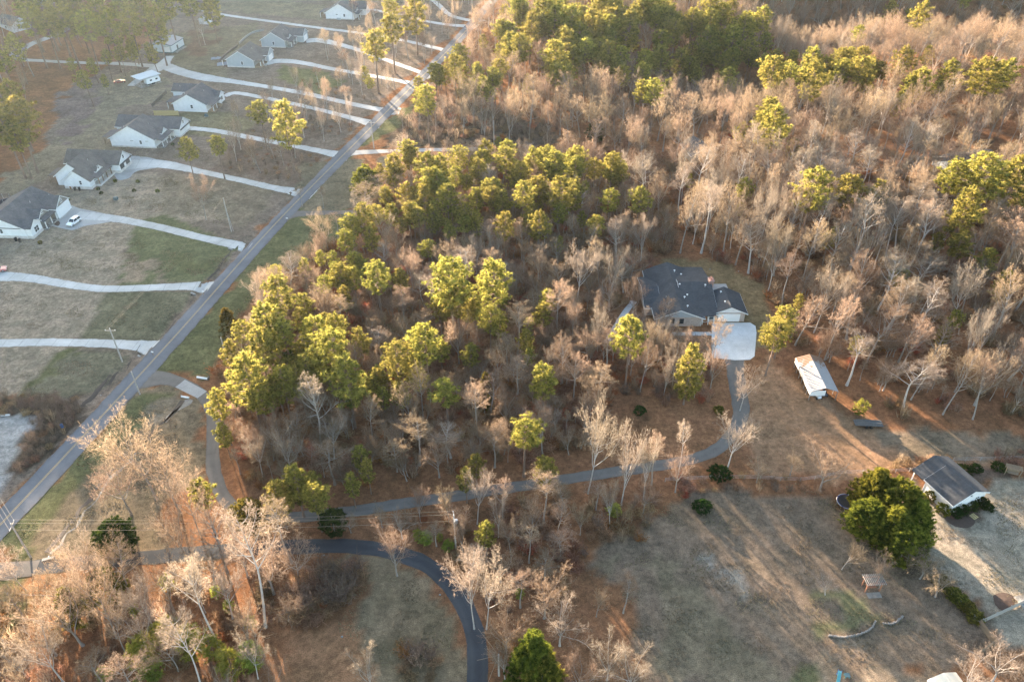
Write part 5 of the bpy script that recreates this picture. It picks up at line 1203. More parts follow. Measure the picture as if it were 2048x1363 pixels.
def pine(seed, H=22.0, W=8.0, base=0.5, fol='pine', nbr=64, tuft=26):
    rng = np.random.default_rng(seed); pr = random.Random(seed)
    T = ([], [], [])
    lean = Vector((pr.gauss(0, 0.25), pr.gauss(0, 0.25), 0))
    tp = [Vector((0, 0, 0)) + lean * (i / 8) + Vector((0, 0, H * 0.96 * i / 8)) for i in range(9)]
    tube_np(*T, tp, [H * 0.0115 * (1.25 if i == 0 else 1) * (1 - 0.88 * i / 8) + 0.02 for i in range(9)], 7, 0.5)
    cs = []; outs = []
    for _ in range(5):       # dead lower stubs
        z = pr.uniform(base - 0.22, base) * H; az = pr.uniform(0, 6.28); L = pr.uniform(0.6, 1.6)
        p0 = Vector((0, 0, z)) + lean * (z / H)
        tube_np(*T, [p0, p0 + Vector((math.cos(az) * L, math.sin(az) * L, -0.1 * L))], [0.04, 0.01], 3, 0.5)
    asym = pr.uniform(0, 6.28)
    for k in range(nbr):
        t = ((k + pr.random()) / nbr) ** 0.9
        z = H * (base + (0.97 - base) * t)
        sh = np.interp(t, [0, 0.18, 0.42, 0.7, 0.9, 1.0], [0.5, 0.85, 1.0, 0.82, 0.5, 0.2])
        az = k * 2.39996 + pr.uniform(-0.5, 0.5)
        R = W / 2 * sh * pr.uniform(0.55, 1.12) * (1 + 0.16 * math.cos(az - asym))
        rise = R * pr.uniform(0.05, 0.42) + 0.3 * t
        p0 = Vector((0, 0, z - 0.3)) + lean * (z / H)
        p1 = p0 + Vector((math.cos(az) * R * 0.6, math.sin(az) * R * 0.6, rise * 0.45))
        p2 = p0 + Vector((math.cos(az) * R, math.sin(az) * R, rise))
        tube_np(*T, [p0, p1, p2], [0.035 + 0.012 * R, 0.03, 0.012], 3, 0.5)
        nt_ = max(4, int(3.1 * R))
        for j in range(nt_):
            u = pr.uniform(0.38, 1.05)
            q = p0.lerp(p1, u / 0.6) if u < 0.6 else p1.lerp(p2, (u - 0.6) / 0.4)
            side = pr.gauss(0, 0.24 * R * (0.3 + u * 0.4))
            q = q + Vector((-math.sin(az) * side, math.cos(az) * side, pr.gauss(0.12, 0.22)))
            cs.append(tuple(q)); outs.append((math.cos(az) * 0.5, math.sin(az) * 0.5, 0))
    cs = np.array(cs); outs = np.array(outs)
    v, f, a = blades(cs, tuft, 0.62, 0.13, rng, 0.55, outs)
    cr = np.hypot(cs[:, 0], cs[:, 1])
    return dict(trunk=mesh_np('trunk', T[0], T[1], M['bark_pine'], True), crown=mesh_np('needle_crown', v, f, M[fol], attr=a), H=float(v[:, 2].max()), W=2 * float(np.percentile(cr, 95)) + 0.6)

def dense_tree(seed, H, W, shape, fol, n=900, tuft=16, L=0.5, w=0.16, trunk=True, up=0.6):
    """cedar, cypress, clipped shrub: closely set sprays over the crown surface and inside it"""
    rng = np.random.default_rng(seed)
    t = rng.random(n) ** 0.85
    prof = {'cone': ([0, 0.08, 0.25, 0.6, 0.9, 1], [0.62, 0.95, 1.0, 0.62, 0.22, 0.04]), 'column': ([0, 0.1, 0.4, 0.75, 0.92, 1], [0.7, 0.95, 1.0, 0.8, 0.45, 0.1]),
            'round': ([0, 0.15, 0.45, 0.75, 0.92, 1], [0.5, 0.85, 1.0, 0.82, 0.5, 0.12]), 'ball': ([0, 0.1, 0.5, 0.8, 1], [0.7, 0.92, 1.0, 0.72, 0.1])}[shape]
    R = np.interp(t, *prof) * W / 2
    az = rng.random(n) * 2 * np.pi
    lob = 1 + 0.15 * np.sin(az * 3 + seed) + 0.14 * np.sin(az * 5 + t * 9 + seed * 2) + 0.16 * np.sin(t * 17 + az * 2 + seed)
    rr = R * lob * (0.45 + 0.55 * rng.random(n) ** 0.35)
    z0 = 0.0 if shape in ('ball',) else H * 0.04
    cs = np.stack([np.cos(az) * rr, np.sin(az) * rr, z0 + t * (H - z0)], 1)
    outs = np.stack([np.cos(az), np.sin(az), np.zeros(n)], 1) * 0.9
    ns = max(40, n // 9)                       # gather the foliage into sprays that stand out from the crown
    sel = rng.integers(0, n, ns); sc = cs[sel]; so = outs[sel] + np.array((0, 0, 0.55)) + rng.normal(0, 0.15, (ns, 3))
    near = rng.integers(0, ns, n); u = rng.random(n)[:, None]
    spray = sc[near] + so[near] * u * (0.11 * W) + rng.normal(0, 0.035 * W, (n, 3)) * (1.1 - u)
    keep = rng.random(n) < 0.48
    cs = np.where(keep[:, None], spray, cs); cs[:, 2] = np.clip(cs[:, 2], 0.05, None)
    tone = rng.random(ns)[near] * 0.6 + 0.3 * rng.random(n) + 0.1
    v, f, a = blades(cs, tuft, L, w, rng, up, outs, np.clip(np.where(keep, tone, 0.35 * rng.random(n)), 0, 1))  # sprays lighter, gaps between darker: sunlit and shaded tone put into the colour
    T = ([], [], [])
    tube_np(*T, [Vector((0, 0, 0)), Vector((0, 0, H * 0.5)), Vector((0, 0, H * 0.9))], [H * 0.016 + 0.03, H * 0.01 + 0.02, 0.02], 6, 0.5)
    return dict(trunk=mesh_np('trunk', T[0], T[1], M['bark']), crown=mesh_np('leafy_crown', v, f, M[fol], attr=a), H=float(v[:, 2].max()), W=W)

def bush_mesh(seed, H, W, n, mat, r=0.027, leaf=0, sub=5):
    """leafless twiggy shrub, optionally with a few dead leaves"""
    rng = random.Random(seed); V, Fs, A = [], [], []
    for k in range(n):
        az = rng.uniform(0, 6.28); sp = rng.random() ** 0.6
        p0 = Vector((math.cos(az) * W * 0.18 * sp, math.sin(az) * W * 0.18 * sp, -0.05))
        hh = H * rng.uniform(0.45, 1.05) * (1 - 0.25 * sp)
        p2 = Vector((math.cos(az) * W * 0.5 * sp, math.sin(az) * W * 0.5 * sp, hh))
        p1 = p0.lerp(p2, 0.5) + Vector((rng.gauss(0, 0.08 * W), rng.gauss(0, 0.08 * W), 0.12 * H))
        a = rng.random()
        ribbon(V, Fs, A, [p0, p1, p2], [r * 1.3, r, 0.002], rng)
        for j in range(sub):
            u = rng.uniform(0.3, 1); q = p0.lerp(p1, u * 2) if u < 0.5 else p1.lerp(p2, u * 2 - 1)
            e = q + Vector((rng.gauss(0, 0.16 * W), rng.gauss(0, 0.16 * W), abs(rng.gauss(0.12, 0.12)) * H))
            ribbon(V, Fs, A, [q, e], [r * 1.1, 0.002], rng)
    v = np.array([tuple(x) for x in V]); f = [tuple(x) for x in Fs]
    if leaf:
        g = np.random.default_rng(seed)
        idx = g.integers(0, len(v), leaf)
        lv, lf, la = blades(v[idx], 3, 0.16, 0.13, g, 0.0)
        f = f + [tuple(int(i) + len(v) for i in t) for t in lf]; v = np.concatenate([v, lv]); A = list(A) + list(la)
    return mesh_np('brush', v, f, mat, attr=A)

BARE = [bare_tree(1, 17, 'spread'), bare_tree(2, 19, 'spread'), bare_tree(3, 20, 'tall'), bare_tree(4, 21, 'tall'), bare_tree(5, 16, 'vase'),
        bare_tree(6, 18, 'vase'), bare_tree(7, 18, 'thin'), bare_tree(8, 15, 'spread', True), bare_tree(9, 22, 'thin', True), bare_tree(10, 20, 'tall', True), bare_tree(14, 17, 'vase', True)]
PINES = [pine(21, 22, 8.2, 0.5), pine(22, 23, 7.4, 0.55), pine(23, 20, 8.6, 0.45), pine(24, 21, 7.0, 0.52), pine(25, 24, 9.5, 0.5, nbr=80), pine(26, 17, 6.4, 0.36)]
YOUNG = [pine(31, 9, 4.4, 0.12, 'young_pine', 44, 18), pine(32, 7, 3.4, 0.1, 'young_pine', 36, 18)]
CEDARS = [dense_tree(41, 10, 5.6, 'round', 'cedar', 900), dense_tree(42, 11, 4.2, 'cone', 'cedar', 900), dense_tree(43, 9, 5.2, 'round', 'dark_green', 1000, 16)]

GHOST = bpy.data.collections.new('scatter_sources')      # shapes used only by the stuff objects; not in the scene itself
def merged(p, name):
    T, K, bark, tw = p['raw']
    v = [tuple(x) for x in T[0]] + [tuple(x) for x in K[0]]; n = len(T[0])
    f = [tuple(x) for x in T[1]] + [tuple(i + n for i in x) for x in K[1]]
    return mesh_np(name, v, f, [bark, tw], False, [0] * len(T[1]) + [1] * len(K[1]), list(T[2]) + list(K[2]))
def join_mesh(p, name):
    bm = bmesh.new()
    me = bpy.data.meshes.new(name)
    a, b_ = p['trunk'], p['crown']
    va = np.empty(len(a.vertices) * 3, np.float32); a.vertices.foreach_get('co', va)
    vb = np.empty(len(b_.vertices) * 3, np.float32); b_.vertices.foreach_get('co', vb)
    fa = [tuple(q.vertices) for q in a.polygons]; fb = [tuple(i + len(a.vertices) for i in q.vertices) for q in b_.polygons]
    at = np.empty(len(b_.polygons), np.float32); b_.attributes['v'].data.foreach_get('value', at)
    bm.free()
    return mesh_np(name, np.concatenate([va.reshape(-1, 3), vb.reshape(-1, 3)]), fa + fb, [a.materials[0], b_.materials[0]], False,
                   [0] * len(fa) + [1] * len(fb), [0.5] * len(fa) + list(at))

def scatter(name, label, meshes, pts, scl, rotz, idx, cat):
    """one stuff object: shapes spread over points with geometry nodes"""
    c = bpy.data.collections.new(name + '_sources')
    for i, me in enumerate(meshes):
        c.objects.link(bpy.data.objects.new('%s_source_%02d' % (name, i), me))
    GHOST.children.link(c)
    me = bpy.data.meshes.new(name)
    n = len(pts)
    me.vertices.add(n); me.vertices.foreach_set('co', np.asarray(pts, np.float32).ravel())
    a = me.attributes.new('scl', 'FLOAT_VECTOR', 'POINT'); a.data.foreach_set('vector', np.asarray(scl, np.float32).ravel())
    r = np.zeros((n, 3), np.float32); r[:, 2] = rotz
    r[:, :2] = RNG.normal(0, 0.04, (n, 2))
    a = me.attributes.new('rot', 'FLOAT_VECTOR', 'POINT'); a.data.foreach_set('vector', r.ravel())
    a = me.attributes.new('idx', 'INT', 'POINT'); a.data.foreach_set('value', np.asarray(idx, np.int32))
    me.update()
    o = link(name, me)
    g = bpy.data.node_groups.new(name, 'GeometryNodeTree')
    g.interface.new_socket('Geometry', in_out='INPUT', socket_type='NodeSocketGeometry')
    g.interface.new_socket('Geometry', in_out='OUTPUT', socket_type='NodeSocketGeometry')
    gi = g.nodes.new('NodeGroupInput'); go = g.nodes.new('NodeGroupOutput')
    ci = g.nodes.new('GeometryNodeCollectionInfo'); ci.inputs['Collection'].default_value = c
    ci.inputs['Separate Children'].default_value = True; ci.inputs['Reset Children'].default_value = True
    ip = g.nodes.new('GeometryNodeInstanceOnPoints'); ip.inputs['Pick Instance'].default_value = True
    def named(nm, ty):
        q = g.nodes.new('GeometryNodeInputNamedAttribute'); q.data_type = ty; q.inputs['Name'].default_value = nm
        return [s_ for s_ in q.outputs if s_.enabled and s_.name == 'Attribute'][0]
    g.links.new(gi.outputs[0], ip.inputs['Points']); g.links.new(ci.outputs[0], ip.inputs['Instance'])
    g.links.new(named('idx', 'INT'), ip.inputs['Instance Index'])
    eu = g.nodes.new('FunctionNodeEulerToRotation'); g.links.new(named('rot', 'FLOAT_VECTOR'), eu.inputs[0]); g.links.new(eu.outputs[0], ip.inputs['Rotation'])
    g.links.new(named('scl', 'FLOAT_VECTOR'), ip.inputs['Scale'])
    g.links.new(ip.outputs[0], go.inputs[0])
    md = o.modifiers.new('scatter', 'NODES'); md.node_group = g
    tag(o, label, cat, kind='stuff')
    return o

# ------------------------------------------------------------------ where trees stand
def blocked(x, y, pad=1.0):
    for c, hw in STRIPS:
        if np.min(np.hypot(c[:, 0] - x, c[:, 1] - y)) < hw + pad: return True
    for pg in BLOCK:
        if inside(np.array([x]), np.array([y]), pg)[0]: return True
    return False
def poisson(pg, rmin, n_try, taken=None, seed=1, pad=1.0):
    rng = np.random.default_rng(seed)
    P = np.array(pg); lo = P.min(0); hi = P.max(0)
    cell = rmin; grid = {}
    for t in (taken or []):
        grid.setdefault((int(t[0] // cell), int(t[1] // cell)), []).append(t)
    out = []
    cand = lo + rng.random((n_try, 2)) * (hi - lo)
    cand = cand[inside(cand[:, 0], cand[:, 1], pg)]
    for x, y in cand:
        i, j = int(x // cell), int(y // cell)
        ok = True
        for a in (i - 1, i, i + 1):
            for b in (j - 1, j, j + 1):
                for q in grid.get((a, b), ()):
                    if (q[0] - x) ** 2 + (q[1] - y) ** 2 < rmin * rmin: ok = False; break
                if not ok: break
            if not ok: break
        if not ok or blocked(x, y, pad): continue
        grid.setdefault((i, j), []).append((x, y)); out.append((x, y))
    return out
def plant(name, proto, x, y, H, W, rz, label, cat, group=None, tilt=(0, 0)):
    t = empty(name, (x, y, tz(x, y) - 0.05), rz)
    t.rotation_euler = (tilt[0], tilt[1], rz)
    t.scale = (W / proto['W'], W / proto['W'], H / proto['H'])
    link('trunk', proto['trunk'], t)
    link('crown', proto['crown'], t)
    tag(t, label, cat, group)
    return t

# ------------------------------------------------------------------ planting
PINE_PX = [  # crown centre (pixel of the photograph), crown width in pixels
 (690,483,45),(605,519,34),(641,515,28),(667,517,26),(717,514,32),(555,545,28),(681,545,48),(647,569,36),(753,555,58),(800,555,40),(553,586,66),(607,603,42),
 (903,560,88),(917,600,70),(993,555,78),(979,638,55),(880,607,50),(534,641,78),(490,662,50),(569,669,60),(517,693,70),(634,655,66),(717,676,45),(665,703,85),
 (693,748,80),(755,755,50),(793,717,75),(852,686,72),(831,745,50),(893,783,62),(493,748,80),(565,765,65),(520,797,60),(434,800,45),(445,862,36),(1086,752,60),(600,700,44),(460,700,40),
 (821,316,42),(856,333,48),(877,361,50),(921,313,45),(973,296,36),(966,318,45),(999,275,24),(1014,296,38),(1014,320,50),(1070,316,44),(1094,313,36),(1114,330,50),(1149,337,45),(1190,337,40),
 (1225,330,46),(1245,344,36),(1080,375,52),(1120,385,60),(1148,380,46),(1280,396,48),(1011,444,45),(1063,426,30),(1078,447,48),(987,378,40),(952,392,40),(894,395,50),(845,392,48),(811,382,40),
 (770,385,36),(756,413,34),(725,433,55),(704,452,44),(783,423,38),(818,423,38),(838,433,36),(952,440,34),(900,461,30),(856,499,36),(870,420,40),(930,425,42),(910,350,40),(1040,345,40),(740,470,36),
 (1095,595,36),(1087,622,45),(1263,664,72),(1482,244,36),(1520,242,40),(1548,244,58),(1579,295,28),(1379,347,22),(1486,378,38),(1482,418,24),(1627,375,72),(1703,382,60),(1758,385,48),(1907,351,60),
 (1965,350,75),(2030,355,75),(1934,413,60),(1669,454,30),(1658,482,35),(1876,482,28),(1920,489,45),(1976,516,38),(1800,554,36),(2010,564,40),(1913,640,28),(1893,668,30),(1569,637,56),(1551,671,62),(1600,604,26),(1712,690,32),
 (1417,79,42),(1434,28,24),(1353,52,36),(1489,52,46),(1527,41,40),(1534,83,32),(1382,100,26),(1362,117,40),(1427,107,30),(1465,117,32),(1505,114,30),(1527,125,34),(1551,124,40),(1545,148,50),
 (1582,150,40),(1624,124,46),(1651,138,42),(1631,155,50),(1682,145,40),(1720,141,44),(1740,138,34),(1762,141,28),(1810,117,40),(1862,93,30),(1841,162,40),(1820,172,36),(1800,193,32),(1876,176,26),(1900,141,36),
 (1976,152,66),(2013,141,40),(1786,21,28),(1841,28,28),(1817,34,24),(1717,66,24),(1758,48,24),(1931,3,20),(1534,220,44),
 (1031,17,36),(966,69,24),(1003,62,36),(1028,76,30),(1000,100,26),(1083,21,56),(1110,21,44),(1086,66,30),(1145,41,45),(1169,34,36),(1131,66,32),(1162,69,46),(1214,41,40),(1224,21,36),(1210,62,36),(1259,48,46),
 (1114,110,48),(1145,110,36),(1172,100,38),(1160,121,28),(1200,100,38),(1217,79,38),(1245,114,36),(1248,152,36),(1290,121,36),(1283,145,34),(1324,114,38),(1283,10,36),(1307,14,44),(1331,14,40),(1348,45,34),
 (921,110,38),(910,134,40),(872,145,34),(952,145,36),(838,169,30),(852,200,48),(990,159,30),(890,134,34),(1283,183,38),(1310,183,44),(1334,172,34),(1448,169,30),
 (747,90,48),(782,56,44),(829,20,44),(780,20,36),(726,133,28),(739,164,24),(520,226,42),(569,236,58),(372,295,38),(434,293,36),(23,195,50),(30,230,66),(10,255,50),(28,270,46),
 (60,40,44),(92,52,40),(110,20,44),(130,45,44),(150,15,44),(170,50,44),(195,20,44),(215,50,44),(240,15,44),(260,45,40),(285,20,44),(310,40,40),(335,15,40),(85,10,44),(380,8,40),(420,12,36),(55,15,40),(25,90,34),(5,120,34),
 (262,72,30),(300,85,30),(182,118,26),(210,112,24),(238,106,24),(265,104,24),(170,158,26),(205,150,18),(145,128,18),
 (400,979,50),(555,986,58),(590,958,66),(622,964,50),(628,992,60),(702,962,34),(734,934,32),(720,907,38),(931,952,36),(952,924,38),(972,1062,44),(1049,868,78),(1090,932,55)]
ex = random.Random(99)
for (x0, y0, x1, y1, n_, d0, d1) in ((720, 300, 1250, 400, 16, 36, 50), (1010, 10, 1260, 110, 12, 34, 46), (1190, 80, 1480, 160, 12, 32, 42), (480, 600, 700, 800, 6, 44, 60), (540, 520, 1080, 800, 26, 30, 44), (740, 320, 1260, 480, 30, 28, 40), (1010, 0, 1500, 150, 60, 30, 42), (860, 120, 1000, 210, 8, 28, 38), (1560, 110, 1780, 170, 10, 30, 40)):
    for _ in range(n_):
        yy = ex.uniform(y0, y1); PINE_PX.append((ex.uniform(x0, x1) if y0 != 300 else ex.uniform(x0 + max(0, (400 - yy)) * 0.9, x1), yy, ex.uniform(d0, d1)))
trees = []                                                # world positions already taken
pine_rows = []
rr = random.Random(5)
for cx, cy, d in PINE_PX:
    x, y = G(cx, cy, 15.0)
    dist = math.sqrt(x * x + y * y + (CAM_H - 15) ** 2)
    W = d * dist / FPX * 1.06
    H = min(27.0, max(10.0, W * 2.2 + rr.uniform(-1, 2)))
    for _ in range(2):
        x, y = G(cx, cy, 0.74 * H)
    pine_rows.append((x, y, H, W)); trees.append((x, y))

PROM = [  # top pixel, height, width, prototype, label
 (238,816,23.5,17,1,'huge spreading bare tree standing alone on the lawn beside the main road'),
 (205,900,17,11,0,'smaller bare tree just left of the huge spreading one beside the road'),
 (300,872,20,12,0,'bare tree behind the right side of the huge spreading one beside the road'),
 (352,938,18,10,1,'bare tree between the huge spreading one and the grey lane'),
 (330,1010,14,9,5,'bare tree above the three wires near the lone dark cedar'),
 (452,1020,29,8.5,8,'tallest pale-trunked bare tree rising across the dark lane at lower left'),
 (362,1110,25,7,8,'pale-trunked bare tree left of the tallest one, below the dark lane'),
 (331,1226,22,6,8,'slim pale bare tree at the bottom edge among the young pines'),
 (154,1128,19,9,0,'leaning-looking bare tree in front of the golden cedars at lower left'),
 (779,1046,14,7,5,'bare tree standing alone on the inside of the dark lane bend'),
 (940,1086,22,10,7,'white-branched bare tree overhanging the right side of the dark lane'),
 (968,1112,19,9,7,'second white-branched bare tree right of the dark lane'),
 (723,1290,13,7.5,10,'small sunlit bare tree alone on the leaf-strewn slope at the bottom'),
 (1193,792,25,11,7,'large white-branched bare tree left of the sunlit clearing'),
 (1264,840,22,8.5,10,'white-trunked bare tree standing over the lane below the clearing'),
 (1306,872,17,7,7,'forked white bare tree at the lower edge of the grey lane'),
 (1377,836,15,3.6,8,'thin white dead-looking tree alone in the sunlit clearing'),
 (1478,838,14,12,7,'wide pale bare tree hanging over the curve of the grey lane'),
 (1502,728,13,9,7,'sunlit bare tree leaning over the lane beside the parking pad'),
 (1443,632,17,5,6,'dark slim tree standing in front of the parking pad'),
 (1668,900,11,10,5,'rounded bare tree at the left of the big dark evergreens'),
 (1231,482,17,11,10,'sunlit fan-shaped bare tree left of the brick house roof'),
 (1160,487,18,13,7,'broad pale bare tree two crowns left of the brick house'),
 (1118,545,17,9,3,'tall straight bare tree left of the broad pale one'),
 (1272,548,13,9,4,'bare tree touching the left eave of the brick house'),
 (1180,645,12,8,1,'low bare tree left of the straight concrete walk'),
 (615,757,18,8,9,'white bare tree below the west pines, near the lane'),
 (555,850,14,9,7,'pale bare tree low in the shade below the west pines'),
 (650,822,13,10,7,'pale sprawling bare tree right of the white one below the west pines'),
 (1125,1202,12,11,10,'rounded sunlit bare tree right of the dark conical evergreen'),
 (1226,1272,12,9,10,'sunlit bare tree at the bottom edge of the yard, left one of two'),
 (1275,1300,12,10,10,'sunlit bare tree at the bottom edge of the yard, right one of two'),
 (1160,1315,10,8,0,'low bare tree at the bottom edge, right of the conical evergreen'),
 (1200,1167,9,5,4,'small bare tree at the left border of the big yard'),
 (1257,1152,10,4.2,6,'thin bare tree with a tan thicket at its foot, edge of the big yard'),
 (1092,1147,12,8,5,'bare tree left of the rounded sunlit one above the conical evergreen'),
 (1185,122,23,13,4,'tall pointed bare tree standing out in front of the shaded pines'),
 (1150,148,20,8,5,'narrow bare tree left of the tall pointed one near the shaded pines'),
 (1100,142,20,10,4,'bare tree third from the left in the pointed group near the shaded pines'),
 (1968,1312,9,9,10,'glowing sunlit bare tree at the lower right corner by the fence'),
 (2030,1296,9,11,10,'rightmost glowing bare tree in the lower right corner'),
 (1786,1118,8,6,4,'tan upright bare shrub tree right of the swing pergola'),
 (1708,1080,8,6,4,'tan upright bare shrub tree behind the swing pergola'),
 (1662,1160,4,6.5,7,'low pale spreading bare tree left of the swing pergola'),
 (1832,1086,7,6.5,5,'shaded bare tree below the big dark evergreens'),
 (1866,1106,7,6.5,5,'shaded bare tree in the middle of the yard hedge'),
 (1898,1142,7,7,5,'shaded bare tree at the lower end of the yard hedge'),
 (515,1082,14,10,5,'wide bare tree hanging over the middle of the dark lane'),
 (575,1072,12,9,0,'bare tree right of the one hanging over the dark lane'),
 (300,1118,14,9,5,'bare tree touching the dark lane above the golden cedars'),
 (100,1150,9,11,5,'spreading bare tree under the dark lane at the left edge'),
 (60,1262,14,11,7,'large bare tree in the lower left corner'),
 (388,348,15,8,0,'bare tree beside the tall pole above the third driveway'),
 (505,272,13,9,4,'bare tree right of the two roadside pines on the lots'),
 (395,24,15,9,7,'pale forked bare tree beside the small white shed'),
 (598,372,7,3.5,6,'left one of two small street-side bare trees by the narrow lane'),
 (640,372,7.5,3,6,'right one of two small street-side bare trees by the narrow lane'),
 (962,268,8,8,1,'small grey bare tree beside the pole on the gravel lane'),
 (1398,282,15,9,4,'bare tree growing just in front of the half-hidden house'),
 (1428,284,14,8,5,'bare tree growing at the right front of the half-hidden house'),
 (560,1180,8,8,4,'twiggy bare tree at the left end of the dark thicket'),
]
bare_rows = []        # x, y, H, W, proto, label or None
for tx, ty, H, W, pi, lab in PROM:
    x, y = G(tx, ty, H)
    bare_rows.append((x, y, H, W, pi, lab)); trees.append((x, y))

# shrub and evergreen spots are taken too
SPECIAL = []
def special(cx, cy, hc): 
    p = G(cx, cy, hc); trees.append(p); return p

BLOCK += [poly(p) for p in ([(1280, 560), (1330, 525), (1470, 545), (1530, 600), (1530, 720), (1420, 725), (1330, 665), (1310, 660)],
                            [(1570, 700), (1620, 700), (1700, 800), (1740, 870), (1600, 810)],
                            [(1320, 800), (1470, 790), (1460, 900), (1340, 925), (1310, 870)], [(1925, 330), (1998, 330), (1998, 372), (1930, 372)])]
ZONES = [  # ground polygon (pixels), spacing, heights, widths, prototypes
 ('main wood', [(455,720),(560,560),(650,500),(720,440),(800,350),(900,325),(1100,330),(1250,345),(1330,370),(1330,500),(1290,540),(1250,600),(1210,690),(1230,760),(1180,900),(1100,945),(960,965),(700,995),(500,1000),(445,960),(440,850)], 4.4, (7, 15), (6, 10), (0,1,2,3,5,6,7,9,10)),
 ('east wood', [(1330,360),(1700,330),(2100,350),(2300,500),(2300,850),(2000,850),(1820,830),(1690,770),(1650,730),(1600,700),(1560,690),(1545,600),(1500,560),(1430,515),(1330,510)], 4.9, (13, 21), (7.5, 12), (0,2,2,3,3,5,6,7,8,9,10)),
 ('far wood', [(830,235),(1010,10),(1020,-60),(2150,-60),(2300,340),(2100,360),(1700,340),(1330,370),(1250,345),(1130,300),(900,280)], 6.9, (13, 21), (9.5, 13.5), (0,1,2,3,4,5,10)),
 ('lower left wood', [(-60,1170),(60,1165),(330,1135),(480,1120),(600,1115),(560,1180),(570,1250),(520,1363),(560,1440),(-120,1440)], 3.8, (7, 16), (6.5, 10), (0,1,3,4,5,6,7,10)),
 ('strip', [(490,1055),(700,1045),(960,1010),(1180,975),(1400,962),(1330,1010),(1240,1080),(1160,1110),(1110,1200),(1030,1363),(975,1363),(975,1240),(920,1150),(820,1085),(640,1070)], 3.9, (7, 14), (5, 9), (0,2,4,5,6,7,9,10)),
 ('lot trees', [(480,255),(560,200),(700,150),(640,110),(760,85),(820,60),(870,70),(860,140),(800,200),(740,230),(640,300),(560,360),(470,330)], 6.0, (9, 16), (4.5, 7.5), (2,3,6,6,7,10)),
 ('top lots', [(700,40),(960,-30),(950,30),(900,90),(860,60),(740,60)], 7.0, (12, 18), (6, 9), (0,2,3,6)),
 ('west wood', [(-200,360),(20,330),(60,270),(60,180),(150,130),(240,60),(0,0),(-200,0)], 7.0, (11, 17), (6, 9), (0,2,4,6,7,10)),
 ('road pines', [(800,260),(860,190),(960,110),(1000,130),(1000,270),(930,290)], 6.0, (10, 18), (6, 9), (0,2,4,5,6,10)),
 ('house front', [(1215,690),(1310,665),(1420,680),(1425,730),(1460,735),(1470,790),(1320,800),(1240,780)], 3.1, (8, 15), (5.5, 9), (0,2,4,5,7,10)),
 ('lane side', [(640,1010),(760,985),(950,955),(1150,925),(1330,905),(1330,925),(1160,965),(960,1000),(760,1035),(650,1050)], 3.6, (6, 13), (4, 7), (0,4,5,6,7,10)),
 ('tree row', [(1490,930),(1620,950),(1680,990),(1640,985),(1500,965)], 4.0, (4, 8), (4, 6), (4,5,0)),
]
near_h = {'main wood': 1}
for zi, (zn, pg, sp, hr, wr, pc) in enumerate(ZONES):
    pw = poly(pg)
    a = np.array(pw); area = float(np.prod(a.max(0) - a.min(0)))
    pts = poisson(pw, sp, int(area / (sp * sp) * 5), trees, 100 + zi, 0.5 if zn == 'lane side' else 1.2)
    r2 = random.Random(zi)
    for x, y in pts:
        cl = float(vnoise(x, y, 30, 9))
        H = r2.uniform(*hr) * (0.85 + 0.3 * cl); W = r2.uniform(*wr) * (0.75 + 0.25 * H / hr[1])
        if r2.random() < 0.18: H *= 0.62; W *= 0.7
        bare_rows.append((x, y, H, W, r2.choice(pc), None)); trees.append((x, y))

# which of them are built one by one: those that show largest
def view_size(x, y, H, W):
    z = tz(x, y)
    ax, ay = proj(x, y, z); bx, by = proj(x, y, z + H)
    m = 40
    if max(ax, bx) < -m or min(ax, bx) > IMW + m or min(ay, by) > IMH + 10 or max(ay, by) < -10: return 0.0
    return W * H / (x * x + y * y + CAM_H ** 2)
sizes = [(view_size(*r[:4]) + (10 if r[5] else 0), i) for i, r in enumerate(bare_rows)]
sizes.sort(reverse=True)
single = set(i for s_, i in sizes[:300] if s_ > 0)

LAND = [('the brick house', (1385, 600)), ('the white metal carport', (1625, 755)), ('the white garage with dark roof', (1905, 980)), ('the bend of the dark lane', (890, 1160)),
        ('the pole with the grey transformer', (906, 1070)), ('the lane junction by the road', (340, 760)), ('the parking pad', (1468, 685)), ('the big dark evergreens', (1775, 1030)),
        ('the loaded flat trailer', (1735, 845)), ('the golden cedars', (170, 1190)), ('the conical evergreen at the bottom', (1066, 1310)), ('the sunlit clearing', (1380, 840)),
        ('the lit pine pair over the grey lane', (1065, 900)), ('the straight concrete walk', (1240, 645)), ('the dark thicket', (620, 1190)), ('the pale trees below the west pines', (620, 850)),
        ('the round tree by the creek', (730, 370)), ('the half-hidden house', (1375, 300)), ('the dark roof at the right edge', (1965, 318)),
        ('the metal garage', (337, 88)), ('the second white house', (180, 335)), ('the farther grey house', (570, 70)), ('the gravel lane mouth', (705, 305)), ('the top end of the road', (960, 30)),
        ('the pine belt at upper left', (190, 40)), ('the shaded pines at upper centre', (1250, 120)), ('the pine ridge at upper right', (1640, 140)), ('the big twin pine at the right edge', (2000, 350)),
        ('the west pines by the road', (530, 700)), ('the middle pine group', (920, 580)), ('the narrow lane across the grass', (640, 425))]
LW = [(n, p) for n, p in LAND]
ORD = ['nearest', 'second nearest', 'third nearest', 'fourth nearest', 'fifth nearest', 'sixth nearest', 'seventh nearest', 'eighth nearest', 'ninth nearest', 'tenth nearest'] + [w + ' nearest' for w in 'eleventh twelfth thirteenth fourteenth fifteenth sixteenth seventeenth eighteenth nineteenth twentieth'.split()] + ['twenty-%s nearest' % w for w in 'first second third fourth fifth sixth seventh eighth ninth'.split()]
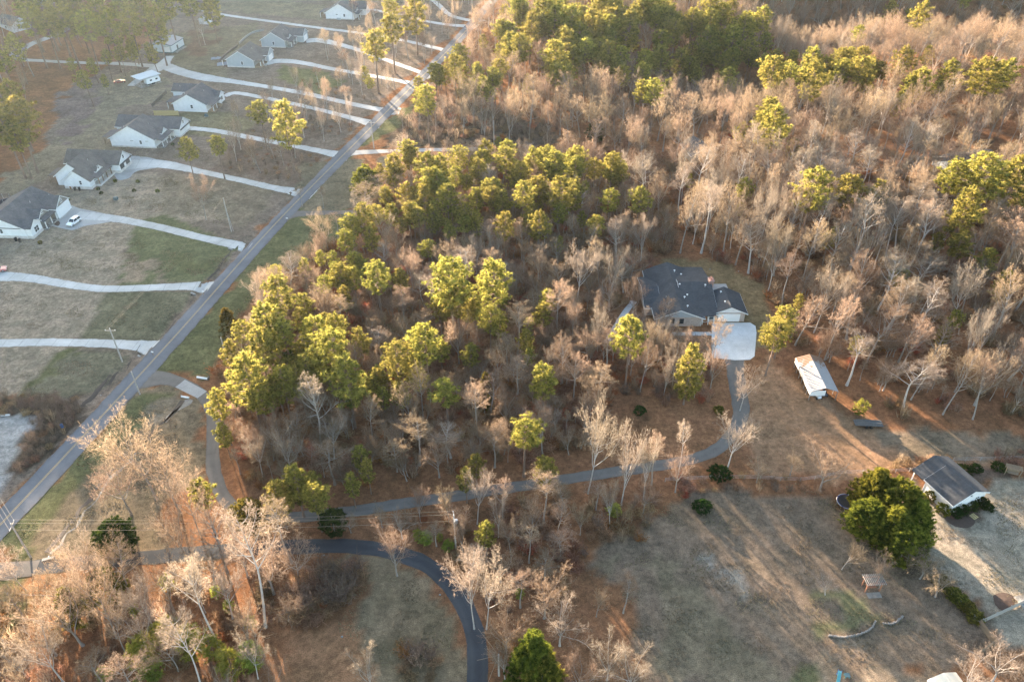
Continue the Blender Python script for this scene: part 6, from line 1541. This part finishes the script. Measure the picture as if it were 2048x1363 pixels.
def name_rows(rows, noun, grp, far_noun):
    """rows: (x, y, z of crown centre); gives each a label that singles it out"""
    px = [proj(*r) for r in rows]
    key = {}
    for i, p in enumerate(px):
        j = min(range(len(LW)), key=lambda q: (p[0] - LW[q][1][0]) ** 2 + (p[1] - LW[q][1][1]) ** 2)
        dx, dy = p[0] - LW[j][1][0], p[1] - LW[j][1][1]
        side = ('right of' if dx > 0 else 'left of') if abs(dx) > abs(dy) else ('below' if dy > 0 else 'above')
        key.setdefault((j, side), []).append((dx * dx + dy * dy, i))
    lab = {}
    for (j, side), L in key.items():
        L.sort()
        for k, (_, i) in enumerate(L):
            if len(L) == 1: lab[i] = ('only %s directly %s %s' % (noun, side, LW[j][0]), grp)
            elif k < 29: lab[i] = ('%s, %s %s %s' % (noun, ORD[k], side, LW[j][0]), grp)
            else: lab[i] = ('%s well %s %s, past the nearest ones' % (far_noun, side, LW[j][0]), '%s %s %s' % (grp, side, LW[j][0]))
    return lab
auto = [i for i in single if not bare_rows[i][5]]
labs = name_rows([(bare_rows[i][0], bare_rows[i][1], tz(*bare_rows[i][:2]) + 0.6 * bare_rows[i][2]) for i in auto], 'bare hardwood', 'bare winter hardwoods', 'bare hardwood')
labmap = {i: labs[k] for k, i in enumerate(auto)}
r3 = random.Random(77)
for i in sorted(single):
    x, y, H, W, pi, lab = bare_rows[i]
    l, g = (lab, 'bare winter hardwoods') if lab else labmap[i]
    plant('bare_tree', BARE[pi], x, y, H, W, r3.uniform(0, 6.28), l, 'tree', g, (r3.gauss(0, 0.03), r3.gauss(0, 0.03)))
rest = [bare_rows[i] for i in range(len(bare_rows)) if i not in single]
if rest:
    scatter('distant_bare_woods', 'far grey-tan leafless woods merging into one mass', [merged(BARE[k], 'bare_source') for k in (0, 1, 2, 3, 4, 5, 6, 7, 8, 9, 10)],
            [(r[0], r[1], tz(r[0], r[1]) - 0.05) for r in rest], [(r[3] / BARE[r[4]]['W'], r[3] / BARE[r[4]]['W'], r[2] / BARE[r[4]]['H']) for r in rest],
            RNG.uniform(0, 6.28, len(rest)), [r[4] for r in rest], 'woods')
order = sorted(range(len(pine_rows)), key=lambda i: -view_size(*pine_rows[i]))
ones = [pine_rows[i] for i in sorted(order[:300])]; others = [pine_rows[i] for i in order[300:]]
labs = name_rows([(r[0], r[1], tz(r[0], r[1]) + 0.74 * r[2]) for r in ones], 'yellow-green pine', 'yellow-green pines', 'yellow-green pine')
for i, (x, y, H, W) in enumerate(ones):
    plant('pine_tree', PINES[r3.randrange(len(PINES))] if H > 13 else PINES[5], x, y, H, W, r3.uniform(0, 6.28), labs[i][0], 'tree', labs[i][1])
if others:
    scatter('distant_pine_woods', 'small far pines filling in the green belt near the top', [join_mesh(PINES[k], 'pine_source') for k in (0, 3, 5)],
            [(r[0], r[1], tz(r[0], r[1]) - 0.05) for r in others], [(r[3] / 8.0, r[3] / 8.0, r[2] / 22.0) for r in others], RNG.uniform(0, 6.28, len(others)), RNG.integers(0, 3, len(others)), 'woods')

# woods beyond the left and top edges of the view, unseen, set there to keep the low sun off the lots
pw = [(-470, 300), (-196, 250), (-190, 330), (-215, 400), (-250, 450), (-150, 480), (-100, 500), (-110, 620), (60, 640), (90, 500), (330, 500), (420, 640), (-470, 760)]
pts = [p for p in poisson(pw, 6.6, 16000, trees, 900, 1.5) if view_size(p[0], p[1], 18, 7) == 0.0]
src = [join_mesh(PINES[k], 'pine_source') for k in (0, 2, 3)] + [merged(BARE[k], 'bare_source') for k in (0, 4)]
scatter('surrounding_woods', 'unseen pines and bare trees past the left and top edges, shading the lots', src,
        [(x, y, tz(x, y) - 0.05) for x, y in pts], [(RNG.uniform(0.9, 1.2),) * 3 for _ in pts], RNG.uniform(0, 6.28, len(pts)), RNG.choice([0, 1, 2, 0, 1, 3, 4], len(pts)), 'woods')

# undergrowth
UND = [bush_mesh(201, 2.4, 3.0, 40, M['brush']), bush_mesh(202, 1.6, 2.6, 40, M['brush']), bush_mesh(203, 3.2, 2.8, 36, M['brush_grey']), bush_mesh(204, 2.0, 2.6, 30, M['brush_red'], leaf=120),
       bush_mesh(205, 4.2, 2.6, 26, M['twig'], 0.022), bush_mesh(206, 1.1, 2.4, 46, M['brush'], leaf=60)]
def clump(items, name):
    """several shapes (mesh, x, y, scale xy, scale z, turn) joined into one source shape"""
    V, Fs, A, MI, mats, n = [], [], [], [], [], 0
    for me, x, y, sxy, sz, rz in items:
        v = np.empty(len(me.vertices) * 3, np.float32); me.vertices.foreach_get('co', v); v = v.reshape(-1, 3)
        c_, s_ = math.cos(rz) * sxy, math.sin(rz) * sxy
        V.append(np.stack([v[:, 0] * c_ - v[:, 1] * s_ + x, v[:, 0] * s_ + v[:, 1] * c_ + y, v[:, 2] * sz], 1))
        Fs += [tuple(i + n for i in p.vertices) for p in me.polygons]; n += len(v)
        a = np.empty(len(me.polygons), np.float32); me.attributes['v'].data.foreach_get('value', a); A.append(np.clip(a + random.uniform(-.15, .15), 0, 1))
        mi = np.empty(len(me.polygons), np.int32); me.polygons.foreach_get('material_index', mi)
        mp_ = []
        for m_ in me.materials:
            if m_ not in mats: mats.append(m_)
            mp_.append(mats.index(m_))
        MI.append(np.array(mp_)[mi])
    return mesh_np(name, np.concatenate(V), Fs, mats, False, np.concatenate(MI), np.concatenate(A))
def brush_patches(name, label, pg, wts, smin, smax, seed, dens=1.9):
    rg = random.Random(seed); pw_ = np.array(wts) / sum(wts); src_ = []
    for _ in range(7):
        it = []
        for k in range(7):
            q = rg.uniform(smin, smax); t = rg.uniform(0, 6.28); r_ = 2.9 * math.sqrt((k + rg.random()) / 7)
            it.append((UND[int(RNG.choice(len(UND), p=pw_))], r_ * math.cos(t), r_ * math.sin(t), q * rg.uniform(0.8, 1.3), q, rg.uniform(0, 6.28)))
        src_.append(clump(it, 'brush_source'))
    pw = poly(pg); a = np.array(pw); area = float(np.prod(a.max(0) - a.min(0)))
    P = poisson(pw, dens * 2.3, int(area / (dens * 2.3) ** 2 * 5), None, seed, 2.6)
    n = len(P); s = RNG.uniform(0.85, 1.15, n)
    return scatter(name, label, src_, [(x, y, tz(x, y) - 0.02) for x, y in P], np.stack([s, s, s], 1), RNG.uniform(0, 6.28, n), RNG.integers(0, 7, n), 'undergrowth')
def brush(name, label, zones, wts, smin=0.6, smax=1.4, seed=3, pad=0.6):
    P = []
    for k, (pg, sp) in enumerate(zones):
        pw = poly(pg); a = np.array(pw); area = float(np.prod(a.max(0) - a.min(0)))
        P += poisson(pw, sp, int(area / (sp * sp) * 4), None, seed * 50 + k, pad)
    n = len(P)
    s = RNG.uniform(smin, smax, n)
    return scatter(name, label, UND, [(x, y, tz(x, y) - 0.02) for x, y in P], np.stack([s * RNG.uniform(0.8, 1.3, n), s * RNG.uniform(0.8, 1.3, n), s], 1), RNG.uniform(0, 6.28, n), RNG.choice(len(UND), n, p=np.array(wts) / sum(wts)), 'undergrowth')
def saplings(name, label, zones, seed):
    P = []
    for k, (pg, sp) in enumerate(zones):
        pw = poly(pg); a = np.array(pw); area = float(np.prod(a.max(0) - a.min(0)))
        P += poisson(pw, sp, int(area / (sp * sp) * 4), None, seed * 50 + k, 2.8)
    n = len(P); rg = random.Random(seed); src_ = []
    base = [merged(BARE[k], 'sapling_source') for k in (4, 6, 5)]; hh = [BARE[k]['H'] for k in (4, 6, 5)]
    for _ in range(4):
        it = []
        for j in range(4):
            k = rg.randrange(3); h_ = rg.uniform(4.0, 7.5); t = rg.uniform(0, 6.28); r_ = 3.4 * math.sqrt((j + rg.random()) / 4)
            it.append((base[k], r_ * math.cos(t), r_ * math.sin(t), h_ / hh[k] * 1.35, h_ / hh[k], rg.uniform(0, 6.28)))
        src_.append(clump(it, 'sapling_source'))
    scatter(name, label, src_, [(x, y, tz(x, y) - 0.03) for x, y in P], [(q, q, q) for q in RNG.uniform(0.85, 1.15, n)], RNG.uniform(0, 6.28, n), RNG.integers(0, 4, n), 'saplings')
saplings('sapling_thicket', 'thicket of thin leafless saplings filling the central woods', [(ZONES[0][1], 6.2)], 31)
saplings('sapling_thicket', 'thicket of thin leafless saplings filling the right-hand woods', [(ZONES[1][1], 9.0)], 32)
brush_patches('undergrowth', 'brown leafless undergrowth under the central woods', ZONES[0][1], (5, 5, 1, 2.0, 3, 3), 0.6, 1.5, 301, 1.95)
brush_patches('undergrowth', 'brown leafless undergrowth under the right-hand woods', ZONES[1][1], (4, 4, 2, 1.0, 4, 2), 0.6, 1.4, 302, 2.9)
brush_patches('undergrowth', 'brown undergrowth in the lower left woods', ZONES[3][1], (4, 4, 1, 2, 3, 3), 0.6, 1.3, 303, 2.7)
brush_patches('undergrowth', 'brown undergrowth along the strip between the two lanes', ZONES[4][1], (4, 3, 2, 2, 2, 3), 0.6, 1.4, 304, 1.9)
brush_patches('undergrowth', 'brown undergrowth among the trees in front of the brick house', [z for z in ZONES if z[0] == 'house front'][0][1], (4, 3, 2, 3, 3, 3), 0.6, 1.3, 305, 1.9)
brush('undergrowth', 'grey undergrowth of the far woods', [(ZONES[2][1], 6.0)], (2, 2, 5, 0.5, 4, 1), 0.9, 1.7)
brush('thicket', 'dark bramble thicket inside the dark lane bend', [([(590,1180),(640,1145),(710,1140),(725,1165),(680,1215),(620,1250),(585,1240)], 0.85)], (3, 4, 6, 0.6, 0, 3), 1.1, 1.7)
brush('thicket', 'dark brush strip between the gravel lot and the road', [([(0,790),(150,795),(165,815),(130,870),(60,940),(35,950),(30,930),(70,860),(60,830),(0,830)], 1.4)], (1, 2, 6, 0, 1, 1), 0.6, 1.0)
brush('thicket', 'tan grass thicket along the far side of the garage lawn', [([(1770,930),(1830,915),(1900,905),(1910,920),(1830,940),(1775,945)], 1.3), ([(1990,910),(2100,890),(2100,935),(2000,930)], 1.4)], (6, 4, 0, 0.5, 3, 3), 0.6, 1.0)
brush('thicket', 'rust and grey shrubs along the upper border of the big yard', [([(1380,960),(1520,945),(1660,965),(1660,990),(1500,985),(1390,995)], 2.0)], (3, 3, 3, 2, 2, 3), 0.5, 1.0)
brush('thicket', 'grey roadside brush beside the gravel lane', [([(800,250),(870,215),(980,240),(1100,275),(1050,288),(800,292)], 3.0)], (1, 1, 6, 0.3, 3, 0), 0.8, 1.5)
brush('thicket', 'dry brush between the roadside lots', [([(480,255),(600,290),(660,300),(600,360),(520,360),(440,330)], 3.2), ([(590,190),(700,215),(760,218),(770,200),(690,180),(600,160)], 3.4), ([(560,215),(640,230),(720,245),(690,275),(600,265)], 3.2)], (3, 3, 4, 0.3, 2, 1), 0.4, 0.9)
brush('thicket', 'orange bush pile at the bottom right of the dark lane bend', [([(800,1290),(870,1300),(880,1363),(800,1390)], 1.5)], (2, 2, 3, 4, 1, 3), 0.9, 1.4)

# dry grass tufts over lawns and verges
def tuft_patch(seed):
    g = np.random.default_rng(seed); c = np.concatenate([g.uniform(-3.2, 3.2, (230, 2)), np.zeros((230, 1))], 1)
    c = c[np.hypot(c[:, 0], c[:, 1]) < 3.3]
    v, f, a = blades(c, 5, 0.22, 0.11, g, 1.0)
    return mesh_np('grass_tufts', v, f, M['dry_grass'], attr=a)
TUFTS = [tuft_patch(k) for k in range(4)]
def tufts(label, pgs, sp, seed):
    P = []
    for k, pg in enumerate(pgs):
        pw = poly(pg); a = np.array(pw); area = float(np.prod(a.max(0) - a.min(0)))
        P += poisson(pw, sp, int(area / (sp * sp) * 4), None, seed + k, 3.0)
    n = len(P); s = RNG.uniform(0.7, 1.1, n)
    scatter('dry_grass', label, TUFTS, [(x, y, tz(x, y) - 0.01) for x, y in P], np.stack([s, s, s * RNG.uniform(0.6, 1.3, n)], 1), RNG.uniform(0, 6.28, n), RNG.integers(0, 4, n), 'grass')
tufts('short dry grass over the big yard and the garage lawn', [[(1380,985),(1640,985),(1760,1100),(1850,1120),(1960,1245),(1930,1330),(1600,1400),(1330,1400),(1250,1200),(1180,1130),(1260,1070)], [(1850,1040),(1960,1050),(2048,980),(2048,1200),(1960,1235),(1870,1100)], [(640,1115),(770,1115),(860,1155),(915,1230),(930,1363),(760,1363),(700,1300),(730,1180)]], 5.0, 601)
tufts('short dry grass over the lots left of the road', [[(0,480),(140,390),(330,350),(460,400),(440,540),(380,650),(280,750),(20,800),(0,700)], [(130,300),(340,270),(460,330),(300,340)], [(20,1080),(290,780),(340,770),(405,810),(405,950),(330,1100),(60,1120)], [(460,640),(640,430),(700,430),(620,530),(470,700)]], 5.4, 651)

# ------------------------------------------------------------------ single evergreens, shrubs, young pines
def ever(px, hc, H, W, proto, name, label, cat='tree', grp=None):
    x, y = G(px[0], px[1], hc)
    return plant(name, proto, x, y, H, W, random.uniform(0, 6.28), label, cat, grp)
ROUND = dense_tree(51, 9.5, 7.6, 'round', 'cedar', 1300, 16, 0.6, 0.18)
BIG1 = dense_tree(52, 12, 7.5, 'cone', 'leyland', 3600, 18, 0.5, 0.12, up=1.0)
BIG2 = dense_tree(53, 12, 7.5, 'column', 'leyland', 3600, 18, 0.5, 0.12, up=1.0)
CONE = dense_tree(54, 15, 6.4, 'cone', 'leyland', 3000, 18, 0.5, 0.15, up=1.0)
BALL = dense_tree(55, 1.9, 2.0, 'ball', 'leyland', 420, 14, 0.22, 0.08)
DBALL = dense_tree(56, 1.6, 2.0, 'ball', 'dark_green', 420, 14, 0.22, 0.08)
FEATHER = pine(57, 16, 6.0, 0.1, 'pine', 110, 18)
ever((731, 360), 5, 10, 8, ROUND, 'round_tree', 'round olive-green tree standing alone on the grass by the stony creek')
ever((231, 1076), 3.5, 7.5, 6.6, CEDARS[2], 'cedar_tree', 'dark cedar standing alone on the lawn under the three wires')
ever((141, 1205), 5, 9, 5.0, CEDARS[1], 'cedar_tree', 'left golden-green cedar behind the lower left bare trees')
ever((207, 1172), 5, 9, 5.2, CEDARS[0], 'cedar_tree', 'right golden-green cedar behind the lower left bare trees')
ever((493, 1030), 4, 8, 5.6, CEDARS[0], 'cedar_tree', 'golden cedar beside the bend of the grey lane')
ever((665, 1042), 2.8, 5.5, 4.4, CEDARS[2], 'cedar_tree', 'small dark cedar between the grey lane and the three wires')
ever((457, 645), 4, 8.5, 4.4, CEDARS[1], 'cedar_tree', 'small cedar alone on the grass strip left of the west pines')
ever((972, 782), 5.5, 11, 3.2, CEDARS[1], 'cedar_tree', 'narrow brownish cedar in the middle of the central woods')
ever((590, 725), 4, 8, 5, CEDARS[2], 'cedar_tree', 'dark cedar hidden between the west pines')
ever((1193, 262), 4, 8, 6, CEDARS[2], 'round_tree', 'round dark green tree in front of the bare ridge trees at upper centre')
ever((505, 1025), 3, 6, 4, CEDARS[1], 'cedar_tree', 'small golden cedar just right of the one by the lane bend')
for k, (p, hc, H, W) in enumerate([((1748, 985), 5.5, 12, 7.5), ((1795, 1005), 6, 12, 7), ((1830, 1040), 5, 10.5, 6.6), ((1738, 1035), 4, 8.5, 6.4), ((1785, 1055), 4.5, 10, 7.5), ((1815, 1085), 4, 8.5, 6.5)]):
    ever(p, hc, H, W, (BIG1, BIG2)[k % 2], 'evergreen_tree', ['uppermost of the big dark evergreens behind the black trampoline', 'tall dark evergreen at the top right of the big evergreen clump', 'rightmost of the big dark evergreens, nearest the white garage', 'leftmost and smallest of the big dark evergreens', 'middle front tree of the big dark evergreen clump', 'lowest of the big dark evergreens, nearest the yard hedge'][k], 'tree', 'big dark evergreens by the white garage')
ever((1066, 1315), 8.5, 15.5, 6.6, CONE, 'evergreen_tree', 'tall dark conical evergreen at the bottom edge')
ever((1085, 1350), 5.5, 11, 5.5, BIG2, 'evergreen_tree', 'lower evergreen touching the conical one at the bottom edge')
ever((1378, 745), 9, 17, 6.4, FEATHER, 'feathery_pine', 'tall feathery green pine in front of the parking pad')
ever((1280, 819), 1, 2.2, 2.4, DBALL, 'shrub', 'round dark green shrub at the left of the sunlit clearing', 'shrub')
ever((1438, 818), 0.8, 1.6, 2.2, BALL, 'shrub', 'low olive shrub beside the grey lane in the clearing', 'shrub')
for k, (p, H, W, pr_, lb) in enumerate([((1862, 990), 2.2, 2.2, BALL, 'upper round golden shrub by the left wall of the white garage'), ((1888, 1018), 2.4, 2.3, BALL, 'lower round golden shrub at the front corner of the white garage'),
        ((1912, 1021), 2.0, 2.4, DBALL, 'first dark shrub along the front of the white garage'), ((1927, 1016), 2.0, 2.3, DBALL, 'second dark shrub along the front of the white garage'), ((1946, 1008), 2.0, 2.3, DBALL, 'third dark shrub along the front of the white garage'),
        ((1966, 1003), 2.2, 2.4, DBALL, 'fourth dark shrub at the right front corner of the white garage'), ((1978, 1010), 1.6, 2.0, DBALL, 'low dark shrub right of the garage corner'), ((1932, 935), 1.5, 2.6, DBALL, 'dark shrub behind the right side of the white garage'),
        ((1955, 932), 1.4, 2.2, DBALL, 'small dark shrub along the wire fence behind the garage'), ((2000, 930), 1.6, 2.6, DBALL, 'dark shrub left of the garden arbor'), ((1440, 945), 2.6, 4.0, DBALL, 'dark green shrub on the upper border of the big yard'),
        ((1405, 1010), 2.2, 3.2, DBALL, 'dark shrub at the corner of the big yard above the brush pile')]):
    ever(p, 1.0, H, W, pr_, 'shrub', lb, 'shrub')
for k, (p, H, W) in enumerate([((288, 1308), 9, 5.5), ((378, 1280), 8.5, 5), ((496, 1308), 8, 4.4), ((457, 1320), 6.5, 4.6), ((312, 1268), 6.5, 4), ((335, 1250), 5.5, 3.6), ((420, 1290), 7, 4), ((431, 1182), 3.5, 2.0), ((271, 1218), 4, 2.2), ((455, 1210), 3.5, 2.0), ((330, 1165), 4.5, 3), ((300, 1335), 6, 4), ((498, 1240), 3.5, 2.4), ((207, 1345), 3.5, 2.4)]):
    ever(p, H * 0.55, H, W, YOUNG[k % 2], 'young_pine', ['largest bright young pine at lower left', 'bright young pine right of the largest one', 'bright young pine at the foot of the tallest pale tree', 'low young pine left of the tallest pale tree foot', 'young pine above the largest one', 'thin young pine right above the largest one', 'young pine between the two slim pale trees', 'small bright young pine just below the dark lane', 'small young pine between cedars and pale trees', 'small young pine beside the tallest pale trunk', 'young pine near the dark lane right of the cedars', 'young pine at the bottom edge under the largest one', 'small young pine on the orange slope', 'small young pine near the bottom left corner'][k], 'tree', 'young pines at lower left')
for k, (p, H, W) in enumerate([((853, 1075), 3.5, 2.6), ((838, 1070), 3, 2.2), ((880, 1072), 2, 1.6), ((1720, 815), 4.5, 3.6), ((895, 1090), 2.4, 2.6), ((1040, 1187), 2.5, 2), ((1230, 1020), 3, 3)]):
    ever(p, H * 0.5, H, W, YOUNG[(k + 1) % 2], 'young_pine', ['bright young pine left of the transformer pole', 'second bright young pine left of the transformer pole', 'tiny young pine close to the transformer pole', 'young pine above the flat trailer', 'low evergreen at the transformer pole foot', 'tiny young pine among the strip of bare trees', 'small green pine below the forked white tree'][k], 'tree', 'scattered young pines')
# hedge below the big evergreens
for k, p in enumerate([(1905, 1185), (1922, 1200), (1938, 1215), (1950, 1230), (1880, 1160)]):
    ever(p, 0.9, 1.9, 2.6, CEDARS[0], 'hedge_shrub', ['second', 'third', 'fourth', 'lowest', 'uppermost'][k] + ' olive shrub of the hedge down to the grey fence', 'shrub', 'olive hedge shrubs')

for k, p in enumerate([(275, 362), (268, 380), (315, 381), (202, 385), (230, 361), (196, 377), (136, 398), (51, 381), (80, 484), (345, 288)]):
    ever(p, 0.5, 1.1, 1.2, DBALL if k % 2 else BALL, 'lawn_shrub', ['small shrub on the lawn just below the turning pad', 'small shrub lowest on the lawn below the turning pad', 'small shrub at the right of the lawn below the turning pad', 'shrub at the south corner of the second white house', 'shrub at the edge of the wide turning pad', 'shrub against the porch of the second white house', 'shrub behind the garage of the nearest white house', 'shrub left of the nearest white house roof', 'shrub at the front corner of the nearest white house', 'shrub at the front corner of the third white house'][k], 'shrub', 'small lawn shrubs')

# ------------------------------------------------------------------ winter haze, lit from behind by the low sun
hz = MB().box(-520, 520, -60, 900, -14, 125)
m, nt, out = new_mat('haze')
pv = nd(nt, 'ShaderNodeVolumePrincipled')
pv.inputs['Color'].default_value = (0.72, 0.87, 1.0, 1)
pv.inputs['Density'].default_value = 0.000028
pv.inputs['Anisotropy'].default_value = 0.68
nt.links.new(pv.outputs[0], out.inputs['Volume'])
m.cycles.volume_sampling = 'DISTANCE'
tag(hz.build('haze', m), 'thin pale winter haze hanging over the whole valley', kind='stuff')
